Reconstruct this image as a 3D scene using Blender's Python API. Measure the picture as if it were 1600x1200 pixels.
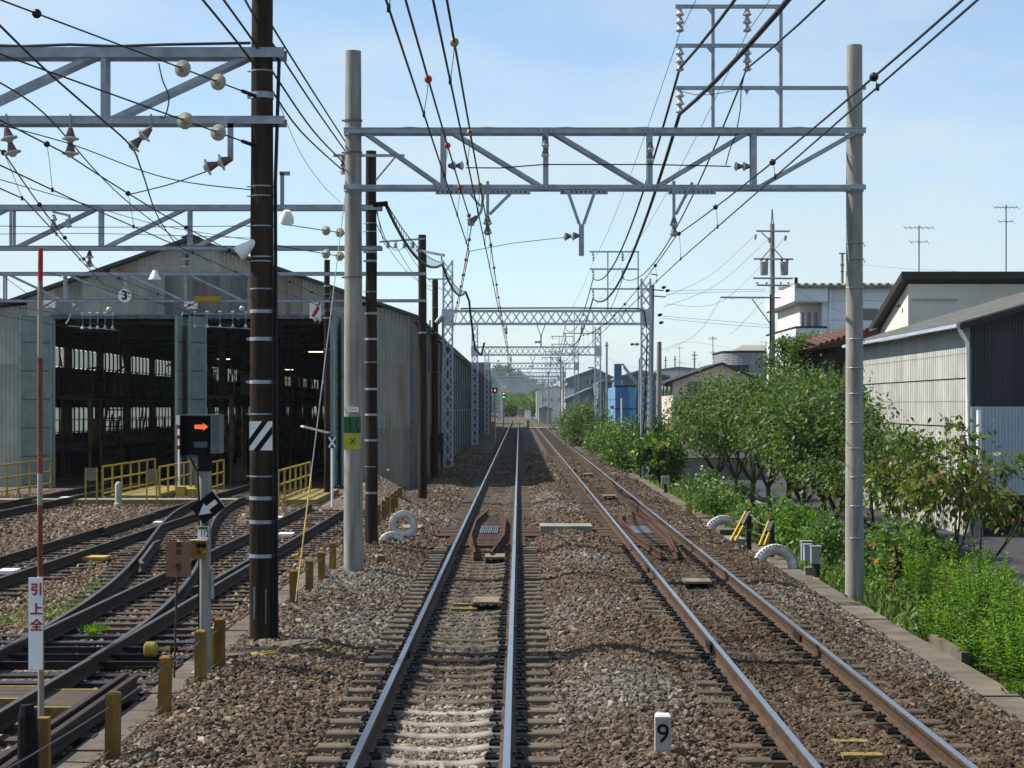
import bpy, bmesh, math, random
import numpy as np
from mathutils import Vector, Matrix

for _o in list(bpy.data.objects):
    bpy.data.objects.remove(_o, do_unlink=True)
SC = bpy.context.scene
COL = SC.collection
R = math.radians

# ------------------------------------------------------------------ camera, sky, sun, exposure
# world: x = metres right of the left main track's centre line, y = metres ahead of the lens, z = metres above rail head
F, CX, CZ, VX, VY = 2900.0, 0.658, 2.612, 811.0, 634.6

cam_data = bpy.data.cameras.new('camera')
cam_data.sensor_width = 36.0
cam_data.lens = 36.0 * F / 1600.0
cam_data.shift_x = (800.0 - VX) / 1600.0
cam_data.shift_y = (VY - 600.0) / 1600.0
cam_data.clip_start = 0.1
cam_data.clip_end = 12000.0
cam = bpy.data.objects.new('camera', cam_data)
COL.objects.link(cam)
cam.location = (CX, 0.0, CZ)
cam.rotation_euler = (R(90), 0, 0)
SC.camera = cam

SUN_EL, SUN_AZ = R(50.0), R(12.0)          # azimuth: swing from straight left towards the far end
SUN = Vector((-math.cos(SUN_EL) * math.cos(SUN_AZ), math.cos(SUN_EL) * math.sin(SUN_AZ), math.sin(SUN_EL)))

world = bpy.data.worlds.new('World')
SC.world = world
world.use_nodes = True
_nt = world.node_tree
_nt.nodes.clear()
_out = _nt.nodes.new('ShaderNodeOutputWorld')
_bg = _nt.nodes.new('ShaderNodeBackground')
_sky = _nt.nodes.new('ShaderNodeTexSky')
_sky.sky_type = 'NISHITA'
_sky.sun_disc = False
_sky.sun_elevation = SUN_EL
_sky.sun_rotation = math.atan2(SUN.x, SUN.y)
_sky.altitude = 0.0
_sky.air_density = 1.0
_sky.dust_density = 0.15
_sky.ozone_density = 4.5
_bg.inputs['Strength'].default_value = 0.10
# thin summer cloud veils, spread over the whole dome
_tc = _nt.nodes.new('ShaderNodeTexCoord')
_mp = _nt.nodes.new('ShaderNodeMapping')
_mp.inputs['Scale'].default_value = (2.2, 2.2, 9.0)
_mp.inputs['Location'].default_value = (3.4, .6, .35)
_no = _nt.nodes.new('ShaderNodeTexNoise')
_no.inputs['Scale'].default_value = 1.7
_no.inputs['Detail'].default_value = 6.0
_no.inputs['Roughness'].default_value = 0.55
_rp = _nt.nodes.new('ShaderNodeValToRGB')
_rp.color_ramp.elements[0].position = 0.40
_rp.color_ramp.elements[0].color = (.27, .27, .27, 1)
_rp.color_ramp.elements[1].position = 0.62
_rp.color_ramp.elements[1].color = (0.95, 0.95, 0.95, 1)
_mx = _nt.nodes.new('ShaderNodeMixRGB')
_mx.inputs['Color2'].default_value = (4.25, 5.0, 5.3, 1)
_nt.links.new(_tc.outputs['Generated'], _mp.inputs['Vector'])
_nt.links.new(_mp.outputs['Vector'], _no.inputs['Vector'])
_nt.links.new(_no.outputs['Fac'], _rp.inputs['Fac'])
# veils lie thicker towards the horizon all round
_sp = _nt.nodes.new('ShaderNodeSeparateXYZ')
_mr = _nt.nodes.new('ShaderNodeMapRange')
_mr.inputs['From Min'].default_value = 0.03
_mr.inputs['From Max'].default_value = 0.24
_mr.inputs['To Min'].default_value = 1.0
_mr.inputs['To Max'].default_value = 0.58
_ml = _nt.nodes.new('ShaderNodeMath')
_ml.operation = 'MULTIPLY'
_nt.links.new(_tc.outputs['Generated'], _sp.inputs[0])
_nt.links.new(_sp.outputs['Z'], _mr.inputs['Value'])
_nt.links.new(_rp.outputs['Color'], _ml.inputs[0])
_nt.links.new(_mr.outputs['Result'], _ml.inputs[1])
_nt.links.new(_ml.outputs['Value'], _mx.inputs['Fac'])
_nt.links.new(_sky.outputs['Color'], _mx.inputs['Color1'])
_nt.links.new(_mx.outputs['Color'], _bg.inputs['Color'])
_nt.links.new(_bg.outputs['Background'], _out.inputs['Surface'])

sun_data = bpy.data.lights.new('sun', 'SUN')
sun_data.energy = 5.0
sun_data.angle = R(0.53)
sun_data.color = (1.0, 0.94, 0.84)
sun = bpy.data.objects.new('sun', sun_data)
COL.objects.link(sun)
sun.location = (-60, 20, 80)
sun.rotation_euler = SUN.to_track_quat('Z', 'Y').to_euler()

SC.view_settings.view_transform = 'Standard'
SC.view_settings.look = 'None'
SC.view_settings.exposure = 0.74
SC.view_settings.gamma = 1.0
SC.view_settings.use_curve_mapping = False
SC.render.engine = 'CYCLES'
SC.cycles.max_bounces = 6
SC.cycles.diffuse_bounces = 3
SC.cycles.glossy_bounces = 3
SC.cycles.transmission_bounces = 4
SC.cycles.transparent_max_bounces = 8
SC.cycles.use_denoising = True

# ------------------------------------------------------------------ helpers
def at(px, py, Y):
    return Vector((CX + (px - VX) * Y / F, Y, CZ - (py - VY) * Y / F))

def xat(px, Y):
    return CX + (px - VX) * Y / F

def zat(py, Y):
    return CZ - (py - VY) * Y / F

def curve_shift(Y):
    return -((Y - 300.0) ** 2) / 21000.0 if Y > 300 else 0.0

class MB:
    """collects faces, then links them as one mesh object"""
    def __init__(self):
        self.v, self.f, self.m = [], [], []

    def add(self, vs, fs, mi=0):
        b = len(self.v)
        self.v.extend([tuple(p) for p in vs])
        self.f.extend([tuple(b + i for i in q) for q in fs])
        self.m.extend([mi] * len(fs))
        return self

    def box(self, c, s, rz=0.0, mi=0, rx=0.0, ry=0.0):
        M = Matrix.Rotation(rz, 3, 'Z') @ Matrix.Rotation(ry, 3, 'Y') @ Matrix.Rotation(rx, 3, 'X')
        c = Vector(c)
        vs = []
        for dz in (-.5, .5):
            for dx, dy in ((-.5, -.5), (.5, -.5), (.5, .5), (-.5, .5)):
                vs.append(c + M @ Vector((dx * s[0], dy * s[1], dz * s[2])))
        return self.add(vs, [(3, 2, 1, 0), (4, 5, 6, 7), (0, 1, 5, 4), (1, 2, 6, 5), (2, 3, 7, 6), (3, 0, 4, 7)], mi)

    def b2(self, x0, x1, y0, y1, z0, z1, mi=0):
        return self.box(((x0 + x1) / 2, (y0 + y1) / 2, (z0 + z1) / 2), (x1 - x0, y1 - y0, z1 - z0), 0, mi)

    def bar(self, p, q, w, h, mi=0, up=None):
        """box from p to q, w across (sideways), h across (up)"""
        p, q = Vector(p), Vector(q)
        d = (q - p)
        if d.length < 1e-6:
            return self
        d.normalize()
        up = Vector(up) if up is not None else (Vector((0, 0, 1)) if abs(d.z) < .95 else Vector((0, 1, 0)))
        s = d.cross(up).normalized()
        u = s.cross(d).normalized()
        vs = []
        for e in (p, q):
            for a, b in ((-.5, -.5), (.5, -.5), (.5, .5), (-.5, .5)):
                vs.append(e + s * (a * w) + u * (b * h))
        return self.add(vs, [(3, 2, 1, 0), (4, 5, 6, 7), (0, 1, 5, 4), (1, 2, 6, 5), (2, 3, 7, 6), (3, 0, 4, 7)], mi)

    def angle(self, p, q, w, mi=0, flip=1, t=.008):
        """L-section steel"""
        p, q = Vector(p), Vector(q)
        d = (q - p).normalized()
        up = Vector((0, 0, 1)) if abs(d.z) < .95 else Vector((0, 1, 0))
        s = d.cross(up).normalized()
        u = s.cross(d).normalized()
        self.bar(p, q, w, t, mi, up)
        o = s * (flip * (w / 2 - t / 2)) - u * (w / 2)
        return self.bar(p + o, q + o, t, w, mi, up)

    def tube(self, pts, r, n=6, mi=0, caps=True):
        pts = [Vector(p) for p in pts]
        k = len(pts)
        rs = r if isinstance(r, (list, tuple)) else [r] * k
        vs, fs = [], []
        ref = None
        for i, p in enumerate(pts):
            d = pts[min(i + 1, k - 1)] - pts[max(i - 1, 0)]
            if d.length < 1e-9:
                d = Vector((0, 0, 1))
            d.normalize()
            if ref is None:
                ref = Vector((0, 0, 1)) if abs(d.z) < .9 else Vector((1, 0, 0))
            s = d.cross(ref)
            if s.length < 1e-4:
                s = d.cross(Vector((0, 1, 0)))
            s.normalize()
            u = s.cross(d).normalized()
            for j in range(n):
                a = 2 * math.pi * j / n
                vs.append(p + s * (math.cos(a) * rs[i]) + u * (math.sin(a) * rs[i]))
        for i in range(k - 1):
            for j in range(n):
                a, b = i * n + j, i * n + (j + 1) % n
                fs.append((a, b, b + n, a + n))
        if caps:
            fs.append(tuple(reversed(range(n))))
            fs.append(tuple(range((k - 1) * n, k * n)))
        return self.add(vs, fs, mi)

    def lathe(self, p, axis, prof, n=12, mi=0):
        """prof: list of (distance along axis, radius)"""
        axis = Vector(axis).normalized()
        p = Vector(p)
        ref = Vector((0, 0, 1)) if abs(axis.z) < .9 else Vector((1, 0, 0))
        s = axis.cross(ref).normalized()
        u = s.cross(axis).normalized()
        vs, fs = [], []
        for t, r in prof:
            for j in range(n):
                a = 2 * math.pi * j / n
                vs.append(p + axis * t + s * (math.cos(a) * r) + u * (math.sin(a) * r))
        k = len(prof)
        for i in range(k - 1):
            for j in range(n):
                a, b = i * n + j, i * n + (j + 1) % n
                fs.append((a, b, b + n, a + n))
        fs.append(tuple(reversed(range(n))))
        fs.append(tuple(range((k - 1) * n, k * n)))
        return self.add(vs, fs, mi)

    def prism(self, poly, vec, mi=0):
        """closed polygon (3-D points) pushed along vec"""
        vec = Vector(vec)
        n = len(poly)
        a = [Vector(p) for p in poly]
        b = [p + vec for p in a]
        fs = [tuple(reversed(range(n))), tuple(range(n, 2 * n))]
        for i in range(n):
            j = (i + 1) % n
            fs.append((i, j, j + n, i + n))
        return self.add(a + b, fs, mi)

    def sphere(self, c, r, n=10, mi=0, sq=1.0):
        k = max(4, n // 2)
        prof = [(-r * math.cos(math.pi * i / k) * sq, max(1e-4, r * math.sin(math.pi * i / k))) for i in range(k + 1)]
        return self.lathe(c, (0, 0, 1), prof, n, mi)

    def build(self, name, mats, parent=None, loc=None, smooth=False):
        me = bpy.data.meshes.new(name)
        o = bpy.data.objects.new(name, me)
        COL.objects.link(o)
        off = Vector((0, 0, 0))
        if parent is not None:
            o.parent = parent
            q = parent
            while q is not None:
                off = off + Vector(q.location)
                q = q.parent
        if loc is not None:
            o.location = Vector(loc)
            off = off + Vector(loc)
        me.from_pydata([(x - off.x, y - off.y, z - off.z) for x, y, z in self.v], [], self.f)
        if not isinstance(mats, (list, tuple)):
            mats = [mats]
        for m in mats:
            me.materials.append(m)
        if len(mats) > 1:
            me.polygons.foreach_set('material_index', self.m)
        if smooth:
            me.polygons.foreach_set('use_smooth', [True] * len(me.polygons))
            try:
                me.set_sharp_from_angle(angle=R(40))
            except Exception:
                pass
        me.update()
        return o

def tag(o, label=None, cat=None, group=None, kind=None):
    if label: o['label'] = label
    if cat: o['category'] = cat
    if group: o['group'] = group
    if kind: o['kind'] = kind
    return o

def thing(name, label, cat, loc, group=None):
    o = bpy.data.objects.new(name, None)
    o.empty_display_size = 0.3
    COL.objects.link(o)
    o.location = Vector(loc)
    return tag(o, label, cat, group)

def child(name, me_obj, parent, loc=(0, 0, 0), rz=0.0):
    """another object that shares a mesh"""
    o = bpy.data.objects.new(name, me_obj.data)
    COL.objects.link(o)
    o.parent = parent
    o.location = loc
    o.rotation_euler = (0, 0, rz)
    return o

def copy_tree(o, parent=None):
    c = o.copy()
    COL.objects.link(c)
    if parent is not None:
        c.parent = parent
    for ch in o.children:
        copy_tree(ch, c)
    return c

def lettering(text, size, p, normal_rz, mat, parent, name='lettering', align='CENTER', depth=.002, up_tilt=0.0, roll=0.0, bold=0.0, xs=1.0):
    """flat built letters standing upright, facing -y when normal_rz = 0"""
    cu = bpy.data.curves.new(name, 'FONT')
    cu.body = text
    cu.size = size
    cu.align_x = align
    cu.align_y = 'CENTER'
    cu.extrude = depth
    cu.offset = bold
    t = bpy.data.objects.new(name, cu)
    COL.objects.link(t)
    dg = bpy.context.evaluated_depsgraph_get()
    me = bpy.data.meshes.new_from_object(t.evaluated_get(dg))
    bpy.data.objects.remove(t, do_unlink=True)
    o = bpy.data.objects.new(name, me)
    COL.objects.link(o)
    me.materials.clear()
    me.materials.append(mat)
    off = Vector((0, 0, 0))
    q = parent
    while q is not None:
        off = off + Vector(q.location)
        q = q.parent
    o.parent = parent
    M = Matrix.Rotation(normal_rz, 4, 'Z') @ Matrix.Rotation(R(90), 4, 'X') @ Matrix.Rotation(roll, 4, 'Z') @ Matrix.Diagonal((xs, 1, 1, 1))
    me.transform(M)
    o.location = Vector(p) - off
    return o

# ------------------------------------------------------------------ materials
MATS = {}
def pm(name, c1, c2=None, scale=6.0, rough=.7, metal=0.0, bump=0.0, bscale=None, rvar=.0, stretch=None, spec=.22, detail=5.0, c3=None, K=.64):
    """principled material, two (three) colours mixed by noise, small relief"""
    if name in MATS:
        return MATS[name]
    m = bpy.data.materials.new(name)
    m.use_nodes = True
    nt = m.node_tree
    b = nt.nodes['Principled BSDF']
    b.inputs['Roughness'].default_value = rough
    b.inputs['Metallic'].default_value = metal
    b.inputs['Specular IOR Level'].default_value = spec
    c2 = c2 or tuple(x * .75 for x in c1)
    c1, c2 = tuple(x * K for x in c1), tuple(x * K for x in c2)
    c3 = tuple(x * K for x in c3) if c3 else None
    tc = nt.nodes.new('ShaderNodeTexCoord')
    mp = nt.nodes.new('ShaderNodeMapping')
    if stretch:
        mp.inputs['Scale'].default_value = stretch
    oi = nt.nodes.new('ShaderNodeObjectInfo')
    ad = nt.nodes.new('ShaderNodeVectorMath')
    ad.operation = 'ADD'
    mu = nt.nodes.new('ShaderNodeVectorMath')
    mu.operation = 'SCALE'
    mu.inputs['Scale'].default_value = 37.0
    nt.links.new(oi.outputs['Random'], mu.inputs[0])
    nt.links.new(tc.outputs['Object'], ad.inputs[0])
    nt.links.new(mu.outputs['Vector'], ad.inputs[1])
    nt.links.new(ad.outputs['Vector'], mp.inputs['Vector'])
    no = nt.nodes.new('ShaderNodeTexNoise')
    no.inputs['Scale'].default_value = scale
    no.inputs['Detail'].default_value = detail
    no.inputs['Roughness'].default_value = .62
    nt.links.new(mp.outputs['Vector'], no.inputs['Vector'])
    rp = nt.nodes.new('ShaderNodeValToRGB')
    rp.color_ramp.elements[0].position = .32
    rp.color_ramp.elements[0].color = (*c2, 1)
    rp.color_ramp.elements[1].position = .66
    rp.color_ramp.elements[1].color = (*c1, 1)
    if c3:
        e = rp.color_ramp.elements.new(.80)
        e.color = (*c3, 1)
    nt.links.new(no.outputs['Fac'], rp.inputs['Fac'])
    col = rp.outputs['Color']
    if rvar:
        hs = nt.nodes.new('ShaderNodeHueSaturation')
        mr = nt.nodes.new('ShaderNodeMapRange')
        mr.inputs['To Min'].default_value = 1 - rvar
        mr.inputs['To Max'].default_value = 1 + rvar
        nt.links.new(oi.outputs['Random'], mr.inputs['Value'])
        nt.links.new(mr.outputs['Result'], hs.inputs['Value'])
        nt.links.new(col, hs.inputs['Color'])
        col = hs.outputs['Color']
    nt.links.new(col, b.inputs['Base Color'])
    rr = nt.nodes.new('ShaderNodeMapRange')
    rr.inputs['To Min'].default_value = max(0.02, rough - .12)
    rr.inputs['To Max'].default_value = min(1, rough + .12)
    nt.links.new(no.outputs['Fac'], rr.inputs['Value'])
    nt.links.new(rr.outputs['Result'], b.inputs['Roughness'])
    if bump:
        n2 = nt.nodes.new('ShaderNodeTexNoise')
        n2.inputs['Scale'].default_value = bscale or scale * 4
        n2.inputs['Detail'].default_value = 4
        nt.links.new(mp.outputs['Vector'], n2.inputs['Vector'])
        bp = nt.nodes.new('ShaderNodeBump')
        bp.inputs['Strength'].default_value = bump
        bp.inputs['Distance'].default_value = .02
        nt.links.new(n2.outputs['Fac'], bp.inputs['Height'])
        nt.links.new(bp.outputs['Normal'], b.inputs['Normal'])
    MATS[name] = m
    return m

def leaf_mat(name, dark, light, trans=.35, rough=.45, flower=None):
    m = bpy.data.materials.new(name)
    m.use_nodes = True
    nt = m.node_tree
    b = nt.nodes['Principled BSDF']
    out = nt.nodes['Material Output']
    atn = nt.nodes.new('ShaderNodeAttribute')
    atn.attribute_name = 'tint'
    rp = nt.nodes.new('ShaderNodeValToRGB')
    rp.color_ramp.elements[0].color = (*dark, 1)
    rp.color_ramp.elements[1].color = (*light, 1)
    rp.color_ramp.elements[1].position = .93
    if flower:
        e = rp.color_ramp.elements.new(.97)
        e.color = (*flower, 1)
    nt.links.new(atn.outputs['Fac'], rp.inputs['Fac'])
    nt.links.new(rp.outputs['Color'], b.inputs['Base Color'])
    b.inputs['Roughness'].default_value = rough
    b.inputs['Specular IOR Level'].default_value = .35
    tr = nt.nodes.new('ShaderNodeBsdfTranslucent')
    hs = nt.nodes.new('ShaderNodeHueSaturation')
    hs.inputs['Value'].default_value = 1.5
    hs.inputs['Saturation'].default_value = 1.1
    nt.links.new(rp.outputs['Color'], hs.inputs['Color'])
    nt.links.new(hs.outputs['Color'], tr.inputs['Color'])
    mx = nt.nodes.new('ShaderNodeMixShader')
    mx.inputs['Fac'].default_value = trans
    nt.links.new(b.outputs['BSDF'], mx.inputs[1])
    nt.links.new(tr.outputs['BSDF'], mx.inputs[2])
    nt.links.new(mx.outputs['Shader'], out.inputs['Surface'])
    return m

def glass_mat(name, col=(.05, .06, .07), rough=.08):
    m = bpy.data.materials.new(name)
    m.use_nodes = True
    b = m.node_tree.nodes['Principled BSDF']
    b.inputs['Base Color'].default_value = (*col, 1)
    b.inputs['Roughness'].default_value = rough
    b.inputs['Specular IOR Level'].default_value = .8
    return m

def frosted_mat(name, col=(.85, .9, .9)):
    m = bpy.data.materials.new(name)
    m.use_nodes = True
    nt = m.node_tree
    b = nt.nodes['Principled BSDF']
    b.inputs['Base Color'].default_value = (*col, 1)
    b.inputs['Roughness'].default_value = .3
    tr = nt.nodes.new('ShaderNodeBsdfTranslucent')
    tr.inputs['Color'].default_value = (*col, 1)
    mx = nt.nodes.new('ShaderNodeMixShader')
    mx.inputs['Fac'].default_value = .8
    nt.links.new(b.outputs['BSDF'], mx.inputs[1])
    nt.links.new(tr.outputs['BSDF'], mx.inputs[2])
    nt.links.new(mx.outputs['Shader'], nt.nodes['Material Output'].inputs['Surface'])
    return m

def glow_mat(name, col, s):
    m = bpy.data.materials.new(name)
    m.use_nodes = True
    b = m.node_tree.nodes['Principled BSDF']
    b.inputs['Base Color'].default_value = (*col, 1)
    b.inputs['Emission Color'].default_value = (*col, 1)
    b.inputs['Emission Strength'].default_value = s
    return m

GALV = pm('galvanised_steel', (.40, .45, .50), (.25, .28, .32), 5, .48, .35, .08, 40, .06, K=.82)
GALV_L = pm('pale_galvanised_steel', (.62, .66, .70), (.46, .50, .54), 5, .5, .25, .05, 40, .06, K=.85)
GALV_D = pm('weathered_steel', (.20, .23, .26), (.10, .12, .14), 4, .55, .3, .1, 40, .06)
CONC_POLE = pm('spun_concrete', (.47, .46, .41), (.235, .235, .215), 5, .85, 0, .2, 60, 0, (1.6, 1.6, .16), c3=(.56, .54, .48))
CONC = pm('concrete', (.36, .35, .31), (.21, .20, .17), 2.5, .9, 0, .25, 40, .08, c3=(.42, .41, .37))
KERB_C = pm('stained_concrete', (.215, .185, .142), (.10, .085, .064), 1.7, .92, 0, .3, 30, .10, c3=(.27, .24, .19))
WOODPOLE = pm('creosoted_timber', (.056, .043, .031), (.018, .014, .011), 9, .8, 0, .5, 30, 0, (1, 1, .06), c3=(.10, .072, .048), spec=.05, K=.8)
POST = pm('ochre_timber', (.34, .20, .045), (.15, .085, .02), 14, .8, 0, .4, 40, .14, (1, 1, .2), c3=(.40, .26, .08))
YELLOW = pm('yellow_paint', (.60, .46, .085), (.42, .30, .05), 9, .55, 0, .1, 30, .07)
RUST = pm('rusty_steel', (.14, .062, .034), (.065, .034, .024), 11, .85, .15, .35, 50, .08, c3=(.20, .10, .055))
RAILSIDE = pm('rail_web_rust', (.135, .080, .046), (.062, .040, .027), 7, .75, .2, .3, 60, .05)
RAILSIDE_Y = pm('yard_rail_rust', (.075, .050, .037), (.035, .026, .021), 7, .75, .2, .3, 60, .05)
RAILTOP = pm('polished_rail_head', (.44, .46, .50), (.37, .385, .42), 3, .26, .95, 0, 30, 0, (1, .15, 1), K=.85, detail=0.5)
RAILTOP_Y = pm('dull_rail_head', (.16, .15, .145), (.09, .075, .068), 7, .5, .5, 0, 30, 0, (4, .2, 1))
SLEEPER_N = pm('dusty_concrete_sleeper', (.40, .375, .325), (.25, .225, .19), 6, .92, 0, .2, 50, .10, c3=(.46, .44, .39))
def _two_tone():
    m = bpy.data.materials.new('dusty_sleeper_two_tone')
    m.use_nodes = True
    nt = m.node_tree
    b = nt.nodes['Principled BSDF']
    b.inputs['Roughness'].default_value = .95
    b.inputs['Specular IOR Level'].default_value = .15
    tc = nt.nodes.new('ShaderNodeTexCoord')
    sx = nt.nodes.new('ShaderNodeSeparateXYZ')
    ab = nt.nodes.new('ShaderNodeMath')
    ab.operation = 'ABSOLUTE'
    no = nt.nodes.new('ShaderNodeTexNoise')
    no.inputs['Scale'].default_value = 7
    no.inputs['Detail'].default_value = 6
    ma = nt.nodes.new('ShaderNodeMath')
    ma.operation = 'MULTIPLY_ADD'
    ma.inputs[1].default_value = .5
    nt.links.new(tc.outputs['Object'], sx.inputs[0])
    nt.links.new(sx.outputs['X'], ab.inputs[0])
    nt.links.new(tc.outputs['Object'], no.inputs['Vector'])
    nt.links.new(no.outputs['Fac'], ma.inputs[0])
    nt.links.new(ab.outputs[0], ma.inputs[2])
    rp = nt.nodes.new('ShaderNodeValToRGB')
    rp.color_ramp.elements[0].position = .52
    rp.color_ramp.elements[0].color = (.27, .25, .21, 1)
    rp.color_ramp.elements[1].position = .86
    rp.color_ramp.elements[1].color = (.115, .098, .076, 1)
    nt.links.new(ma.outputs[0], rp.inputs['Fac'])
    n2 = nt.nodes.new('ShaderNodeTexNoise')
    n2.inputs['Scale'].default_value = 16
    oi = nt.nodes.new('ShaderNodeObjectInfo')
    mr = nt.nodes.new('ShaderNodeMapRange')
    mr.inputs['To Min'].default_value = .7
    mr.inputs['To Max'].default_value = 1.2
    ad = nt.nodes.new('ShaderNodeMath')
    ad.operation = 'MULTIPLY_ADD'
    ad.inputs[1].default_value = .5
    hf = nt.nodes.new('ShaderNodeMath')
    hf.operation = 'MULTIPLY'
    hf.inputs[1].default_value = .5
    nt.links.new(n2.outputs['Fac'], hf.inputs[0])
    nt.links.new(oi.outputs['Random'], ad.inputs[0])
    nt.links.new(hf.outputs[0], ad.inputs[2])
    nt.links.new(ad.outputs[0], mr.inputs['Value'])
    hs = nt.nodes.new('ShaderNodeHueSaturation')
    nt.links.new(rp.outputs['Color'], hs.inputs['Color'])
    nt.links.new(mr.outputs['Result'], hs.inputs['Value'])
    nt.links.new(hs.outputs['Color'], b.inputs['Base Color'])
    return m
SLEEPER_N = _two_tone()
SLEEPER_M = pm('grimy_concrete_sleeper', (.168, .142, .106), (.095, .080, .060), 6, .92, 0, .2, 50, .12, c3=(.26, .21, .15))
SLEEPER_R = pm('oil_darkened_sleeper', (.135, .105, .075), (.075, .058, .042), 6, .92, 0, .2, 50, .16, c3=(.17, .14, .10))
SLEEPER_W = pm('old_timber_sleeper', (.105, .082, .062), (.045, .036, .03), 9, .9, 0, .5, 40, .22, (.2, 1, 1))
SLEEPER_K = pm('oiled_timber_sleeper', (.045, .045, .048), (.018, .018, .02), 9, .5, 0, .4, 40, .2, (.2, 1, 1))
CLIP = pm('black_rail_clip', (.035, .032, .030), (.018, .016, .015), 20, .55, .3, .1)
BLACK = pm('black_paint', (.016, .016, .018), (.009, .009, .010), 8, .6, spec=.08)
WHITE = pm('white_paint', (.80, .80, .79), (.66, .66, .64), 7, .55, 0, .05, 30, .03, K=1)
RED = pm('red_paint', (.55, .05, .035), (.40, .035, .025), 8, .5)
ORANGE_B = pm('orange_ball', (.62, .16, .07), (.45, .10, .05), 8, .5)
CREAM_B = pm('cream_ball', (.60, .46, .25), (.42, .31, .16), 8, .5)
BLACK_B = pm('black_ball', (.02, .02, .025), (.012, .012, .015), 8, .45)
PORC = pm('white_porcelain', (.70, .71, .70), (.55, .56, .56), 6, .22, 0, 0, 30, 0, None, .6, K=.66)
PORC_Y = pm('aged_porcelain', (.52, .50, .38), (.36, .34, .25), 6, .28, 0, 0, 30, 0, None, .6)
PORC_BR = pm('brown_porcelain', (.20, .10, .075), (.12, .06, .05), 6, .3, 0, 0, 30, 0, None, .6)
WIRE = pm('dark_wire', (.030, .032, .037), (.018, .019, .022), 8, .5, .4)
WIRE_G = pm('grey_wire', (.16, .165, .17), (.10, .105, .11), 8, .5, .5)
CABLE = pm('black_cable', (.020, .020, .023), (.012, .012, .014), 8, .5)
GREEN_S = pm('green_sign', (.022, .19, .085), (.016, .14, .06), 6, .45)
YELLOW_S = pm('lime_yellow_sign', (.60, .60, .06), (.46, .47, .05), 6, .45)
PALE_GREEN = pm('pale_green_steel', (.36, .47, .44), (.25, .34, .32), 2.5, .6, 0, .1, 20, .05)
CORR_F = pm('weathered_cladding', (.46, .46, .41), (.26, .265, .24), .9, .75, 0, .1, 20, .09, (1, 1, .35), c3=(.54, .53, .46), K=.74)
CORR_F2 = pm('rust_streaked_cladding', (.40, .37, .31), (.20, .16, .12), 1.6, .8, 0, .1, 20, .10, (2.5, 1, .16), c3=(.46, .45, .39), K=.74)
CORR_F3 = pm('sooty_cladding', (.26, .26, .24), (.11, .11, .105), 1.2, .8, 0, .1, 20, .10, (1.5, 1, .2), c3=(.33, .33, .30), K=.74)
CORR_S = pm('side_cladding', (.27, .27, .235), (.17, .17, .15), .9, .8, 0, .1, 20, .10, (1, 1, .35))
ROOF_D = pm('dark_roof_sheet', (.10, .105, .105), (.06, .063, .063), 2, .7, .1, .1, 20)
GREYGLASS = glass_mat('grey_window_glass', (.16, .20, .21), .15)
DARKGLASS = glass_mat('dark_window_glass', (.025, .03, .035), .06)
FROST = frosted_mat('frosted_pane', (.42, .46, .45))
GREYBOX = pm('grey_cabinet', (.50, .52, .50), (.38, .40, .39), 5, .5, .1, .05, 20)
BROWN_SIGN = pm('faded_brown_board', (.36, .20, .13), (.25, .135, .085), 5, .7)
ASPHALT = pm('asphalt', (.075, .077, .082), (.050, .052, .056), 3, .95, 0, .3, 120, 0, c3=(.095, .096, .10))
# ------------------------------------------------------------------ ground sheets
def gravel_mat(name, c1, c2, c3, vs=16.0, bump=1.0):
    m = bpy.data.materials.new(name)
    m.use_nodes = True
    nt = m.node_tree
    b = nt.nodes['Principled BSDF']
    b.inputs['Roughness'].default_value = .95
    b.inputs['Specular IOR Level'].default_value = .15
    tc = nt.nodes.new('ShaderNodeTexCoord')
    vo = nt.nodes.new('ShaderNodeTexVoronoi')
    vo.inputs['Scale'].default_value = vs
    nt.links.new(tc.outputs['Object'], vo.inputs['Vector'])
    sp = nt.nodes.new('ShaderNodeSeparateColor')
    nt.links.new(vo.outputs['Color'], sp.inputs['Color'])
    no = nt.nodes.new('ShaderNodeTexNoise')
    no.inputs['Scale'].default_value = .55
    no.inputs['Detail'].default_value = 6
    nt.links.new(tc.outputs['Object'], no.inputs['Vector'])
    rp = nt.nodes.new('ShaderNodeValToRGB')
    rp.color_ramp.elements[0].color = (*c2, 1)
    rp.color_ramp.elements[1].color = (*c1, 1)
    rp.color_ramp.elements[1].position = .7
    e = rp.color_ramp.elements.new(.93)
    e.color = (*c3, 1)
    mm = nt.nodes.new('ShaderNodeMath')
    mm.operation = 'MULTIPLY_ADD'
    mm.inputs[1].default_value = .75
    nt.links.new(sp.outputs['Red'], mm.inputs[0])
    ms = nt.nodes.new('ShaderNodeMath')
    ms.operation = 'MULTIPLY_ADD'
    ms.inputs[1].default_value = .7
    ms.inputs[2].default_value = -.2
    nt.links.new(no.outputs['Fac'], ms.inputs[0])
    nt.links.new(ms.outputs['Value'], mm.inputs[2])
    nt.links.new(mm.outputs['Value'], rp.inputs['Fac'])
    nt.links.new(rp.outputs['Color'], b.inputs['Base Color'])
    bp = nt.nodes.new('ShaderNodeBump')
    bp.inputs['Strength'].default_value = bump
    bp.inputs['Distance'].default_value = .05
    bp.invert = True
    nt.links.new(vo.outputs['Distance'], bp.inputs['Height'])
    nt.links.new(bp.outputs['Normal'], b.inputs['Normal'])
    return m

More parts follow.
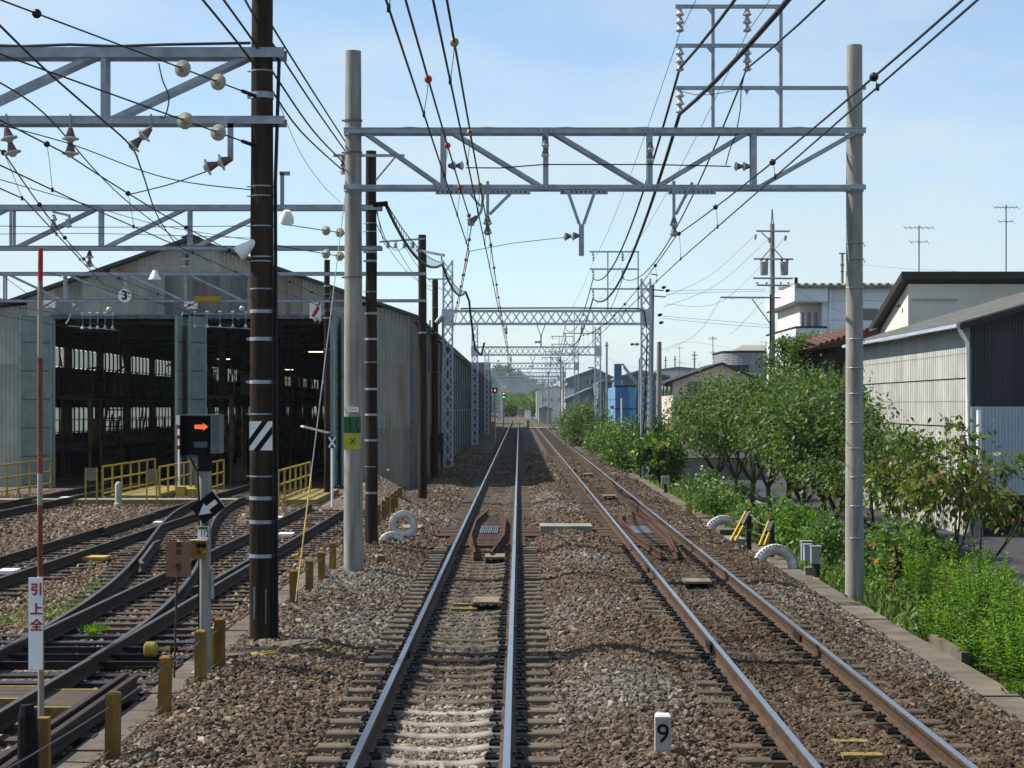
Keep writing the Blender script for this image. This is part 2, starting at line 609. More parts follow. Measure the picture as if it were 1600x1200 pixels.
BALLAST_G = gravel_mat('ballast_ground', (.095, .078, .060), (.030, .025, .020), (.19, .175, .15))
YARD_G = gravel_mat('yard_ground', (.140, .110, .084), (.055, .043, .033), (.24, .21, .175), 20)
EARTH_G = pm('earth_and_grass', (.10, .11, .045), (.075, .055, .03), .8, .95, 0, .6, 30, 0, c3=(.055, .095, .02))
FAR_G = pm('far_ground', (.13, .125, .10), (.08, .085, .06), .02, .95, 0, 0, 1, 0, c3=(.05, .08, .03))

tag(MB().add([(-4000, -60, -1.25), (4000, -60, -1.25), (4000, 7000, -1.25), (-4000, 7000, -1.25)], [(0, 1, 2, 3)]).build('ground', FAR_G), kind='structure')

BED = [(-3.05, -.30), (-2.65, -.20), (-2.3, -.11), (-1.7, -.12), (-1.2, -.20), (-.9, -.225), (.9, -.225), (1.2, -.19), (1.5, -.10),
       (1.9, -.09), (2.2, -.18), (2.5, -.225), (4.28, -.225), (4.6, -.215), (4.95, -.24), (5.3, -.40), (5.66, -.56), (5.67, -1.2)]

def bed_z(x, y=0.0):
    for (x0, z0), (x1, z1) in zip(BED, BED[1:]):
        if x0 <= x <= x1:
            return z0 + (z1 - z0) * (x - x0) / max(1e-6, x1 - x0)
    return -.3 if x < 0 else -.56

mb = MB()
ys = list(np.arange(2, 120, 2.0)) + list(np.arange(120, 300, 10.0)) + list(np.arange(300, 1000, 20.0))
vs, fs = [], []
rg = random.Random(3)
for y in ys:
    for i, (x, z) in enumerate(BED):
        j = rg.uniform(-.02, .02) if 0 < i < len(BED) - 3 and y < 120 else 0
        vs.append((x + curve_shift(y), y, z + j))
k = len(BED)
for a in range(len(ys) - 1):
    for i in range(k - 1):
        fs.append((a * k + i, a * k + i + 1, (a + 1) * k + i + 1, (a + 1) * k + i))
tag(mb.add(vs, fs).build('track_bed', BALLAST_G, smooth=True), kind='structure')

# yard: flat sheet of old ballast, a little uneven
mb = MB()
xs = list(np.arange(-60, -20, 5.0)) + list(np.arange(-20, -3.0, 1.0)) + [-3.04]
ys = list(np.arange(2, 70, 2.0)) + list(np.arange(70, 420, 25.0))
vs = [(x, y, -.255 + (rg.uniform(-.02, .02) if y < 66 else 0) + (-.05 if x > -3.1 else 0)) for y in ys for x in xs]
k = len(xs)
fs = [(a * k + i, a * k + i + 1, (a + 1) * k + i + 1, (a + 1) * k + i) for a in range(len(ys) - 1) for i in range(k - 1)]
tag(mb.add(vs, fs).build('yard_ground', YARD_G, smooth=True), kind='structure')

# verge beyond the kerb, then a road parallel to the line
mb = MB()
VERGE = [(5.95, -.66), (6.6, -.74), (7.6, -.86), (8.8, -.95), (9.7, -1.0)]
ys = list(np.arange(4, 160, 3.0))
vs = [(x, y, z + rg.uniform(-.03, .03)) for y in ys for x, z in VERGE]
k = len(VERGE)
fs = [(a * k + i, a * k + i + 1, (a + 1) * k + i + 1, (a + 1) * k + i) for a in range(len(ys) - 1) for i in range(k - 1)]
tag(mb.add(vs, fs).build('verge', EARTH_G, smooth=True), kind='structure')
tag(MB().add([(9.6, 3, -1.04), (15.5, 3, -1.04), (15.5, 320, -1.04), (9.6, 320, -1.04)], [(0, 1, 2, 3)]).build('road', ASPHALT), kind='structure')
PAVE = pm('pale_concrete_apron', (.30, .29, .26), (.20, .195, .175), 1.2, .9, 0, .15, 30)
tag(MB().b2(9.35, 9.6, 3, 320, -1.2, -.93).build('road_kerb', CONC), kind='structure')
tag(MB().add([(15.5, 3, -1.03), (60, 3, -1.03), (60, 51.0, -1.03), (15.5, 51.0, -1.03)], [(0, 1, 2, 3)]).build('paved_apron', PAVE), kind='structure')

# concrete kerb wall at the foot of the ballast, cast in slabs
kerb = bpy.data.objects.new('kerb_wall', None)
COL.objects.link(kerb)
kerb.location = (5.84, 8, -.5)
tag(kerb, kind='structure')
y = 8.0
i = 0
while y < 150:
    L = 2.4 if y < 70 else 10.0
    dz = rg.uniform(-.012, .012)
    MB().b2(5.66, 6.06, y, y + L - .012, -1.2, -.51 + dz).build('slab', KERB_C, kerb)
    if 14 < y < 24 and i % 2 == 0:
        MB().b2(6.07, 6.17, y + .3, y + L - .3, -1.1, -.40 + dz).build('upstand', KERB_C, kerb)
    y += L
    i += 1

# ------------------------------------------------------------------ rails
RAIL_PROF = [(-.0635, -.153), (.0635, -.153), (.0635, -.142), (.010, -.126), (.009, -.050), (.030, -.038), (.0325, -.010), (.027, 0.0), (-.027, 0.0), (-.0325, -.010), (-.030, -.038), (-.009, -.050), (-.010, -.126), (-.0635, -.142)]

def sweep_rail(mb, path, z=0.0, scale=1.0, sy=1.0):
    """path: list of (x, y); the two top faces get material 1"""
    n = len(RAIL_PROF)
    vs, fs, mi = [], [], []
    k = len(path)
    for i, (x, y) in enumerate(path):
        x0, y0 = path[max(0, i - 1)]
        x1, y1 = path[min(k - 1, i + 1)]
        d = Vector((x1 - x0, y1 - y0, 0)).normalized()
        s = Vector((d.y, -d.x, 0))
        for a, b in RAIL_PROF:
            vs.append(Vector((x, y, z + b * sy)) + s * a * scale)
    for i in range(k - 1):
        for j in range(n):
            a, b = i * n + j, i * n + (j + 1) % n
            fs.append((a, b, b + n, a + n))
            mi.append(1 if j == 7 else 0)
    fs.append(tuple(reversed(range(n))))
    mi.append(0)
    fs.append(tuple(range((k - 1) * n, k * n)))
    mi.append(0)
    b0 = len(mb.v)
    mb.v.extend([tuple(p) for p in vs])
    mb.f.extend([tuple(b0 + i for i in q) for q in fs])
    mb.m.extend(mi)

HG = (1.067 + .065) / 2

def sleeper_mesh(L=2.0, wt=.175, wb=.25, h=.17, dip=.034):
    mb = MB()
    st = [(-L / 2, 0), (-.80, 0), (-.42, -.004), (-.22, -dip), (.22, -dip), (.42, -.004), (.80, 0), (L / 2, 0)]
    vs, fs = [], []
    for x, dz in st:
        vs += [(x, -wb / 2, -h), (x, -wt / 2, dz - .012), (x, -wt / 2 + .014, dz), (x, wt / 2 - .014, dz), (x, wt / 2, dz - .012), (x, wb / 2, -h)]
    for i in range(len(st) - 1):
        for j in range(5):
            a = i * 6 + j
            fs.append((a, a + 1, a + 7, a + 6))
    fs.append((5, 4, 3, 2, 1, 0))
    e = (len(st) - 1) * 6
    fs.append((e, e + 1, e + 2, e + 3, e + 4, e + 5))
    return mb.add(vs, fs)

def clip_mesh():
    """bolted leaf-spring clip on its pad, on one side of a rail"""
    mb = MB()
    mb.box((.035, 0, .010), (.12, .12, .02))
    mb.bar((.0, 0, .045), (.075, 0, .038), .07, .014)
    mb.bar((.075, 0, .038), (.085, 0, .012), .07, .014)
    mb.lathe((.05, 0, .03), (0, 0, 1), [(0, .022), (.022, .022), (.028, .012), (.05, .012)], 6)
    return mb

_holder = bpy.data.objects.new('tmp', None)
def master(mbx, mats, smooth=False):
    o = mbx.build('master', mats, smooth=smooth)
    COL.objects.unlink(o)
    return o

SL_NEAR = master(sleeper_mesh(), SLEEPER_N)
SL_MID = master(sleeper_mesh(), SLEEPER_M)
SL_RGT = master(sleeper_mesh(), SLEEPER_R)
CLIP_M = master(clip_mesh(), CLIP)
rs = random.Random(11)

BR0, BR1 = 36.9, 46.4      # the two little ditch bridges
def main_track(xc, label, near_pale):
    t = thing('railway_track', label, 'railway track', (xc, 12, 0))
    for s in (-1, 1):
        mb = MB()
        path = [(xc + s * HG, y) for y in list(np.arange(3, 300, 9.0))] + [(xc + s * HG + curve_shift(y), y) for y in np.arange(300, 960, 15.0)]
        sweep_rail(mb, path)
        mb.build('rail', [RAILSIDE, RAILTOP], t)
    y = 11.7
    n = 0
    far = MB()
    while y < 235:
        if not (BR0 - .2 < y < BR1 + .2):
            if y < 104:
                pale = near_pale and y < 18.2 + rs.uniform(-1.2, 1.2)
                sl = child('sleeper', SL_NEAR if pale else (SL_MID if near_pale else SL_RGT), t, (rs.uniform(-.02, .02), y - 12, (-.168 if near_pale else -.176) + rs.uniform(-.006, .004)), rs.uniform(-.006, .006))
                if y < 46:
                    for s in (-1, 1):
                        for e in (-1, 1):
                            c = child('rail_clip', CLIP_M, sl, (s * HG + e * .066, 0, .002), 0 if e > 0 else math.pi)
            else:
                far.b2(xc - 1, xc + 1, y - .1, y + .1, -.3, -.17)
        y += .592 + rs.uniform(-.012, .012)
    tag(far.build('far_sleepers', SLEEPER_M, t), kind='stuff')
    return t

TRACK_L = main_track(0.0, 'track with pale dusty sleepers in front, its right rail pointing straight up the picture', True)
TRACK_R = main_track(3.385, 'track with brown sleepers beside the concrete kerb and shrubs', False)
# fish-plates at rail joints, parts of the tracks
for t, xc, jy in ((TRACK_L, 0.0, (20.4, 58.0)), (TRACK_R, 3.385, (20.9, 30.8, 58.5))):
    for s in (-1, 1):
        for y in jy:
            yy = y + (.9 if s > 0 else 0)
            for e in (-1, 1):
                MB().b2(xc + s * HG + e * .026 - .011, xc + s * HG + e * .026 + .011, yy - .25, yy + .25, -.125, -.052).build('fishplate', CLIP, t)
# yellow paint marks and worn boards laid on sleepers of the right track
mk = pm('worn_yellow_mark', (.36, .26, .075), (.17, .125, .05), 16, .8, 0, .1, 40)
for xc, yy, w in ((3.40, 14.85, .32), (3.41, 15.45, .30), (-.1, 25.55, .36), (-.12, 26.15, .30)):
    t = TRACK_R if xc > 2 else TRACK_L
    MB().b2(xc - w / 2, xc + w / 2, yy - .07, yy + .07, -.206, -.168).build('yellow_mark', mk, t)

# ------------------------------------------------------------------ ditch bridges with guard rails
RUST_T = pm('rust_brown_timber', (.135, .080, .055), (.070, .044, .032), 9, .9, 0, .3, 40, .22, (.3, 1, 1))
def ditch_bridge(xc, label):
    t = thing('ditch_bridge', label, 'rail bridge', (xc, 41.5, -.2))
    for s in (-1, 1):
        mb = MB()
        path = [(xc + s * .15, 33.6), (xc + s * .17, 34.2), (xc + s * .34, 38.2), (xc + s * .34, 43.2), (xc + s * .17, 46.7), (xc + s * .15, 47.3)]
        sweep_rail(mb, path, -.03, .72, .82)
        mb.build('guard_rail', [RUST, RUST], t)
    y = BR0
    while y < BR1:
        L = .80 if not 39.6 < y < 42.4 else 1.10
        MB().b2(xc - L + rs.uniform(-.03, .03), xc + L + rs.uniform(-.03, .03), y, y + .235, -.33, -.158 + rs.uniform(-.004, .004)).build('bridge_timber', RUST_T, t)
        y += .345
    for k in range(9):
        MB().b2(xc - .20 + k * .045, xc - .20 + k * .045 + .028, 40.2, 42.6, -.157, -.135).build('grate_bar', GALV_D, t)
    return t
ditch_bridge(0.0, 'rusty guard rails and bridge timbers inside the pale-sleepered track')
ditch_bridge(3.385, 'rusty guard rails and bridge timbers between rails of the track beside the kerb')
for x0, x1, lab in ((1.50, 1.93, ''),):
    pass
def headwall(x0, x1, label, z=-.02):
    o = MB().b2(x0, x1, 40.7, 41.75, -1.0, z).build('ditch_headwall', CONC, loc=((x0 + x1) / 2, 41.2, -1.0))
    return tag(o, label, 'headwall')
headwall(1.12, 2.27, 'flat concrete ditch cover between the two tracks')
headwall(-1.98, -1.50, 'small concrete ditch cover beside the upright white tyre', -.05)
headwall(4.95, 5.62, 'grey concrete ditch cover at the foot of the ballast by the half tyres', -.30)

def coil_board(xc, yy, label, w=.36, d=.75):
    t = thing('track_antenna', label, 'track antenna', (xc, yy, -.2))
    MB().b2(xc - w / 2, xc + w / 2, yy, yy + d, -.125, -.09).build('cover_board', BROWN_TOP, t)
    for s in (-1, 1):
        MB().b2(xc + s * w * .36 - .03, xc + s * w * .36 + .03, yy + .06, yy + d - .06, -.24, -.127).build('foot', CLIP, t)
BROWN_TOP = pm('tan_cover_board', (.33, .25, .165), (.22, .16, .10), 9, .8, 0, .2, 40)
coil_board(.20, 25.6, 'tan board on dark feet in the middle of the pale-sleepered track')
coil_board(.22, 33.3, 'tan board right in front of the rusty guard rails, pale-sleepered track')
coil_board(3.42, 28.6, 'low dark board with hollow below, between rails nearest the kerb', .42, .9)
coil_board(3.40, 56.0, 'small board past the guard rails of the kerbside track', .36, .8)
coil_board(3.42, 74.0, 'farthest small board lying in the kerbside track', .36, .8)

# ------------------------------------------------------------------ yard tracks
Y1X, Y2X, Y3X = -4.42, -7.92, -13.0
YZ = -.035
XO0, XO1 = 19.5, 55.0
def xover(y):
    u = min(1, max(0, (y - XO0) / (XO1 - XO0)))
    # switch, straight lead, opposite curve
    s = u * u * (3 - 2 * u)
    return Y1X + (Y2X - Y1X) * s

WS = master(MB().b2(-1.05, 1.05, -.1, .1, -.17, 0), SLEEPER_W)
WSL = master(MB().b2(-1.55, 1.55, -.1, .1, -.17, 0), SLEEPER_W)
WSK = master(MB().b2(-1.35, 1.35, -.1, .1, -.17, 0), SLEEPER_K)

def yard_track(xc, y0, y1, label, sl0, sl1, skip=None):
    t = thing('yard_track', label, 'railway track', (xc, y0, YZ))
    for s in (-1, 1):
        mb = MB()
        sweep_rail(mb, [(xc + s * HG, y) for y in np.linspace(y0, y1, 12)], YZ)
        mb.build('rail', [RAILSIDE_Y, RAILTOP_Y], t)
    y = sl0
    while y < sl1:
        if skip is None or not skip(y):
            src = WS
            if xc == Y1X and 18.2 < y < 23.4:
                src = WSK
            child('sleeper', src, t, (rs.uniform(-.05, .05), y - y0, -.165 + rs.uniform(-.012, .006)), rs.uniform(-.02, .02))
        y += .64 + rs.uniform(-.03, .03)
    return t
yard_track(Y1X, 4, 50.5, 'yard siding beside the yellow post fence, ending at a gravel heap', 12.5, 50.5, lambda y: 26 < y < 44)
yard_track(Y2X, 12, 190, 'yard track running into the shed bay beside the thick dark pole', 24, 64)
yard_track(Y3X, 30, 190, 'yard track running into the shed bay with the pale green door', 42, 64)
t = thing('crossover_track', 'curved crossover rails joining the siding to the next yard track', 'railway track', (-6.2, 37, YZ))
ysx = np.linspace(XO0, XO1, 48)
for s in (-1, 1):
    mb = MB()
    pts = []
    for y in ysx:
        d = (xover(y + .05) - xover(y - .05)) / .1
        pts.append((xover(y) + s * HG, y))
    sweep_rail(mb, pts, YZ + .006)
    mb.build('rail', [RAILSIDE_Y, RAILTOP_Y], t)
for y in np.arange(26.3, 50.0, .64):
    x0, x1 = (Y1X, xover(y)) if y < 44 else (Y2X, xover(y))
    c = (x0 + x1) / 2 if y < 44 else x1
    L = abs(x0 - x1) / 2 + 1.05 if y < 44 else 1.0
    MB().box((c, y, YZ - .252), (2 * min(L, 2.3), .2, .17), rs.uniform(-.01, .01)).build('sleeper', SLEEPER_W, t)
# check rails with flared ends next to the two frogs
for xs_, y0, y1 in ((lambda y: xover(y) - HG + .13, 31.0, 36.5), (lambda y: Y1X + HG - .13, 27.0, 32.5), (lambda y: Y2X - HG + .13, 40.0, 45.5), (lambda y: xover(y) + HG - .13, 37.0, 42.0)):
    mb = MB()
    pts = [(xs_(y0) + (.09 if xs_(y0) < -5 else -.09), y0)] + [(xs_(y), y) for y in np.linspace(y0 + .7, y1 - .7, 6)] + [(xs_(y1) + (.09 if xs_(y0) < -5 else -.09), y1)]
    sweep_rail(mb, pts, YZ + .02)
    mb.build('check_rail', [RAILSIDE_Y, RAILTOP_Y], t)
# point machine rods and the little yellow weight of the switch
mb = MB()
for y in (19.9, 20.5, 21.1):
    mb.bar((Y1X - .8, y, -.15), (Y1X + 1.2, y, -.15), .05, .05)
mb.build('stretcher_rod', CLIP, t)
t = thing('switch_weight', 'small round yellow switch weight beside the siding rail', 'switch weight', (-3.42, 20.4, -.15))
MB().lathe((-3.46, 20.4, -.06), (1, 0, 0), [(0, .06), (.02, .085), (.12, .085), (.14, .06)], 14).build('weight', YELLOW, t, smooth=True)
MB().bar((-3.32, 20.4, -.06), (-3.18, 20.4, -.06), .03, .03).build('lever', YELLOW, t)

# rusty spare rail lying along the siding, on timber blocks
t = thing('spare_rail', 'rusty loose rail lying beside the yellow posts, cut end towards the shed', 'rail', (-3.2, 13, -.2))
for dx in (0, .13):
    mb = MB()
    sweep_rail(mb, [(-3.22 + dx, 9.0), (-3.2 + dx, 18.2 - dx)], .0)
    mb.build('rail', [RAILSIDE_Y, RAILSIDE_Y], t)
for y in (13.4, 15.6, 17.6):
    MB().box((-3.15, y, -.22), (.5, .2, .13)).build('timber_block', SLEEPER_W, t)

# cable trough with lids along the fence
tr = thing('cable_trough', 'grey concrete cable trough with lids along the yellow post fence', 'cable trough', (-2.8, 12, -.2))
y = 11.0
while y < 36:
    MB().box((-2.80 + rs.uniform(-.012, .012), y + .49, -.205 + rs.uniform(-.008, .008)), (.30, .98, .07), rs.uniform(-.01, .01)).build('lid', KERB_C, tr)
    y += 1.0
t = thing('trough_lid', 'loose concrete slab lying slanted at the foot of the thick dark pole', 'concrete slab', (-1.95, 20.8, -.15))
MB().box((-1.98, 21.0, -.105), (.30, 1.1, .07), R(-28)).build('slab', KERB_C, t)
MB().box((-2.28, 20.35, -.11), (.30, .8, .07), R(-48)).build('slab', KERB_C, t)

# walkway boards across the yard, yellow edged
t = thing('yard_walkway', 'yellow-edged concrete walkway crossing the yard tracks', 'walkway', (-11, 54, -.2))
for x0, x1 in ((-16.5, -13.75), (-13.40, -12.60), (-12.2, -8.7), (-8.3, -7.55)):
    MB().b2(x0, x1, 53.6, 54.7, -.25, -.10).build('slab', CONC, t)
    MB().b2(x0, x1, 53.52, 53.597, -.24, -.085).build('edge_strip', mk, t)
for x0, x1, y0, y1, lab in ((-5.4, -3.9, 17.4, 18.1, 'yellow-edged wooden crossing boards between the siding rails'), (-3.86, -3.4, 16.9, 17.9, 'short yellow-edged board beside the siding rail')):
    t = thing('crossing_boards', lab, 'crossing boards', ((x0 + x1) / 2, y0, -.2))
    k = 3 if x1 - x0 > 1 else 1
    w = (y1 - y0) / k
    for i in range(k):
        MB().b2(max(x0, -4.86), x1 if k == 1 else -4.0, y0 + i * w, y0 + i * w + w - .02, -.28, -.125).build('plank', SLEEPER_W, t)
    MB().b2(max(x0, -4.86), x1 if k == 1 else -4.0, y0 - .07, y0 - .004, -.28, -.12).build('edge_strip', mk, t)
    MB().b2(max(x0, -4.86), x1 if k == 1 else -4.0, y1 - .016, y1 + .05, -.28, -.12).build('edge_strip', mk, t)
# white and yellow marker plates lying in the yard
for px, Y, c, w, lab in ((248, 44, WHITE, .30, 'small white plate lying in the curved crossover'), (105, 56, WHITE, .5, 'white plate on the walkway by the shed door track'),
                      (440, 46, WHITE, .35, 'small white plate between the siding rails behind the thick pole'), (6, 31.0, WHITE, .3, 'white plate beside the yard track at the picture edge'),
                      (445, 40, WHITE, .32, 'nearer white plate between the siding rails'), (146, 33.8, YELLOW, .42, 'yellow plate lying between the rails of the middle yard track')):
    x = xat(px, Y)
    tag(MB().b2(x - w / 2, x + w / 2, Y, Y + .5, -.2, -.14).build('marker_plate', c, loc=(x, Y, -.2)), lab, 'marker plate')
# ------------------------------------------------------------------ insulators
def disc_ins(mb_parent, p, axis, n=2, r=.125, gap=.15, parent=None, mat=None, name='disc_insulator'):
    """string of n porcelain discs along axis"""
    axis = Vector(axis).normalized()
    mb = MB()
    p = Vector(p)
    for i in range(n):
        q = p + axis * (i * gap)
        mb.lathe(q, axis, [(0, .035), (.03, .045), (.045, r * .55), (.06, r), (.072, r), (.082, r * .7), (.09, .04), (gap - .005, .025)], 14)
    return mb.build(name, mat or PORC, parent, smooth=True)

def cone_ins(p, axis, n=2, r=.10, gap=.17, parent=None, mat=PORC, mat2=PORC_BR):
    """long-stem line insulator: cones and sheds"""
    axis = Vector(axis).normalized()
    mb = MB()
    p = Vector(p)
    for i in range(n):
        q = p + axis * (i * gap)
        mb.lathe(q, axis, [(0, .028), (.02, .033), (gap * .62, .06)], 12, 1)
        mb.lathe(q + axis * (gap * .62), axis, [(0, .062), (.01, r), (.026, r), (.04, .05), (gap * .38, .03)], 14, 0)
    return mb.build('insulator', [mat, mat2], parent, smooth=True)

def band(x, y, z, r, parent, m=GALV, h=.04, name='band'):
    mb = MB()
    mb.lathe((x, y, z), (0, 0, 1), [(0, r), (h, r)], 18)
    mb.box((x - r - .015, y, z + h / 2), (.05, .03, h * .8))
    return mb.build(name, m, parent, smooth=True)

# ------------------------------------------------------------------ near gantry: two concrete poles and a steel truss
GY = 30.5
GL, GR = xat(552, GY), xat(1335, GY)
G = thing('overhead_gantry', 'big grey truss gantry on two round concrete poles spanning both tracks', 'gantry', (2.0, GY, -.5))
pl = MB().tube([(GL, GY, -.6), (GL, GY, 4), (GL, GY, zat(80, GY))], [.160, .148, .128], 26).build('pole', CONC_POLE, G, smooth=True)
pr = MB().tube([(GR, GY, -.9), (GR, GY, 4), (GR, GY, zat(71, GY))], [.152, .140, .128], 26).build('pole', CONC_POLE, G, smooth=True)
for k, yy in enumerate((380, 405, 450, 530, 575, 615, 660, 700, 745, 790, 840)):
    b = MB()
    z = zat(yy, GY)
    b.tube([(GR - .14, GY - .03, z), (GR - .06, GY - .155, z), (GR + .08, GY - .15, z), (GR + .145, GY - .04, z), (GR + .15, GY - .09, z - .06)], .009, 5)
    b.build('step_hook', GALV, pr)
for yy in (190, 240, 435, 590, 780):
    band(GL, GY, zat(yy, GY), .150, pl, GALV_D, .03)
zt, zb = zat(206, GY), zat(294, GY)
for yo in (-.17, .17):
    MB().bar((GL - .14, GY + yo, zt), (GR + .16, GY + yo, zt), .012, .09).build('top_chord', GALV, G)
    MB().bar((GL - .14, GY + yo * .9, zt + .04), (GR + .16, GY + yo * .9, zt + .04), .07, .012).build('chord_flange', GALV, G)
    MB().bar((GL - .14, GY + yo, zb), (GR + .16, GY + yo, zb), .012, .075).build('bottom_chord', GALV, G)
    MB().bar((GL - .14, GY + yo * .9, zb - .032), (GR + .16, GY + yo * .9, zb - .032), .07, .012).build('chord_flange', GALV, G)
VPX = (693, 853, 1015, 1177)
for px in VPX:
    x = xat(px, GY)
    for yo in (-.155, .155):
        MB().bar((x, GY + yo, zb), (x, GY + yo, zt), .08, .012).bar((x - .04, GY + yo * .85, zb), (x - .04, GY + yo * .85, zt), .012, .05).build('truss_post', GALV, G)
for a, b in ((570, 690), (707, 845), (864, 1005), (1167, 1027), (1336, 1187)):
    for yo in (-.14, .14):
        MB().bar((xat(a, GY), GY + yo, zt - .02), (xat(b, GY), GY + yo, zb + .02), .012, .065, up=(0, 0, 1)).bar((xat(a, GY), GY + yo * .8, zt + .01), (xat(b, GY), GY + yo * .8, zb + .05), .06, .012).build('diagonal', GALV, G)
for px in VPX:
    x = xat(px, GY)
    for z, sg in ((zt, -1), (zb, 1)):
        gp = MB().prism([(x - .16, GY - .184, z - .04), (x + .16, GY - .184, z - .04), (x + .16, GY - .184, z + .04), (x + .07, GY - .184, z + .04), (x - .07, GY - .184, z + .04), (x - .16, GY - .184, z + .04)], (0, .007, 0)).build('gusset', GALV, G)
        for dx in (-.12, -.04, .04, .12):
            MB().lathe((x + dx, GY - .184, z), (0, -1, 0), [(0, .014), (.012, .014)], 6).build('bolt', GALV_D, gp)
for i in range(12):   # zig-zag lacing between the two faces of the truss, seen from below and on top
    x0 = GL + .3 + i * (GR - GL - .6) / 12
    x1 = x0 + (GR - GL - .6) / 12
    s = 1 if i % 2 else -1
    MB().bar((x0, GY - .14 * s, zt + .055), (x1, GY + .14 * s, zt + .055), .05, .01).build('top_lacing', GALV, G)
for px, w in ((755, 1.55), (912, .78), (1080, .78)):
    # perforated hanger plates under the beam
    x = xat(px, GY)
    MB().b2(x - w / 2, x + w / 2, GY - .172, GY - .158, zb - .122, zb - .040).build('hanger_plate', GALV, G)
    for k in range(int(w / .075)):
        MB().lathe((x - w / 2 + .04 + k * .075, GY - .1725, zb - .082), (0, -1, 0), [(0, .016), (.002, .016)], 8).build('bolt_hole', BLACK, G)
def hanger(pts, w=.05):
    mb = MB()
    for a, b in zip(pts, pts[1:]):
        mb.bar(at(*a, GY - .16), at(*b, GY - .16), .02, w, up=(0, -1, 0)) if False else mb.bar(at(*a, GY - .19), at(*b, GY - .19), w, .02, up=(0, -1, 0))
    return mb.build('hanger_arm', GALV, G)
hanger([(762, 283), (762, 345)])
hanger([(800, 300), (765, 335)])
hanger([(757, 290), (752, 330), (742, 345)], .045)
hanger([(733, 300), (750, 322)], .04)
hanger([(887, 298), (905, 350)])
hanger([(930, 298), (912, 350)])
hanger([(908.5, 350), (908.5, 400)], .085)
for k in range(9):
    for dx in (-2.6, 2.6):
        MB().lathe(at(908.5 + dx, 354 + k * 5.2, GY - .202), (0, -1, 0), [(0, .011), (.003, .011)], 8).build('bolt_hole', PORC, G)
hanger([(1053, 283), (1053, 345)])
hanger([(1082, 285), (1056, 335)])
cone_ins(at(762, 338, GY - .19), (0, 0, -1), 2, .075, .155, G, PORC, GALV_D)
cone_ins(at(1053, 340, GY - .19), (0, 0, -1), 2, .075, .155, G, PORC, GALV_D)
cone_ins(at(745, 338, GY - .19), (-.7, 0, -.7), 1, .08, .2, G, PORC, GALV_D)
cone_ins(at(905, 368, GY - .19), (-1, 0, -.06), 2, .075, .13, G, PORC, GALV_D)
cone_ins(at(852, 215, GY - .2), (0, 0, -1), 2, .065, .17, G, PORC, GALV_D)
MB().box(at(850, 217, GY - .2), (.06, .06, .12)).build('insulator_bracket', GALV_D, G)
cone_ins(at(1016, 222, GY - .2), (0, 0, -1), 2, .065, .17, G, PORC, GALV_D)
cone_ins(at(700, 259, GY - .2), (1, 0, 0), 2, .075, .13, G, PORC, GALV_D)
cone_ins(at(1172, 260, GY - .2), (-1, 0, 0), 2, .075, .13, G, PORC, GALV_D)
MB().tube([at(728, 262, GY - .2), at(780, 262.5, GY - .2), at(850, 257, GY - .2), at(1016, 257, GY - .2), at(1142, 260, GY - .2)], .011, 6).build('jumper_cable', WIRE, G)
# upper frame for the feeders
UF = []
for px in (1114, 1220):
    MB().bar((xat(px, GY), GY, zt), (xat(px, GY), GY, zat(10, GY)), .055, .055).build('frame_post', GALV, G)
for py, a, b in ((11, 1055, 1222), (72, 1055, 1222), (138, 1055, 1352)):
    MB().bar((xat(a, GY), GY - .035, zat(py, GY)), (xat(b, GY), GY - .035, zat(py, GY)), .05, .06).build('frame_arm', GALV, G)
    for px in (1114, 1220):
        x, z = xat(px, GY), zat(py, GY)
        MB().prism([(x - .02, GY - .064, z - .02), (x - .13, GY - .064, z - .02), (x - .02, GY - .064, z - .15)], (0, .008, 0)).build('gusset', GALV, G)
def frame_ins(px, py, Y, parent, n=3, r=.075):
    p = at(px, py, Y)
    p.y -= .035
    return cone_ins(p, (0, 0, -1), n, r, .13, parent, PORC, GALV)
for px, py in ((1062, 14), (1167, 14), (1062, 75), (1167, 75), (1062, 141)):
    frame_ins(px, py, GY, G)
MB().prism([at(1163, 140, GY - .04), at(1171, 140, GY - .04), at(1167, 149, GY - .04)], (0, .01, 0)).build('lug', GALV, G)
# clamps where the chords ring the poles
for x in (GL, GR):
    for z in (zt, zb):
        MB().lathe((x, GY, z - .06), (0, 0, 1), [(0, .155), (.12, .155)], 20).build('pole_clamp', GALV, G, smooth=True)
# signs on the left pole
S = thing('curve_sign_plate', 'green over yellow plate with black marks and X on the concrete pole', 'sign', at(551, 704, GY - .17))
MB().b2(xat(539, GY), xat(565, GY), GY - .178, GY - .168, zat(676.5, GY), zat(651, GY)).build('green_plate', GREEN_S, S)
MB().b2(xat(538, GY), xat(564.5, GY), GY - .178, GY - .168, zat(702, GY), zat(677, GY)).build('yellow_plate', YELLOW_S, S)
lettering('X', .145, at(551, 690, GY - .182), 0, BLACK, S, 'lettering')
for pts in (((544, 653), (547.5, 657), (547, 673)), ((557.5, 655), (557, 668), (561, 675.5))):
    mb = MB()
    for a, b in zip(pts, pts[1:]):
        mb.bar(at(*a, GY - .181), at(*b, GY - .181), .016, .004, up=(0, -1, 0))
    mb.build('black_mark', BLACK, S)
N = thing('pole_number_plate', 'small white number plate above the green sign on the concrete pole', 'number plate', at(552, 641, GY - .165))
MB().b2(xat(543, GY), xat(561.5, GY), GY - .172, GY - .162, zat(643.5, GY), zat(636, GY)).build('plate', WHITE, N)
lettering('C4-15', .045, at(552, 640, GY - .175), 0, BLACK, N, 'lettering')

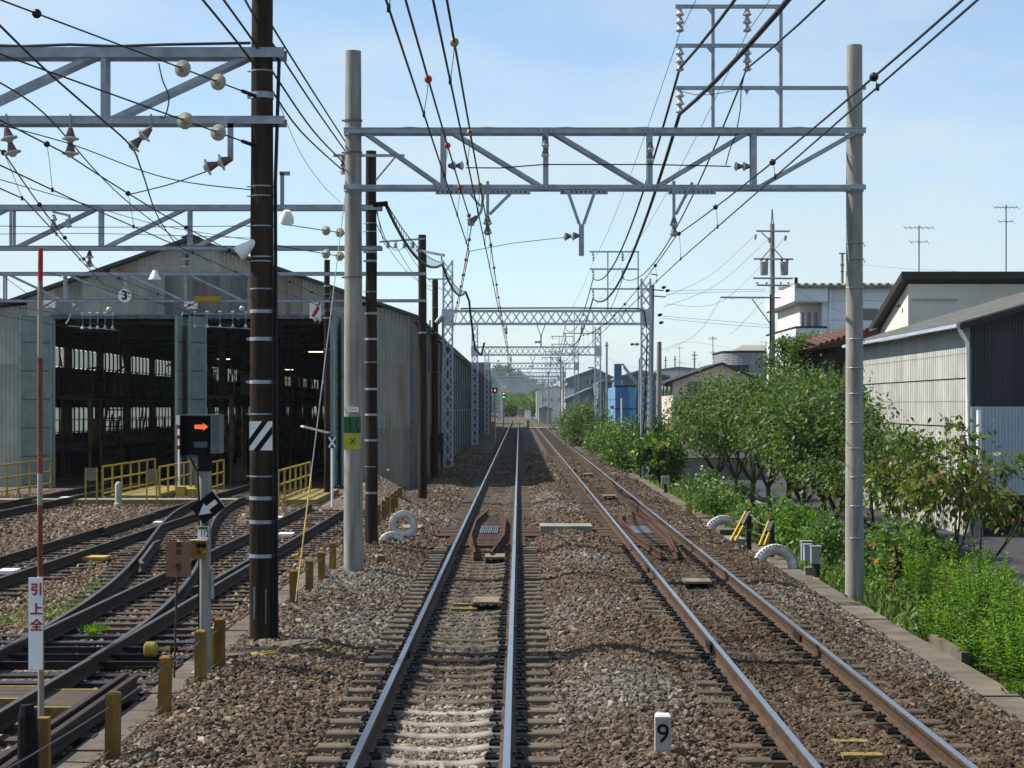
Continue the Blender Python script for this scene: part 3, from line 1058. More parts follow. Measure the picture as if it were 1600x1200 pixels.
# ------------------------------------------------------------------ dark timber poles
def timber_pole(px, Y, py_base, py_top, r, label, bands=(), X=None, taper=.85):
    x = xat(px, Y) if X is None else X
    zb_, zt_ = zat(py_base, Y) - .4, zat(py_top, Y)
    t = thing('timber_pole', label, 'pole', (x, Y, zb_ + .4))
    n = 9
    pts, rr = [], []
    pg = random.Random(int(px * 7 + Y))
    for i in range(n):
        u = i / (n - 1)
        pts.append((x + pg.uniform(-.008, .008), Y, zb_ + (zt_ - zb_) * u))
        rr.append(r * (1 - (1 - taper) * u))
    pp = MB().tube(pts, rr, 20).build('shaft', WOODPOLE, t, smooth=True)
    for py in bands:
        u = (zat(py, Y) - zb_) / (zt_ - zb_)
        band(x, Y, zat(py, Y) - .02, r * (1 - (1 - taper) * u) + .006, t, GALV, .042 if pg.random() < .7 else .014)
    return t
P1Y = 21.6
P1 = timber_pole(410, P1Y, 1003, -60, .155, 'thick dark timber pole with steel bands and a striped plate', (110, 148, 152, 290, 305, 352, 400, 407, 450, 487, 530, 597, 645, 742, 778, 815, 868), taper=.78)
p1x = xat(410, P1Y)
# black cables strapped along the pole's side
MB().tube([(p1x + .17, P1Y - .03, -.1), (p1x + .165, P1Y - .03, 2.4), (p1x + .155, P1Y - .03, 5.2), (p1x + .19, P1Y - .04, 6.3), (p1x + .2, P1Y - .04, 6.62), (p1x + .12, P1Y - .1, 6.78), (p1x - .1, P1Y - .12, 6.72)], .022, 7).build('cable', CABLE, P1)
MB().tube([(p1x + .14, P1Y - .1, -.1), (p1x + .135, P1Y - .1, 3.0), (p1x + .125, P1Y - .09, 6.0)], .013, 6).build('cable', CABLE, P1)
MB().tube([(p1x - .07, P1Y - .155, .15), (p1x - .07, P1Y - .15, .52)], .012, 6).tube([(p1x + .06, P1Y - .155, .1), (p1x + .06, P1Y - .15, .50)], .012, 6).build('earth_clip', GALV_D, P1)
S = thing('striped_plate', 'white plate with black diagonal stripes on the thick timber pole', 'sign', at(410, 703, P1Y - .16))
x0, x1, z0, z1 = xat(393, P1Y), xat(428.5, P1Y), zat(703, P1Y), zat(658, P1Y)
yf = P1Y - .172
MB().b2(x0, x1, yf, yf + .01, z0, z1).build('plate', WHITE, S)
w, h = x1 - x0, z1 - z0
def sp(u, v): return (x0 + u * w, yf - .003, z0 + v * h)
MB().prism([sp(0, .12), sp(0, .40), sp(.56, 1), sp(.82, 1)], (0, .0025, 0)).build('stripe', BLACK, S)
MB().prism([sp(.18, 0), sp(.46, 0), sp(1, .56), sp(1, .84)], (0, .0025, 0)).build('stripe', BLACK, S)
P2Y = 36.4
P2 = timber_pole(580, P2Y, 852, 236, .128, 'dark timber pole just behind the round concrete pole', (348, 361, 394, 408, 455, 490, 530, 565, 608, 648, 688, 728, 770), taper=.8)
p2x = xat(580, P2Y)
P3Y = 54.0
P3 = timber_pole(660, P3Y, 782, 367, .135, 'dark timber pole carrying a steel crossarm near the shed corner', (428, 470, 520), taper=.85)
p3x = xat(660, P3Y)
P4 = timber_pole(680, 70.0, 770, 437, .125, 'slim dark pole beside the nearest lattice mast, cable bracket on it', (480, 520), taper=.9)
P5Y = 58.0
P5 = timber_pole(511, P5Y, 775, 406, .10, 'thin dark pole standing before the shed bay, white and red board on it', (447, 459, 470, 485, 497, 545), taper=.9)
# crossarms
def arm(t, p, q, s=.06, m=GALV):
    return MB().bar(p, q, s, s).build('crossarm', m, t)
arm(P2, at(521, 243, P2Y - .12), at(632, 243, P2Y - .12), .05)
MB().bar(at(617, 246, P2Y - .12), at(587, 282, P2Y - .12), .03, .03).build('brace', GALV, P2)
arm(P2, at(583, 320, P2Y - .15), at(606, 318, P2Y - .15), .09, BLACK)
arm(P3, at(593, 378, P3Y - .14), at(664, 373, P3Y - .14), .05)
arm(P3, at(652, 391, P3Y - .14), at(694, 399, P3Y - .6), .08)
MB().bar(at(690, 400, P3Y - .6), at(690, 408, P3Y - .6), .04, .04).build('hook', GALV, P3)
for px in (606, 618, 632, 645):
    cone_ins(at(px, 377, P3Y - .14), (0, 0, -1), 2, .045, .10, P3, PORC, GALV)
for px, pz in ((536, 244),):
    cone_ins(at(px, pz, P2Y - .12), (0, 0, -1), 3, .05, .12, P2, PORC, PORC_BR)
arm(P4, at(668, 436, 70), at(706, 436, 70), .05)
# rigid cable bracket loops on P4
MB().tube([at(672, 500, 69.7), at(670, 580, 69.7), at(690, 581, 69.7), at(692, 500, 69.7)], .035, 6).build('cable_bracket', GALV_D, P4)
MB().lathe(at(682, 505, 69.8), (.8, 0, .9), [(0, .1), (.35, .12), (.4, .07)], 12).build('terminal', GREYBOX, P4, smooth=True)

# ladder-like stay cable (spacer lashed cable) hanging from P2 to P3 and on
def sag_pts(p, q, sag, n=16):
    p, q = Vector(p), Vector(q)
    return [p.lerp(q, i / n) - Vector((0, 0, 4 * sag * (i / n) * (1 - i / n))) for i in range(n + 1)]
C = thing('lashed_cable', 'black cable lashed below its carrier wire, swooping between dark timber poles', 'cable', at(604, 318, P2Y - .15))
A, B = at(604, 318, P2Y - .15), at(691, 410, P3Y - .6)
B2 = at(727, 455, 74)
for k, (p, q, sg) in enumerate(((A, B, .35), (B, B2, .3))):
    hi, lo = sag_pts(p, q, sg * .75), sag_pts(p - Vector((0, 0, .06)), q - Vector((0, 0, .06)), sg * 1.35)
    MB().tube(hi, .012, 5).build('carrier_wire', CABLE, C)
    MB().tube(lo, .035, 6).build('cable', CABLE, C)
    mb = MB()
    for i in range(1, 30):
        u = i / 30
        f = lambda arr: arr[min(15, int(u * 16))].lerp(arr[min(15, int(u * 16)) + 1], u * 16 - int(u * 16))
        mb.bar(f(hi), f(lo), .012, .012)
    mb.build('lashing_ring', CABLE, C)
MB().tube([B2, at(733, 470, 74), at(735, 490, 76), at(742, 545, 80), at(752, 555, 84), at(757, 535, 84)], .045, 7).build('drop_cable', CABLE, C)

# guy wires with yellow sleeves
def guy(p, q, label, ysleeve=.22, parent=None):
    t = thing('guy_wire', label, 'guy wire', q)
    p, q = Vector(p), Vector(q)
    MB().tube([p, q], .007, 5).build('wire', GALV, t)
    MB().tube([q.lerp(p, .02), q.lerp(p, ysleeve)], .011, 7).build('sleeve', YELLOW, t)
    MB().tube([q + Vector((-.05, 0, .6)), q + Vector((.03, 0, .62))], .022, 7).build('knob', YELLOW, t)
guy(at(540, 300, 29.5), at(462, 940, 24.6), 'pale guy wire with yellow sleeve slanting to the ground beside the thick pole', .27)
guy(at(590, 560, 38), at(607, 778, 41), 'short pale guy wire behind the dark timber pole', .1)

# ------------------------------------------------------------------ yard gantry beams
def yard_beam(Y, pyt, pyb, px_r, px_l_m, posts, t_label, left_x, panel, chord=.10, kind=0):
    zt_, zb_ = zat(pyt, Y), zat(pyb, Y)
    xr = xat(px_r, Y)
    t = thing('yard_beam', t_label, 'gantry', (left_x, Y, -.2))
    for yo in (-.14, .14):
        MB().bar((left_x, Y + yo, zt_), (xr, Y + yo, zt_), .014, chord).build('top_chord', GALV, t)
        MB().bar((left_x, Y + yo * .8, zt_ + chord * .45), (xr, Y + yo * .8, zt_ + chord * .45), .07, .012).build('chord_flange', GALV, t)
        MB().bar((left_x, Y + yo, zb_), (xr, Y + yo, zb_), .014, chord * .8).build('bottom_chord', GALV, t)
        MB().bar((left_x, Y + yo * .8, zb_ + .03), (xr, Y + yo * .8, zb_ + .03), .07, .012).build('chord_flange', GALV, t)
    x = xat(posts, Y)
    xs_ = []
    while x > left_x:
        xs_.append(x)
        x -= panel
    for x in xs_:
        MB().bar((x, Y - .125, zb_), (x, Y - .125, zt_), .06, .012).bar((x, Y + .125, zb_), (x, Y + .125, zt_), .06, .012).build('truss_post', GALV, t)
    for x in [xs_[0] + panel] + xs_:
        xa = min(x - .1, xr - .1)
        a, b = (xa, x - panel + .1) if kind == 0 else (x - panel + .1, xa)
        MB().bar((a, Y - .11, zt_ - .02), (b, Y - .11, zb_ + .02), .012, .06).bar((a, Y + .11, zt_ - .02), (b, Y + .11, zb_ + .02), .012, .06).build('diagonal', GALV, t)
    # far-end pole of the beam
    MB().tube([(left_x, Y, -.4), (left_x, Y, zt_ + .8)], [.14, .12], 16).build('end_pole', WOODPOLE, t, smooth=True)
    return t, zt_, zb_
B1, b1t, b1b = yard_beam(P1Y, 85, 190, 446, 0, 165, 'nearest yard truss beam clamped to the thick timber pole', -17.5, 1.80, .115)
B2_, b2t, b2b = yard_beam(P2Y, 325, 388, 597, 0, 297, 'second yard truss beam from the camera, ending behind the round concrete pole', -18.5, 1.74)
B3, b3t, b3b = yard_beam(P3Y, 428, 470, 666, 0, 290, 'third yard truss beam, the one just before the shed gable', -19.0, 1.75, .10, 1)
# hanging insulators of the first beam
for px, py, ax, col in ((10, 200, (.25, 0, -1), PORC_BR), (110, 200, (0, 0, -1), PORC_BR), (236, 200, (-.75, 0, -.75), PORC_BR), (362, 248, (-1, 0, -.35), PORC_BR)):
    cone_ins(at(px, py, P1Y - .16), ax, 2, .10, .17, B1, PORC, col)
for px in (10, 110, 236):
    MB().bar(at(px, 178, P1Y - .16), at(px, 200, P1Y - .16), .02, .02).build('hanger_bolt', GALV, B1)
MB().b2(xat(359, P1Y), xat(368, P1Y), P1Y - .17, P1Y - .155, zat(254, P1Y), zat(188, P1Y)).b2(xat(343, P1Y), xat(368, P1Y), P1Y - .17, P1Y - .155, zat(203, P1Y), zat(196, P1Y)).build('hanger_plate', GALV, B1)
# black cable laid along the top chord
MB().tube([(-9, P1Y - .1, b1t + .08)] + [(x, P1Y - .1, b1t + .075 + (.02 if i % 2 else 0)) for i, x in enumerate(np.arange(-8.4, -2.9, .55))] + [(p1x - .12, P1Y - .12, b1t + .11)], .018, 6).build('cable', CABLE, B1)
for px, py in ((92, 335), (95, 335)):
    cone_ins(at(px - 8 if px == 92 else px + 12, py, P2Y - .15), (0, 0, -1), 2, .07, .13, B2_, PORC, GALV)
MB().bar(at(82, 331, P2Y - .15), at(110, 337, P2Y - .15), .04, .04).build('insulator_arm', GALV, B2_)
cone_ins(at(140, 392, P2Y), (0, 0, -1), 2, .085, .16, B2_, PORC, PORC_BR)
cone_ins(at(292, 396, P2Y), (0, 0, -1), 2, .08, .15, B2_, PORC, PORC_BR)
MB().bar(at(441, 270, 25), at(441, 328, 25), .05, .05).bar(at(437, 271, 25), at(453, 271, 25), .05, .05).build('hanger_arm', GALV, P1)
# floodlights, one tilted on the thick pole, one hanging before the gable
L = thing('floodlight', 'white tilted floodlight fixed low on the side of the thick timber pole', 'lamp', at(384, 390, P1Y))
MB().lathe(at(372, 397, P1Y - .1), (.75, .1, .55), [(0, .085), (.05, .09), (.16, .06), (.24, .045), (.26, .03)], 14).build('lamp_housing', WHITE, L, smooth=True)
MB().bar(at(384, 388, P1Y - .1), at(396, 378, P1Y - .1), .03, .03).build('bracket', GALV_D, L)
L = thing('floodlight', 'round white floodlight behind the thick timber pole, on its right side', 'lamp', at(447, 345, 24))
MB().lathe(at(447, 350, 24), (.1, -.3, .8), [(0, .07), (.02, .10), (.10, .09), (.18, .04)], 14).build('lamp_housing', WHITE, L, smooth=True)
L = thing('pendant_lamp', 'white conical lamp hanging in front of the shed gable', 'lamp', at(242, 430, P3Y))
MB().lathe(at(242, 437, P3Y - .2), (0, 0, 1), [(0, .19), (.01, .19), (.2, .09), (.27, .06)], 16).build('lamp_shade', WHITE, L, smooth=True)
MB().bar(at(242, 423, P3Y - .2), at(242, 414, P3Y - .2), .02, .02).build('stem', GALV, L)

# ------------------------------------------------------------------ lattice gantries further along
def lattice_post(x, Y, z0, z1, w=.46, d=.40, step=.55, parent=None, far=False, name='mast'):
    mb = MB()
    a = .07
    for sx in (-1, 1):
        for sy in (-1, 1):
            mb.bar((x + sx * (w / 2 - a / 2), Y + sy * d / 2, z0), (x + sx * (w / 2 - a / 2), Y + sy * d / 2, z1), a, .02)
    o = mb.build(name, GALV_L, parent)
    mb = MB()
    z = z0 + .1
    while z + step < z1:
        for sy in ((-1,) if far else (-1, 1)):
            yy = Y + sy * (d / 2 - .012 * sy * 0) - .012
            mb.bar((x - w / 2 + a / 2, yy, z), (x + w / 2 - a / 2, yy, z + step), .012, .045)
            mb.bar((x + w / 2 - a / 2, yy - .012, z), (x - w / 2 + a / 2, yy - .012, z + step), .012, .045)
        if not far:
            for sx in (-1, 1):
                xx = x + sx * (w / 2)
                mb.bar((xx, Y - d / 2, z), (xx, Y + d / 2, z + step), .012, .04)
        z += step
    mb.build('lacing', GALV_L, o)
    return o

def lattice_gantry(Y, label, left_top, frame=True, sh=0.0, lx=None, rx=None, detail=True, beam_z=(6.22, 6.78)):
    lx = (-2.46 if lx is None else lx) + sh
    rx = (6.22 if rx is None else rx) + sh
    t = thing('lattice_gantry', label, 'gantry', ((lx + rx) / 2, Y, -.5))
    far = Y > 150
    lattice_post(lx, Y, -.5, left_top, parent=t, far=far)
    lattice_post(rx, Y, -.8, 8.2 if detail else 7.2, parent=t, far=far)
    zb_, zt_ = beam_z
    mb = MB()
    for z in (zb_, zt_):
        for yo in ((-.18,) if far else (-.18, .18)):
            mb.bar((lx, Y + yo, z), (rx, Y + yo, z), .02, .10)
    bo = mb.build('beam_chords', GALV_L, t)
    mb = MB()
    n = 20
    for i in range(n):
        x0 = lx + .5 + (rx - lx - 1.0) * i / n
        x1 = lx + .5 + (rx - lx - 1.0) * (i + 1) / n
        mb.bar((x0, Y - .19, zb_), (x1, Y - .19, zt_), .012, .05)
        mb.bar((x1, Y - .205, zb_), (x0, Y - .205, zt_), .012, .05)
    mb.build('lacing', GALV_L, bo)
    for x, s in ((lx, 1), (rx, -1)):
        MB().b2(x - .26, x + .26, Y - .226, Y - .215, zb_ - .1, zt_ + .08).build('gusset', GALV_L, t)
    if frame:
        for dx, zz in ((4.55, 9.4), (5.88, 9.4)):
            MB().bar((dx + sh, Y, zt_), (dx + sh, Y, zz), .06, .06).build('frame_post', GALV_L, t)
        for z, xr in ((9.38, 5.93), (8.62, 5.93), (7.75, 6.45)):
            MB().bar((3.75 + sh, Y - .04, z), (xr + sh, Y - .04, z), .06, .075).build('frame_arm', GALV_L, t)
            for x in (3.9, 5.2):
                if z > 8 or x < 4:
                    cone_ins((x + sh, Y - .04, z - .04), (0, 0, -1), 3 if not far else 2, .075, .12, t, PORC, GALV_L)
    # hanging V for the left track
    xm = 1.62 + sh
    MB().bar((xm - .2, Y - .2, zb_), (xm, Y - .2, zb_ - .55), .05, .04).bar((xm + .2, Y - .2, zb_), (xm, Y - .2, zb_ - .55), .05, .04).bar((xm, Y - .2, zb_ - .5), (xm, Y - .2, zb_ - 1.0), .07, .05).build('hanger_arm', GALV_L, t)
    if not far:
        for xi in (.1, 3.4):
            cone_ins((xi + sh, Y - .2, zb_ - .15), (0, 0, -1), 2, .075, .15, t, PORC, GALV_D)
            MB().bar((xi + sh, Y - .2, zb_), (xi + sh, Y - .2, zb_ - .16), .05, .04).build('hanger_arm', GALV_L, t)
        cone_ins((xm - .02, Y - .2, zb_ - .8), (-1, 0, 0), 2, .07, .13, t, PORC, GALV_D)
        cone_ins((rx - .3, Y - .25, zb_ - .9), (-1, 0, 0), 2, .09, .2, t, PORC, GALV_D)
    return t
G2 = lattice_gantry(81.4, 'nearest lattice gantry, with cable running along its beam and down its mast', 9.0)
MB().tube([(-1.9, 81.0, 6.87), (0, 81.0, 6.89), (3, 81.0, 6.90), (5.9, 81.0, 6.87), (6.12, 81.0, 6.75), (6.2, 81.0, 6.2), (6.25, 81.0, 5.6), (6.15, 81.0, 2.5), (6.0, 81.0, 0.6), (5.95, 81.0, -.6)], .032, 7).build('cable', CABLE, G2)
lattice_gantry(131.0, 'second lattice gantry along the line', 8.6)
lattice_gantry(180.0, 'third lattice gantry along the line', 8.0)
for i, Y in enumerate((230, 258, 288, 318, 350, 385, 422, 462, 505, 550)):
    lattice_gantry(Y, ('fourth', 'fifth', 'sixth', 'seventh', 'eighth', 'ninth', 'tenth', 'eleventh', 'twelfth', 'farthest')[i] + ' lattice gantry along the line, near the far hill', 7.4, i < 2, curve_shift(Y), detail=False)
# second mast pole next to the right lattice masts: slim utility poles
def slim_pole(px, Y, py_b, py_t, r, label, mat=CONC_POLE, lean=0.0, name='concrete_pole'):
    x = xat(px, Y)
    b = (x, Y, zat(py_b, Y))
    o = MB().tube([(x, Y, b[2] - .3), (x + lean, Y, zat(py_t, Y))], [r, r * .8], 14)
    return o, b
t = thing('leaning_pole', 'slim weathered pole leaning beside the nearest right lattice mast, wires at its top', 'pole', (xat(1014, 83), 83, -.9))
MB().tube([(xat(1014, 83), 83, -1.0), (xat(1019, 83), 83, zat(445, 83))], [.14, .10], 14).build('shaft', CONC_POLE, t, smooth=True)
for py, a, b in ((428, 1017, 1028), (452, 1008, 1037), (462, 1014, 1040)):
    MB().bar(at(a, py, 82.8), at(b, py + 2, 82.8), .05, .05).build('crossarm', GALV_D, t)
for px, py in ((1034, 450), (1040, 455), (1030, 505), (1028, 493)):
    MB().lathe(at(px, py, 82.7), (.9, 0, .25), [(0, .04), (.03, .07), (.12, .07), (.2, .03)], 10).build('insulator', BLACK, t, smooth=True)
t = thing('concrete_pole', 'bare concrete pole standing among shrubs before the blue building', 'pole', (xat(1029, 95), 95, -1.0))
MB().tube([(xat(1029, 95), 95, -1.2), (xat(1030, 95), 95, zat(534, 95))], [.16, .12], 16).build('shaft', CONC_POLE, t, smooth=True)

# ------------------------------------------------------------------ post fence on the left
FX = -2.52
FE = thing('post_fence', 'row of short ochre timber posts strung with two wires beside the yard', 'fence', (FX, 14, -.2))
fy = [(14.5, -.0), (16.6, 0), (18.5, 0), (19.55, .02), (25.7, .06), (27.4, .08), (29.0, .1), (31.0, .06)] + [(34 + 1.75 * i, .0 - .012 * i) for i in range(12)]
tops = []
for i, (y, dx) in enumerate(fy):
    h = .62 if y < 20 else .58
    x = FX + dx + (.0 if y > 13 else 0)
    zb_ = -.24 if y < 33 else -.22
    w = .105
    tl = rs.uniform(-.02, .02)
    mb = MB()
    mb.add([(x - w / 2, y - w / 2, zb_ - .2), (x + w / 2, y - w / 2, zb_ - .2), (x + w / 2, y + w / 2, zb_ - .2), (x - w / 2, y + w / 2, zb_ - .2),
            (x - w / 2 + tl, y - w / 2, zb_ + h - .015), (x + w / 2 + tl, y - w / 2, zb_ + h - .015), (x + w / 2 + tl, y + w / 2, zb_ + h - .015), (x - w / 2 + tl, y + w / 2, zb_ + h - .015),
            (x - w / 2 + .015 + tl, y - w / 2 + .015, zb_ + h), (x + w / 2 - .015 + tl, y - w / 2 + .015, zb_ + h), (x + w / 2 - .015 + tl, y + w / 2 - .015, zb_ + h), (x - w / 2 + .015 + tl, y + w / 2 - .015, zb_ + h)],
           [(3, 2, 1, 0), (0, 1, 5, 4), (1, 2, 6, 5), (2, 3, 7, 6), (3, 0, 4, 7), (4, 5, 9, 8), (5, 6, 10, 9), (6, 7, 11, 10), (7, 4, 8, 11), (8, 9, 10, 11)])
    mb.build('post', POST, FE)
    tops.append((x + .01, y, zb_ + h))
for k in range(len(tops) - 1):
    (xa, ya, za), (xb, yb, zb_) = tops[k], tops[k + 1]
    if yb - ya > 4:
        continue
    for dz in (.10, .44):
        MB().tube(sag_pts((xa, ya - .056, za - dz), (xb, yb - .056, zb_ - dz), .015, 4), .006, 5).build('wire', WIRE_G, FE)
MB().tube(sag_pts((-2.75, 10.5, .28), (tops[0][0], 14.44, tops[0][2] - .1), .02, 4), .006, 5).build('wire', WIRE_G, FE)
MB().tube(sag_pts((-2.75, 10.5, -.06), (tops[0][0], 14.44, tops[0][2] - .44), .02, 4), .006, 5).build('wire', WIRE_G, FE)

# foreground stump, short yellow post, white board with red characters on a red and white pole
o = MB().tube([at(44, 1250, 13.4), at(44, 1160, 13.4), at(43, 1118, 13.4), at(42, 1101, 13.4)], [.078, .076, .066, .045], 10).build('tarred_stump', BLACK, loc=at(44, 1215, 13.4))
tag(o, 'black tarred stump with a tapered top at the lower picture edge', 'stump')
o = MB().b2(xat(60, 13.9), xat(77, 13.9), 13.86, 13.95, -.5, zat(1121, 13.9)).build('short_post', POST, loc=(xat(68, 13.9), 13.9, -.3))
tag(o, 'short ochre post right beside the black tarred stump', 'post')
BY = 14.6
S = thing('board_pole', 'white upright board with red characters on a thin rust-red and white pole', 'sign', at(62, 1185, BY))
pp = MB()
pp.tube([at(64.5, 1215, BY), at(64, 1045, BY), at(63, 900, BY)], [.026, .024, .022], 10, 0)
pp.tube([at(63, 899.5, BY), at(62.5, 790, BY)], [.022, .021], 10, 1)
pp.tube([at(62.5, 789.5, BY), at(62.5, 740, BY)], [.021, .021], 10, 0)
pp.tube([at(62.5, 739.5, BY), at(62.5, 560, BY)], [.021, .0205], 10, 1)
pp.tube([at(62.5, 559.5, BY), at(63, 440, BY)], [.0205, .02], 10, 0)
pp.tube([at(63, 439.5, BY), at(63.5, 388, BY)], [.02, .019], 10, 2)
PINK_RUST = pm('rusting_red_paint', (.30, .10, .065), (.15, .05, .035), 9, .7, 0, .15, 40, 0, (1, 1, .3), c3=(.45, .38, .33))
PALE_RUST = pm('rust_streaked_white', (.52, .47, .42), (.28, .19, .14), 5, .65, 0, .1, 40, 0, (2, 2, .2), c3=(.62, .60, .58))
pp.build('pole', [PALE_RUST, PINK_RUST, RED], S, smooth=True)
MB().b2(xat(47, BY), xat(68.5, BY), BY - .05, BY - .032, zat(1045, BY), zat(902, BY)).build('board', WHITE, S)
for ch, py in (('引', 922), ('上', 953), ('全', 978)):
    lettering(ch, .098, at(57, py, BY - .053), 0, RED, S, 'lettering', bold=.0028)

# ------------------------------------------------------------------ signal post with arrow box
SY = 19.4
sx = xat(320, SY)
S = thing('route_indicator', 'concrete signal post with black arrow box, tilted arrow board and 112 plate', 'signal', (sx, SY, -.2))
MB().tube([(sx, SY, -.5), (sx, SY, zat(735, SY))], [.066, .06], 18).build('post', CONC_POLE, S, smooth=True)
MB().tube([(sx, SY, zat(736, SY)), (sx, SY, zat(705, SY))], [.075, .075], 18).build('post_collar', BLACK, S, smooth=True)
x0, x1, z0, z1 = xat(287.5, SY), xat(332, SY), zat(711, SY), zat(650, SY)
hs = MB()
hs.b2(x0, x1, SY - .05, SY + .24, z0, z1)
box_ = hs.build('indicator_box', BLACK, S)
MB().b2(x0 - .012, x1 + .085, SY - .12, SY + .25, z1 + .003, z1 + .018).build('hood', GALV_D, box_)
MB().prism([(x1 + .003, SY - .14, z0 + .02), (x1 + .003, SY + .20, z0 + .02), (x1 + .003, SY + .20, z1), (x1 + .003, SY - .14, z1)], (.085, 0, 0)).build('side_cheek', GALV_D, box_)
MB().b2(x0 - .015, x0 - .003, SY - .16, SY + .2, z0, z1).build('side_cheek', BLACK, box_)
ARROW = glow_mat('lit_orange_arrow', (1.0, .16, .03), .42)
ya = SY - .056
def ap(px, py, yy=ya): return at(px, py, yy)
MB().prism([ap(304, 663.6), ap(317, 663.6), ap(317, 661), ap(325.5, 666.8), ap(317, 673), ap(317, 670.2), ap(304, 670.2)], (0, .004, 0)).build('lit_arrow', ARROW, box_)
MB().b2(xat(304, SY), xat(325, SY), SY - .054, SY - .051, zat(699, SY), zat(690, SY)).build('window_lens', GALV_D, box_)
MB().tube([at(296, 712, SY), at(300, 720, SY - .05), at(309, 738, SY - .07), at(311, 780, SY - .07), at(310.5, 1010, SY - .075)], .011, 6).build('cable', CABLE, S)
# tilted arrow board
c = at(325, 793, SY - .09)
M45 = Matrix.Rotation(R(-38), 3, 'Y')
bd = MB()
bd.box(c, (.285, .02, .215), 0, 0, 0, R(-38))
abd = bd.build('arrow_board', BLACK, S)
mb = MB()
mb.box(c + M45 @ Vector((0.146, 0, 0)), (.008, .026, .218), 0, 0, 0, R(-38))
mb.build('board_edge', GALV, abd)
def ab(u, v): return c + M45 @ Vector((u, -.0135, v))
MB().prism([ab(.11, -.028), ab(.11, .022), ab(-.005, .022), ab(-.005, .062), ab(-.125, -.003), ab(-.005, -.068), ab(-.005, -.028)], (0, .003, 0)).build('white_arrow', pm('arrow_white', (.62, .62, .62), (.50, .50, .51), 6, .5, K=1), abd)
MB().tube([at(325, 815, SY - .075), at(321, 825, SY - .07)], .012, 6).build('bracket', GALV_D, S)
pl_ = MB().b2(xat(311, SY), xat(328, SY), SY - .085, SY - .075, zat(841, SY), zat(821.5, SY)).build('number_plate', WHITE, S)
lettering('112', .105, at(319.5, 834.2, SY - .088), 0, BLACK, pl_, 'lettering', bold=.0022, xs=.56)
MB().b2(xat(312, SY), xat(327, SY), SY - .0875, SY - .0855, zat(826.5, SY), zat(822.5, SY)).build('green_strip', GREEN_S, pl_)
x0, x1, z0, z1 = xat(302.5, SY), xat(326, SY), zat(872, SY), zat(844, SY)
TANBOX = pm('ochre_enamel', (.36, .24, .06), (.22, .14, .04), 12, .6, 0, .15, 40)
bx = MB().b2(x0, x1, SY - .16, SY - .075, z0, z1).build('lamp_box', TANBOX, S)
MB().b2(x0 - .008, x1 + .012, SY - .2, SY - .07, z1 + .002, z1 + .014).build('box_lid', pm('cream_enamel', (.55, .47, .30), (.42, .34, .2), 9, .6), bx)
for px, py, cc in ((311, 852.5, BLACK), (319, 852.5, BLACK), (311, 862, RED), (319, 862, YELLOW)):
    MB().lathe(at(px, py, SY - .1615), (0, -1, 0), [(0, .024), (.02, .024), (.02, .018), (.004, .018)], 12).build('lens', cc, bx, smooth=True)
MB().b2(xat(331, SY) , xat(335, SY), SY - .05, SY - .02, zat(935, SY), zat(893, SY)).build('pipe_guard', GALV, S)
MB().box((sx, SY, -.22), (.26, .26, .12)).build('footing', CONC, S)
t = thing('cable_cover', 'yellow cable duct at the foot of the signal post', 'cable duct', (sx - .02, SY + .25, -.2))
MB().b2(sx - .08, sx + .1, SY + .2, SY + .3, -.3, zat(985, SY)).build('duct', YELLOW, t)
t = thing('ground_cable', 'black and yellow cables snaking on gravel between signal post and thick pole', 'cable', (-2.2, 20.4, -.15))
MB().tube([(sx + .1, 19.8, -.14), (-2.45, 20.3, -.1), (-2.3, 20.6, -.09), (-2.12, 20.5, -.09), (-1.98, 20.7, -.09)], .025, 7).build('black_cable', CABLE, t)
MB().tube([(-2.3, 20.3, -.09), (-2.15, 20.15, -.07), (-2.0, 20.3, -.07), (-1.98, 20.62, -.06), (-2.1, 20.75, -.07)], .015, 7).tube([(-2.28, 20.2, -.09), (-2.1, 20.05, -.07), (-1.96, 20.2, -.07)], .013, 7).build('yellow_cable', YELLOW, t)
# faded brown board on a rusty stick
S = thing('faded_board', 'faded brown notice board with dark characters on a thin rusty stick', 'sign', at(273, 1055, 19.0))
MB().tube([at(272, 1062, 19), at(277, 900, 19), at(279, 850, 19)], .011, 7).build('stick', RUST, S)
bo = MB().b2(xat(260, 19), xat(299.5, 19), 18.955, 18.972, zat(901, 19), zat(845.5, 19)).build('board', BROWN_SIGN, S)
DKBR = pm('dark_brown_ink', (.07, .035, .025), (.05, .025, .018), 6, .7)
for ch, py in (('検', 852), ('査', 863), ('終', 885), ('了', 894)):
    lettering(ch, .066, at(279, py, 18.951), 0, DKBR, bo, 'lettering')

# distance post with a 9
PY_ = 14.4
x = xat(1035.5, PY_)
S = thing('distance_post', 'short white square post with a black 9 between the tracks', 'distance post', (x, PY_, -.1))
w = .122
POSTW = pm('dirty_white_post', (.56, .55, .46), (.40, .385, .30), 9, .75, 0, .15, 40, 0, (1, 1, .6))
MB().b2(x - w / 2, x + w / 2, PY_ - .05, PY_ + .05, -.35, zat(1119, PY_)).build('post', POSTW, S)
mb = MB()
zt_ = zat(1119, PY_)
mb.add([(x - w / 2, PY_ - .05, zt_ + .001), (x + w / 2, PY_ - .05, zt_ + .001), (x + w / 2, PY_ + .05, zt_ + .001), (x - w / 2, PY_ + .05, zt_ + .001),
        (x - w / 2 + .012, PY_ - .038, zt_ + .02), (x + w / 2 - .012, PY_ - .038, zt_ + .02), (x + w / 2 - .012, PY_ + .038, zt_ + .02), (x - w / 2 + .012, PY_ + .038, zt_ + .02)],
       [(0, 1, 5, 4), (1, 2, 6, 5), (2, 3, 7, 6), (3, 0, 4, 7), (4, 5, 6, 7)])
mb.build('cap', WHITE, S)
lettering('9', .205, at(1036, 1147.5, PY_ - .053), 0, BLACK, S, 'lettering', bold=.001)

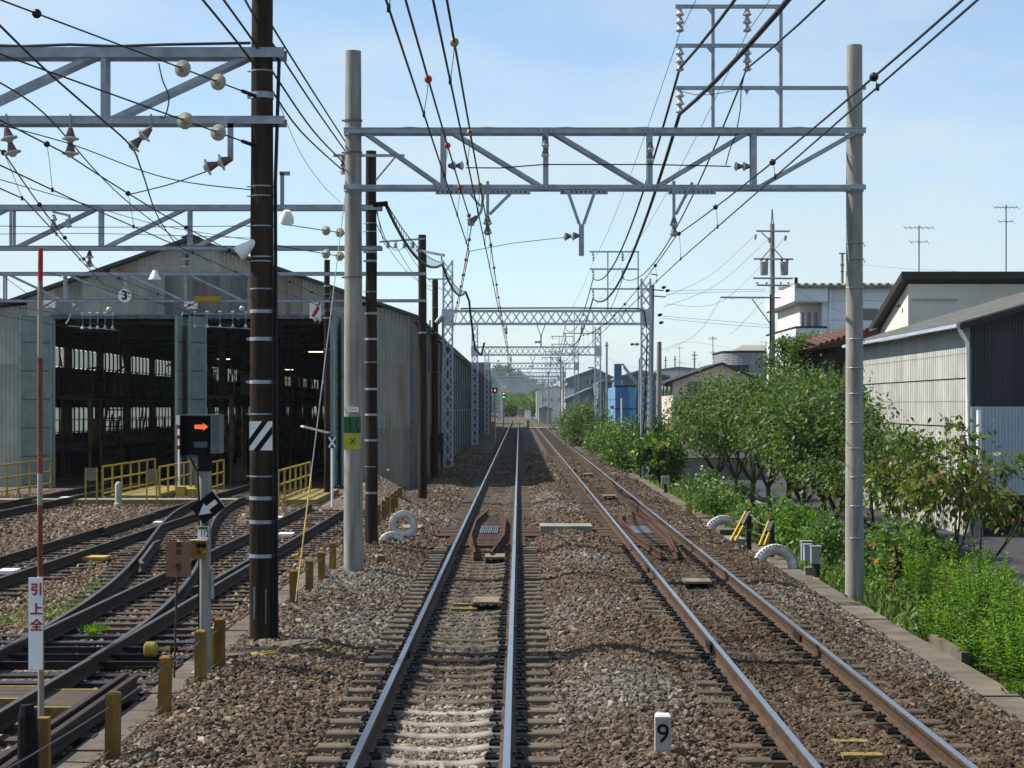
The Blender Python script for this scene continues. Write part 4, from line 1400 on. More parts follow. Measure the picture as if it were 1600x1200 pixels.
# ------------------------------------------------------------------ half-buried white tyres
TYRE_W = pm('white_painted_rubber', (.64, .64, .62), (.33, .30, .26), 7, .6, 0, .3, 40, 0, None, .4, c3=(.72, .72, .70), K=.95)
def tyre(p, R0, r0, rz, label, parent_name='painted_tyre', treads=40, tilt=0.0):
    t = thing(parent_name, label, 'tyre', p)
    p = Vector(p)
    M = Matrix.Rotation(rz, 3, 'Z') @ Matrix.Rotation(tilt, 3, 'X')
    vs, fs = [], []
    n, k = 44, 12
    for i in range(n):
        a = 2 * math.pi * i / n
        for j in range(k):
            b = 2 * math.pi * j / k
            rr = R0 + r0 * math.cos(b) * (1 if math.cos(b) > 0 else .95)
            yy = r0 * .82 * math.sin(b) * (1.15 if abs(math.sin(b)) > .8 else 1.0)
            vs.append(p + M @ Vector((rr * math.cos(a), yy, rr * math.sin(a))))
    for i in range(n):
        for j in range(k):
            a0, a1 = i * k + j, i * k + (j + 1) % k
            b0, b1 = ((i + 1) % n) * k + j, ((i + 1) % n) * k + (j + 1) % k
            fs.append((a0, b0, b1, a1))
    MB().add(vs, fs).build('carcass', TYRE_W, t, smooth=True)
    mb = MB()
    for i in range(treads):
        a = 2 * math.pi * i / treads
        for s in (-1, 1):
            c = p + M @ Vector(((R0 + r0 * .93) * math.cos(a), s * r0 * .48, (R0 + r0 * .93) * math.sin(a)))
            e = M @ Vector((-math.sin(a), 0, math.cos(a)))
            o = M @ Vector((math.cos(a), 0, math.sin(a)))
            q = M @ Vector((0, 1, 0))
            L_, W_, H_ = (R0 + r0) * 2 * math.pi / treads * .74, r0 * .66, r0 * .16
            mb.add([c + e * (u * L_ / 2) + q * (v * W_ / 2) + o * (w2 * H_ / 2) for w2 in (-1, 1) for u, v in ((-1, -1), (1, -1), (1, 1), (-1, 1))],
                   [(3, 2, 1, 0), (4, 5, 6, 7), (0, 1, 5, 4), (1, 2, 6, 5), (2, 3, 7, 6), (3, 0, 4, 7)])
    mb.build('tread_blocks', TYRE_W, t)
    return t
tyre((xat(630, 38.5), 38.5, zat(820, 38.5)), .22, .075, R(6), 'white painted tyre standing upright on the gravel mound beside the dark pole')
tyre((xat(612, 37.2), 37.2, zat(852, 37.2)), .20, .075, R(12), 'white painted tyre half buried under the upright one')
tyre((xat(1131, 44.5), 44.5, zat(836, 44.5)), .36, .11, R(4), 'white painted half tyre by the ditch, the one farther along the kerb')
tyre((xat(1212, 35.8), 35.8, zat(886, 35.8)), .335, .105, R(4), 'white painted half tyre beside the grey relay boxes')

# dark posts with yellow braces and a chain
BRACE_Y = pm('bright_yellow_brace', (.80, .52, .03), (.62, .38, .02), 8, .6, K=.62)
def braced_post(px, Y, py_b, py_t, bx_, label):
    x = xat(px, Y)
    t = thing('braced_post', label, 'post', (x, Y, zat(py_b, Y)))
    zt_ = zat(py_t, Y)
    MB().b2(x - .05, x + .05, Y - .05, Y + .05, zat(py_b, Y) - .2, zt_).build('post', SLEEPER_K, t)
    MB().box((x, Y, zt_ + .012), (.11, .11, .02)).build('cap', RUST, t)
    q = at(bx_, py_b - 2, Y - .5)
    for s in (-.05, .05):
        MB().bar((x - .02 + s, Y - .06, zt_ - .04), (q.x + s, q.y, q.z), .03, .06).build('brace', BRACE_Y, t)
    MB().bar((x - .02, Y - .07, zt_ - .05), Vector((x - .02, Y - .07, zt_ - .05)).lerp(q, .42), .125, .075).build('brace_sleeve', SLEEPER_K, t)
    return t
braced_post(1170, 39.5, 848, 797, 1145, 'dark post with long yellow brace, farther of the chained pair')
braced_post(1206, 38.2, 855, 812, 1190, 'dark post with short yellow brace, nearer of the chained pair')
C = thing('post_chain', 'rusty chain sagging between the two yellow-braced posts', 'chain', at(1185, 825, 39))
MB().tube(sag_pts(at(1171, 802, 39.4), at(1204, 823, 38.1), .06, 8), .012, 5).tube(sag_pts(at(1170, 828, 39.4), at(1204, 838, 38.1), .03, 8), .012, 5).build('chain', GALV_D, C)
o = MB().b2(xat(1122, 43), xat(1160, 43), 42.6, 43.2, -.95, zat(826, 43)).build('ditch_wall', KERB_C, loc=(xat(1140, 43), 43, -.95))
tag(o, 'dark low concrete ditch wall behind the yellow brace', 'ditch wall')
# relay boxes
t = thing('relay_boxes', 'two grey relay boxes on stubby supports with yellow cables by the kerb', 'relay box', at(1264, 905, 34.2))
for px, py0, py1, dx, Y, m in ((1261, 847, 876, 8, 34.6, GREYBOX), (1263, 852, 876, 6, 34.2, pm('pale_blue_cabinet', (.50, .56, .62), (.40, .46, .52), 6, .5)), (1275.5, 855, 881, 7.5, 33.6, GREYBOX)):
    b = MB().b2(xat(px - dx, Y), xat(px + dx, Y), Y, Y + .16, zat(py1, Y), zat(py0, Y)).build('box', m, t)
    MB().b2(xat(px - dx, Y) - .012, xat(px + dx, Y) + .012, Y - .015, Y + .175, zat(py0, Y) + .002, zat(py0, Y) + .02).build('lid', GREYBOX, b)
    MB().box(at(px + dx - 2, (py0 + py1) / 2, Y - .008), (.02, .014, .05)).build('latch', GALV_D, b)
MB().b2(xat(1257, 34.4), xat(1270, 34.4), 34.3, 34.5, -.7, zat(886, 34.4)).build('pedestal', CONC, t)
MB().tube([at(1275, 882, 33.68), at(1276, 905, 33.6)], [.075, .05], 12).build('cable_gland', CABLE, t)
for k in range(3):
    MB().tube([at(1272 + k * 2.8, 902, 33.58), at(1276 + k * 3.2, 916, 33.4), at(1287 + k * 4, 927, 33.2)], .013, 6).build('yellow_cable', YELLOW, t)
MB().tube([at(1257, 870, 34.3), at(1257, 893, 34.3)], .01, 6).build('conduit', GALV, t)
t = thing('junction_box', 'small white junction box on a short post among the flowers', 'relay box', at(1040, 765, 66))
MB().b2(xat(1034, 66), xat(1046.5, 66), 66, 66.2, zat(757, 66), zat(744, 66)).build('box', GREYBOX, t)
MB().tube([at(1040, 770, 66.1), at(1040, 757, 66.1)], .06, 8).build('post', SLEEPER_K, t)
o = MB().b2(xat(1072, 48), xat(1082, 48), 48, 48.03, zat(806, 48), zat(786, 48)).build('yellow_marker', YELLOW, loc=(xat(1077, 48), 48, zat(806, 48)))
tag(o, 'plain yellow marker plate standing on the ballast edge before the half tyres', 'marker plate')
o = MB().tube([at(586, 872, 32.5), at(600, 872, 32.5)], .06, 12).build('duct_pipe', GREYBOX, loc=at(590, 876, 32.5))
tag(o, 'short grey pipe end lying at the foot of the round concrete pole', 'pipe')
o = MB().box(at(596, 874, 32.2), (.13, .1, .14)).build('wood_block', POST, loc=at(596, 880, 32.2))
tag(o, 'small ochre wood block beside the grey pipe end', 'wood block')
# ------------------------------------------------------------------ maintenance shed
HY = 66.0
HX0, HX1, HXC = -18.8, -3.17, -10.97
EAVE, RIDGE = 5.79, 8.52
HEND = 250.0
def roof_z(x):
    return RIDGE - abs(x - HXC) * (RIDGE - EAVE) / (HXC - HX0)
H = thing('train_shed', 'long grey corrugated train shed with a low gable and two open bays', 'shed', (HXC, HY, -.2))
BAYS = [(-15.98, -11.54), (-10.52, -5.85)]
LINT = 5.86

def corr_sheet(x0, x1, zb0, zt0, zt1, y, pitch=.14, amp=.022, ny=-1):
    """vertical corrugated sheet facing -y, sloping top"""
    mb = MB()
    n = max(2, int(round((x1 - x0) / pitch)) * 4)
    vs, fs = [], []
    for i in range(n + 1):
        u = i / n
        x = x0 + (x1 - x0) * u
        d = (0, amp, amp, 0)[i % 4] if i < n else 0
        vs.append((x, y + ny * d, zb0))
        vs.append((x, y + ny * d, zt0 + (zt1 - zt0) * u))
    for i in range(n):
        a = 2 * i
        fs.append((a, a + 2, a + 3, a + 1))
    mb.add(vs, fs)
    return mb
# facade sheets, column by column and row by row
x = HX0
while x < HX1 - .05:
    x2 = min(x + .98, HX1)
    inbay = any(a - .2 < (x + x2) / 2 < b + .2 for a, b in BAYS)
    rows = [(LINT, 7.4), (7.4, 9.0)] if inbay else [(-.3, 1.9), (1.9, 4.1), (4.1, 6.2), (6.2, 9.0)]
    for k, (a, b) in enumerate(rows):
        t0, t1 = min(b, roof_z(x) - .02), min(b, roof_z(x2) - .02)
        if min(t0, t1) > a + .05:
            corr_sheet(x, x2 + .03, a - (.06 if k else 0), t0, t1, HY - .012 * (k % 2)).build('facade_sheet', CORR_F3 if (-12.4 < x < -9.6 and a < 7 and inbay) or rs.random() < .10 else (CORR_F2 if rs.random() < .22 else CORR_F), H)
    x = x2
# backing so no light leaks through the sheets, with bay openings
mb = MB()
for a, b in ((HX0, BAYS[0][0]), (BAYS[0][1], BAYS[1][0]), (BAYS[1][1], HX1)):
    mb.b2(a, b, HY + .05, HY + .15, -.3, EAVE - .05)
mb.prism([(HX0, HY + .05, EAVE - .045), (HX1, HY + .05, EAVE - .045), (HX1, HY + .05, EAVE - .02), (HXC, HY + .05, RIDGE - .05), (HX0, HY + .05, EAVE - .02)], (0, .1, 0)) if LINT < EAVE else None
mb.build('gable_frame', CORR_S, H)
MB().b2(BAYS[0][0], BAYS[0][1], HY - .08, HY + .05, LINT - .14, LINT).b2(BAYS[1][0], BAYS[1][1], HY - .08, HY + .05, LINT - .14, LINT).build('lintel', GALV_D, H)
# roof slabs with a proud dark verge
for s in (-1, 1):
    ex = HXC + s * (HXC - HX0 + .25)
    ez = RIDGE - (HXC - HX0 + .25) * (RIDGE - EAVE) / (HXC - HX0)
    MB().prism([(HXC, HY - .35, RIDGE), (ex, HY - .35, ez), (ex, HY - .35, ez + .12), (HXC, HY - .35, RIDGE + .12)], (0, HEND - HY + .35, 0)).build('roof_slope', ROOF_D, H)
MB().prism([(HXC - .35, HY - .38, RIDGE + .06), (HXC, HY - .38, RIDGE + .22), (HXC + .35, HY - .38, RIDGE + .06)], (0, HEND - HY, 0)).build('ridge_cap', ROOF_D, H)
# long side wall towards the line: columns, sheets, window bands
bay = 4.6
y = HY
k = 0
while y < HEND:
    y2 = min(y + bay, HEND)
    def side(z0, z1, name, mat, dx=0.0, ya=y, yb=y2):
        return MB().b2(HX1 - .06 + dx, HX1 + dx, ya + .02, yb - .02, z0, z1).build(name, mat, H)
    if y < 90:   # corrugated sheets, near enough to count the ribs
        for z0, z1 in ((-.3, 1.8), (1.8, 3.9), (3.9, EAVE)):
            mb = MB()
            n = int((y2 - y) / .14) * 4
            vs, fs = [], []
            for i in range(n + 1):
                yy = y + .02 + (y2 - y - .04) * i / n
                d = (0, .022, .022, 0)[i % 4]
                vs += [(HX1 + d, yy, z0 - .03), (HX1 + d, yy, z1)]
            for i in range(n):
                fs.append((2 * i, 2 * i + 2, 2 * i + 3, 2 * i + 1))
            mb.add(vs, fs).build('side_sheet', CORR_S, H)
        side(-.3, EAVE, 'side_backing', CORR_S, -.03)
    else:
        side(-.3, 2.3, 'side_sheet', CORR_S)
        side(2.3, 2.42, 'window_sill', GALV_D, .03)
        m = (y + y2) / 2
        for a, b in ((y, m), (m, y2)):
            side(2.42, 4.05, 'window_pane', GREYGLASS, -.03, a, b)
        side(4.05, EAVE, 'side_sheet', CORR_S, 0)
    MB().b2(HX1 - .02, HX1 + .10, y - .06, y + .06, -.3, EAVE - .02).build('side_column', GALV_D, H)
    y = y2
    k += 1
MB().b2(HX1 + .06, HX1 + .18, HY - .3, HEND, EAVE - .16, EAVE - .03).build('gutter', GALV_D, H)
MB().b2(HX1 + .0, HX1 + .11, HY - .2, HY - .03, -.3, EAVE - .1).build('corner_trim', GALV_D, H)
# far long wall with two lit window bands, back wall
bay = 5.2
y = HY + .2
while y < HEND:
    y2 = min(y + bay, HEND)
    for z0, z1 in ((-.3, 1.45), (2.55, 4.25), (5.1, EAVE)):
        MB().b2(HX0, HX0 + .08, y, y2, z0, z1).build('back_sheet', CORR_S, H)
    for z0, z1 in ((1.45, 2.55), (4.25, 5.1)):
        n = 6 if y < 170 else 2
        for i in range(n):
            a = y + (y2 - y) * i / n
            MB().b2(HX0 + .02, HX0 + .05, a + .05, a + (y2 - y) / n - .05, z0 + .04, z1 - .04).build('lit_pane', FROST, H)
            MB().b2(HX0 + .01, HX0 + .09, a - .07, a + .07, z0, z1).build('mullion', GALV_D, H)
    y = y2
MB().b2(HX0, HX1, HEND - .1, HEND, 2.8, RIDGE).b2(HX0, -15.5, HEND - .1, HEND, -.3, 2.8).b2(-11.8, -9.8, HEND - .1, HEND, -.3, 2.8).b2(-6.2, HX1, HEND - .1, HEND, -.3, 2.8).build('rear_wall', CORR_S, H)
# floor, columns, trusses, decks inside
DARKSTEEL = pm('dark_painted_steel', (.060, .062, .055), (.032, .033, .03), 5, .6, .1)
OLIVE = pm('drab_yellow_steel', (.16, .125, .035), (.09, .07, .025), 6, .6)
for y in np.arange(HY + 1.2, 170, 6.0):
    for x in (HX0 + .25, -11.03, HX1 - .35):
        MB().b2(x - .12, x + .12, y - .12, y + .12, -.3, roof_z(x) - .1).build('column', DARKSTEEL, H)
    mb = MB()
    mb.bar((HX0, y, 5.62), (HX1, y, 5.62), .10, .12)
    for i in range(8):
        xa = HX0 + (HX1 - HX0) * i / 8
        xb = HX0 + (HX1 - HX0) * (i + 1) / 8
        za, zb_ = (5.62, roof_z(xb) - .15) if i % 2 == 0 else (roof_z(xa) - .15, 5.62)
        mb.bar((xa, y, za), (xb, y, zb_), .06, .07)
    mb.build('roof_truss', DARKSTEEL, H)
for x0, x1 in ((-17.9, -15.2), (-11.95, -9.95), (-6.2, -4.4)):
    for z in (1.05, 3.0):
        MB().b2(x0, x1, HY + 3, 165, z - .12, z).build('work_deck', DARKSTEEL, H)
        for e in (x0, x1):
            mb = MB()
            for y in np.arange(HY + 3, 165, 2.0 if True else 2):
                mb.b2(e - .025, e + .025, y, y + .05, z, z + 1.0)
            for zz in (.5, 1.0):
                mb.b2(e - .02, e + .02, HY + 3, 165, z + zz - .02, z + zz + .02)
            tag(mb.build('deck_railing', OLIVE, H), kind='stuff')
    for y in np.arange(HY + 3, 165, 6):
        for e in (x0 + .1, x1 - .1):
            MB().b2(e - .06, e + .06, y, y + .12, -.3, 2.88).build('deck_post', OLIVE, H)
# scaffold tubes, cabinets and hoses crowding the decks
cl = random.Random(8)
for k in range(230):
    x = cl.choice((-17.8, -15.3, -15.0, -12.2, -11.9, -10.0, -9.7, -6.3, -6.1, -4.6)) + cl.uniform(-.2, .2)
    y = HY + 3 + 75 * cl.random() ** 1.6
    z = cl.choice((-.2, 1.05, 3.0))
    if cl.random() < .62:
        MB().bar((x, y, z), (x + cl.uniform(-.3, .3), y + cl.uniform(-.5, .5), z + cl.uniform(1.0, 2.4)), .06, .06).build('scaffold_tube', cl.choice((DARKSTEEL, DARKSTEEL, OLIVE)), H)
    elif cl.random() < .5:
        MB().bar((x, y, z + 1.2), (x + cl.uniform(-.9, .9), y + cl.uniform(.5, 3), z + 1.2 + cl.uniform(-.3, .6)), .06, .06).build('scaffold_tube', DARKSTEEL, H)
    else:
        w = cl.uniform(.3, .8)
        MB().box((x, y, z + w * .6), (w, w, w * 1.2)).build('cabinet', cl.choice((DARKSTEEL, OLIVE, DARKSTEEL, GREYBOX)), H)
# stair flight and hung striped boards inside the bays
for x, y in ((-15.6, 71), (-6.6, 73)):
    mb = MB()
    for i in range(9):
        mb.b2(x, x + .8, y + i * .28, y + i * .28 + .26, -.2 + i * .33, -.15 + i * .33)
    mb.bar((x, y, -.2), (x, y + 2.6, 2.9), .06, .2).bar((x + .8, y, -.2), (x + .8, y + 2.6, 2.9), .06, .2)
    mb.build('stair', OLIVE, H)
for px, Y in ((135, 74), (356, 74)):
    x0, x1, z0, z1 = xat(px - 7, Y), xat(px + 7, Y), zat(621, Y), zat(597, Y)
    b = MB().b2(x0, x1, Y, Y + .03, z0, z1).build('striped_board', OLIVE, H)
    for i in range(4):
        a = z0 + (z1 - z0) * (i / 4 - .05)
        MB().prism([(x0, Y - .004, max(z0, a)), (x1, Y - .004, min(z1, a + .25)), (x1, Y - .004, min(z1, a + .33)), (x0, Y - .004, max(z0, a + .08))], (0, .003, 0)).build('stripe', BLACK, b)
    for e in (x0 + .05, x1 - .05):
        MB().b2(e - .01, e + .01, Y, Y + .02, z1, 5.6).build('hanging_rod', GALV_D, b)
TUBEL = glow_mat('lit_fluorescent_tube', (1.0, .93, .72), 1.3)
for x, y in ((-15.9, 92), (-15.9, 104), (-15.9, 118), (-15.9, 134), (-9.2, 90), (-9.2, 102), (-8.8, 116), (-7.0, 84), (-6.4, 95), (-6.0, 108), (-5.6, 122)):
    MB().b2(x - .35, x + .35, y, y + .08, 5.22, 5.27).build('lamp_tube', TUBEL, H)
    MB().b2(x - .40, x + .40, y - .03, y + .11, 5.272, 5.33).build('lamp_tray', DARKSTEEL, H)
# folded green door leaves
def door_leaf(xa, ya, xb, yb, z0=-.15, z1=5.78, name='door_leaf'):
    """leaf of stacked pale green panels"""
    p, q = Vector((xa, ya, 0)), Vector((xb, yb, 0))
    d = (q - p).normalized()
    n = Vector((d.y, -d.x, 0))
    leaf = MB().bar(p + Vector((0, 0, (z0 + z1) / 2)), q + Vector((0, 0, (z0 + z1) / 2)), .06, z1 - z0).build(name, GALV_D, H)
    z = z0
    while z < z1 - .1:
        zz = min(z + 1.0, z1)
        MB().bar(p + Vector((0, 0, (z + zz) / 2 + .0)), q + Vector((0, 0, (z + zz) / 2)), .09, zz - z - .05).build('panel', PALE_GREEN, leaf)
        z = zz
    for e in (p, q):
        MB().bar(e + Vector((0, -.03, z0)), e + Vector((0, -.03, z1)), .10, .10).build('stile', PALE_GREEN, leaf)
    return leaf
door_leaf(xat(32, HY - 1.1), HY - 1.1, xat(80, HY - .15), HY - .15)
door_leaf(xat(276, HY - 1.6), HY - 1.6, xat(289, HY - .15), HY - .15)
door_leaf(xat(297, HY - 1.0), HY - 1.0, xat(321, HY - .15), HY - .15)
door_leaf(xat(522, HY - 1.5), HY - 1.5, xat(530, HY - .1), HY - .1)
door_leaf(xat(536, HY - .9), HY - .9, xat(548, HY - .1), HY - .1)
# signs on the gable
S = thing('bay_number_sign', 'round white sign with a black 3 on the third yard beam', 'sign', at(195, 462, P3Y - .3))
c = at(195, 462, P3Y - .28)
MB().lathe(c, (0, -1, 0), [(0, .195), (.03, .195)], 28).build('disc', WHITE, S, smooth=True)
lettering('3', .36, c + Vector((0, -.035, 0)), 0, BLACK, S, 'lettering', bold=.012)
def slash_sign(px, py, Y, w, h, label, rev=False):
    x, z = xat(px, Y), zat(py, Y)
    S = thing('slash_sign', label, 'sign', (x, Y, z - h / 2))
    MB().b2(x - w / 2, x + w / 2, Y, Y + .02, z - h / 2, z + h / 2).build('plate', WHITE, S)
    MB().prism([(x - w / 2, Y - .004, z - h / 2), (x - w / 2 + .1 * w, Y - .004, z - h / 2), (x + w / 2, Y - .004, z + h * .42), (x + w / 2 - .02, Y - .004, z + h / 2), (x + w / 2 - .1 * w, Y - .004, z + h / 2), (x - w / 2, Y - .004, z - h * .36)], (0, .003, 0)).build('slash', RED, S)
    return S
slash_sign(76, 475, P3Y - .3, .38, .22, 'white plate with red slash hanging beside the red-tipped pole')
slash_sign(298, 477, P3Y - .3, .38, .20, 'white plate with red slash hanging above the middle door leaves')
S = thing('switch_sign', 'tall white board with a red switch drawing on the thin dark pole', 'sign', at(494, 497, P5Y - .2))
x0, x1, z0, z1 = xat(485, P5Y), xat(503, P5Y), zat(498, P5Y), zat(468, P5Y)
MB().b2(x0, x1, P5Y - .22, P5Y - .2, z0, z1).build('plate', WHITE, S)
MB().bar(at(501.5, 469, P5Y - .226), at(496.5, 479, P5Y - .226), .05, .004, up=(0, -1, 0)).bar(at(497.5, 480, P5Y - .226), at(489, 495, P5Y - .226), .11, .004, up=(0, -1, 0)).build('red_drawing', RED, S)
disc_ins(None, at(503, 500, P5Y - .2), (-1, 0, .1), 2, .13, .14, P5, PORC)
# knife-switch gear over the bays: bar, pulleys, hangers
for px0, px1, py, lab in ((125, 180, 492, 'row of white insulators on a bar over the left shed bay'), (300, 388, 490, 'row of white insulators and springs over the right shed bay')):
    t = thing('section_switch', lab, 'insulator set', at((px0 + px1) / 2, py, HY - 1))
    Y = HY - 1.0
    MB().bar(at(px0, py, Y), at(px1, py, Y), .03, .04).build('bar', GALV, t)
    for px in np.linspace(px0 + 4, px1 - 4, 5):
        MB().bar(at(px, py, Y), at(px, py + 22, Y), .02, .02).build('rod', GALV, t)
        cone_ins(at(px, py + 1, Y), (0, 0, 1), 1, .07, .12, t, PORC, PORC)
        cone_ins(at(px, py + 17, Y), (0, 0, -1), 1, .07, .12, t, PORC, PORC)
    MB().bar(at(px0 - 18, py + 17, Y), at(px1 + 4, py + 24, Y), .03, .03).build('lower_bar', GALV, t)
    MB().sphere(at(px1 - 10, py - 8, Y), .10, 12).build('pulley', PORC, t, smooth=True)
    cone_ins(at(px0 - 12, py - 18, Y), (.5, 0, -.6), 2, .10, .16, t, PORC, GALV)
    MB().tube([at(px0 - 14, py - 2, Y), at(px0 - 18, py + 8, Y), at(px0 - 22, py + 14, Y)], .02, 5).build('lead', GALV, t)
t = thing('yellow_hoist', 'yellow beam box hanging from the third yard truss beam', 'hoist', at(326, 470, P3Y - .3))
MB().b2(xat(307, P3Y), xat(346, P3Y), P3Y - .35, P3Y - .15, zat(472, P3Y), zat(464, P3Y)).build('box', pm('orange_yellow_paint', (.66, .40, .02), (.5, .28, .015), 8, .5), t)
MB().bar(at(318, 472, P3Y - .25), at(318, 478, P3Y - .25), .05, .05).bar(at(336, 472, P3Y - .25), at(336, 478, P3Y - .25), .05, .05).build('foot', YELLOW, t)

# ------------------------------------------------------------------ yellow railings before the shed
def railing(x, y0, y1, label, h=.95, step=1.35, z=-.15):
    t = thing('yellow_railing', label, 'railing', (x, y0, z))
    y = y0
    while y <= y1 + .01:
        MB().b2(x - .03, x + .03, y - .03, y + .03, z - .1, z + h).build('post', YELLOW, t)
        y += step
    y -= step
    for zz in (h - .02, h * .55, h * .12):
        MB().b2(x - .024, x + .024, y0, y, z + zz - .024, z + zz + .024).build('rail', YELLOW, t)
    return t
railing(-15.4, 55.5, 64.5, 'yellow railing at the picture edge before the leftmost green door leaf')
railing(-11.95, 56.2, 64.5, 'yellow railing along the inner side of the first bay track')
railing(-10.15, 55.8, 62.0, 'short yellow railing beside the middle green door leaves')
railing(-9.35, 57.5, 64, 'yellow railing on the outer side of the second bay track')
railing(-6.15, 52.5, 61.0, 'yellow railing rising behind the thick timber pole')
PLATE_Y = pm('worn_yellow_deck', (.40, .31, .09), (.22, .17, .07), 5, .7, 0, .1, 30, .15)
for x0, x1, y0, y1, lab in ((-11.7, -10.2, 56.0, 62.5, 'yellow steel deck plate between the two bay tracks'), (-6.05, -5.2, 53.5, 60.0, 'yellow steel deck plate beside the gravel heap')):
    t = thing('deck_plate', lab, 'deck plate', ((x0 + x1) / 2, y0, -.2))
    y = y0
    while y < y1:
        MB().b2(x0, x1, y, y + .98, -.25, -.08).build('plate', PLATE_Y, t)
        y += 1.0
def framed_notice(px, Y, py0, py1, py_b, w, label):
    x = xat(px, Y)
    t = thing('framed_notice', label, 'sign', (x, Y, zat(py_b, Y)))
    for s in (-1, 1):
        MB().b2(x + s * w / 2 - .02, x + s * w / 2 + .02, Y - .02, Y + .02, zat(py_b, Y), zat(py0, Y)).build('leg', YELLOW, t)
    MB().b2(x - w / 2 + .02, x + w / 2 - .02, Y - .012, Y + .012, zat(py1, Y), zat(py0, Y)).build('board', pm('drab_notice', (.30, .25, .16), (.22, .18, .11), 6, .7), t)
framed_notice(142.5, 53.0, 731, 751, 786, .32, 'blank framed notice on two yellow legs before the first bay')
framed_notice(237, 52.5, 733, 753, 786, .28, 'blank framed notice on two yellow legs beside the yellow railing')
o = MB().lathe(at(185, 791, 51.8), (0, 0, 1), [(0, .12), (.08, .12), (.10, .095), (.60, .095), (.66, .07), (.69, .02)], 14).build('marker_post', POSTW, loc=at(185, 791, 51.8), smooth=True)
tag(o, 'round-topped white marker post standing before the yellow railing', 'marker post')
t = thing('derail_machine', 'yellow switch machine box at the foot of the middle door leaves', 'switch machine', at(291, 776, 56))
MB().lathe(at(295, 774, 56.2), (0, 0, 1), [(0, .25), (.2, .25), (.24, .18)], 18).build('drum', YELLOW, t, smooth=True)
MB().b2(xat(277, 56), xat(290, 56), 55.75, 56.1, zat(775, 56), zat(760, 56)).build('case', YELLOW, t)
t = thing('target_pole', 'thin white pole with red and white target pieces before the middle door leaves', 'marker pole', at(280, 772, 57))
MB().tube([at(280, 776, 57), at(279.5, 650, 57)], .035, 8).build('pole', WHITE, t)
for py in (667, 683, 699):
    MB().b2(xat(277, 57), xat(283, 57), 56.92, 56.95, zat(py + 3, 57), zat(py - 3, 57)).build('red_target', RED, t)
MB().b2(xat(275.5, 57), xat(282, 57), 56.93, 56.95, zat(663, 57), zat(649, 57)).build('white_target', WHITE, t)
t = thing('cross_marker', 'white pole carrying a black plate with a white cross, near the concrete pole', 'marker pole', at(519, 790, 46))
MB().tube([at(519, 792, 46), at(519, 700, 46)], .03, 8).build('pole', WHITE, t)
MB().b2(xat(513, 46), xat(525, 46), 45.93, 45.95, zat(700, 46), zat(682, 46)).build('plate', BLACK, t)
MB().bar(at(514, 683, 45.925), at(524, 699, 45.925), .05, .004, up=(0, -1, 0)).bar(at(524, 683, 45.921), at(514, 699, 45.921), .05, .003, up=(0, -1, 0)).build('white_cross', WHITE, t)
t = thing('arm_lamp', 'white tube lamp on an arm sticking out from the thin dark pole', 'lamp', at(505, 672, 55))
MB().bar(at(472, 666, 54.5), at(512, 676, 55.5), .12, .05).build('lamp_tube', WHITE, t)
MB().bar(at(512, 676, 55.5), at(520, 677, 56.5), .04, .04).build('arm', GALV_D, t)
# gravel heap at the buffer end
tag(MB().add(*(lambda vs, fs: (vs, fs))(
    [(Y1X + 1.1 + 1.6 * r * math.cos(a) , 52.5 + 2.4 * r * math.sin(a), -.25 + .95 * (1 - r) ** 1.1 + rs.uniform(-.05, .05)) for r in (0, .2, .4, .6, .8, 1.0) for a in np.linspace(0, 2 * math.pi, 20, endpoint=False)],
    [(i * 20 + j, i * 20 + (j + 1) % 20, (i + 1) * 20 + (j + 1) % 20, (i + 1) * 20 + j) for i in range(5) for j in range(20)])).build('gravel_heap', YARD_G), 'heap of reddish gravel at the end of the siding', 'gravel heap')
for px, Y, w, lab in ((690, 118, .5, 'brown rusted drum-like cabinet against the shed side wall'),):
    x = -2.95
    t = thing('rusty_cabinet', lab, 'cabinet', (x, 80, -.2))
    MB().b2(x - .2, x + .35, 79.5, 80.2, .55, 1.45).build('box', RUST, t)
    for e in (-.15, .3):
        MB().b2(x + e - .04, x + e + .04, 79.6, 80.1, -.3, .55).build('leg', RUST, t)

# ------------------------------------------------------------------ buildings on the right
WALL_W = pm('sunlit_cement_sheet', (.66, .66, .60), (.45, .455, .42), 1.1, .85, 0, .05, 10, .05, (1, 1, .5))
WALL_D = pm('dark_corrugated', (.075, .085, .09), (.04, .047, .05), 1.2, .7, .1, 0, 10, .08, (2, 2, .2))
WALL_B = pm('pale_blue_corrugated', (.52, .62, .72), (.42, .51, .60), 1.0, .6, .1, 0, 10, .05, (1, 1, .4))
ROOFC = pm('old_cement_roof', (.36, .36, .33), (.22, .22, .20), 1.3, .9, 0, .2, 10, .08)
CREAM = pm('cream_stucco', (.70, .67, .57), (.62, .59, .50), 1.0, .9, 0, .1, 60, .02, K=.95)
DKTRIM = pm('dark_brown_trim', (.045, .040, .038), (.03, .027, .026), 4, .6)
BRICKR = pm('red_roof_tile', (.17, .075, .055), (.10, .05, .04), 3, .8, 0, .2, 20, .12)
def groove_y(x, y0, y1, z0, z1, pitch, depth, nx):
    """wide flat pans with narrow deep grooves"""
    mb = MB()
    n = max(1, int(round((y1 - y0) / pitch)))
    vs, fs = [], []
    for i in range(n):
        a = y0 + (y1 - y0) * i / n
        w = (y1 - y0) / n
        for u, d in ((0, depth), (.10, depth), (.14, 0), (.96, 0)):
            vs += [(x - nx * d, a + u * w, z0), (x - nx * d, a + u * w, z1)]
    vs += [(x - nx * depth, y1, z0), (x - nx * depth, y1, z1)]
    for i in range(n * 4):
        mb.f.append((2 * i, 2 * i + 2, 2 * i + 3, 2 * i + 1))
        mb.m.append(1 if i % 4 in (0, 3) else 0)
    mb.v.extend(vs)
    return mb
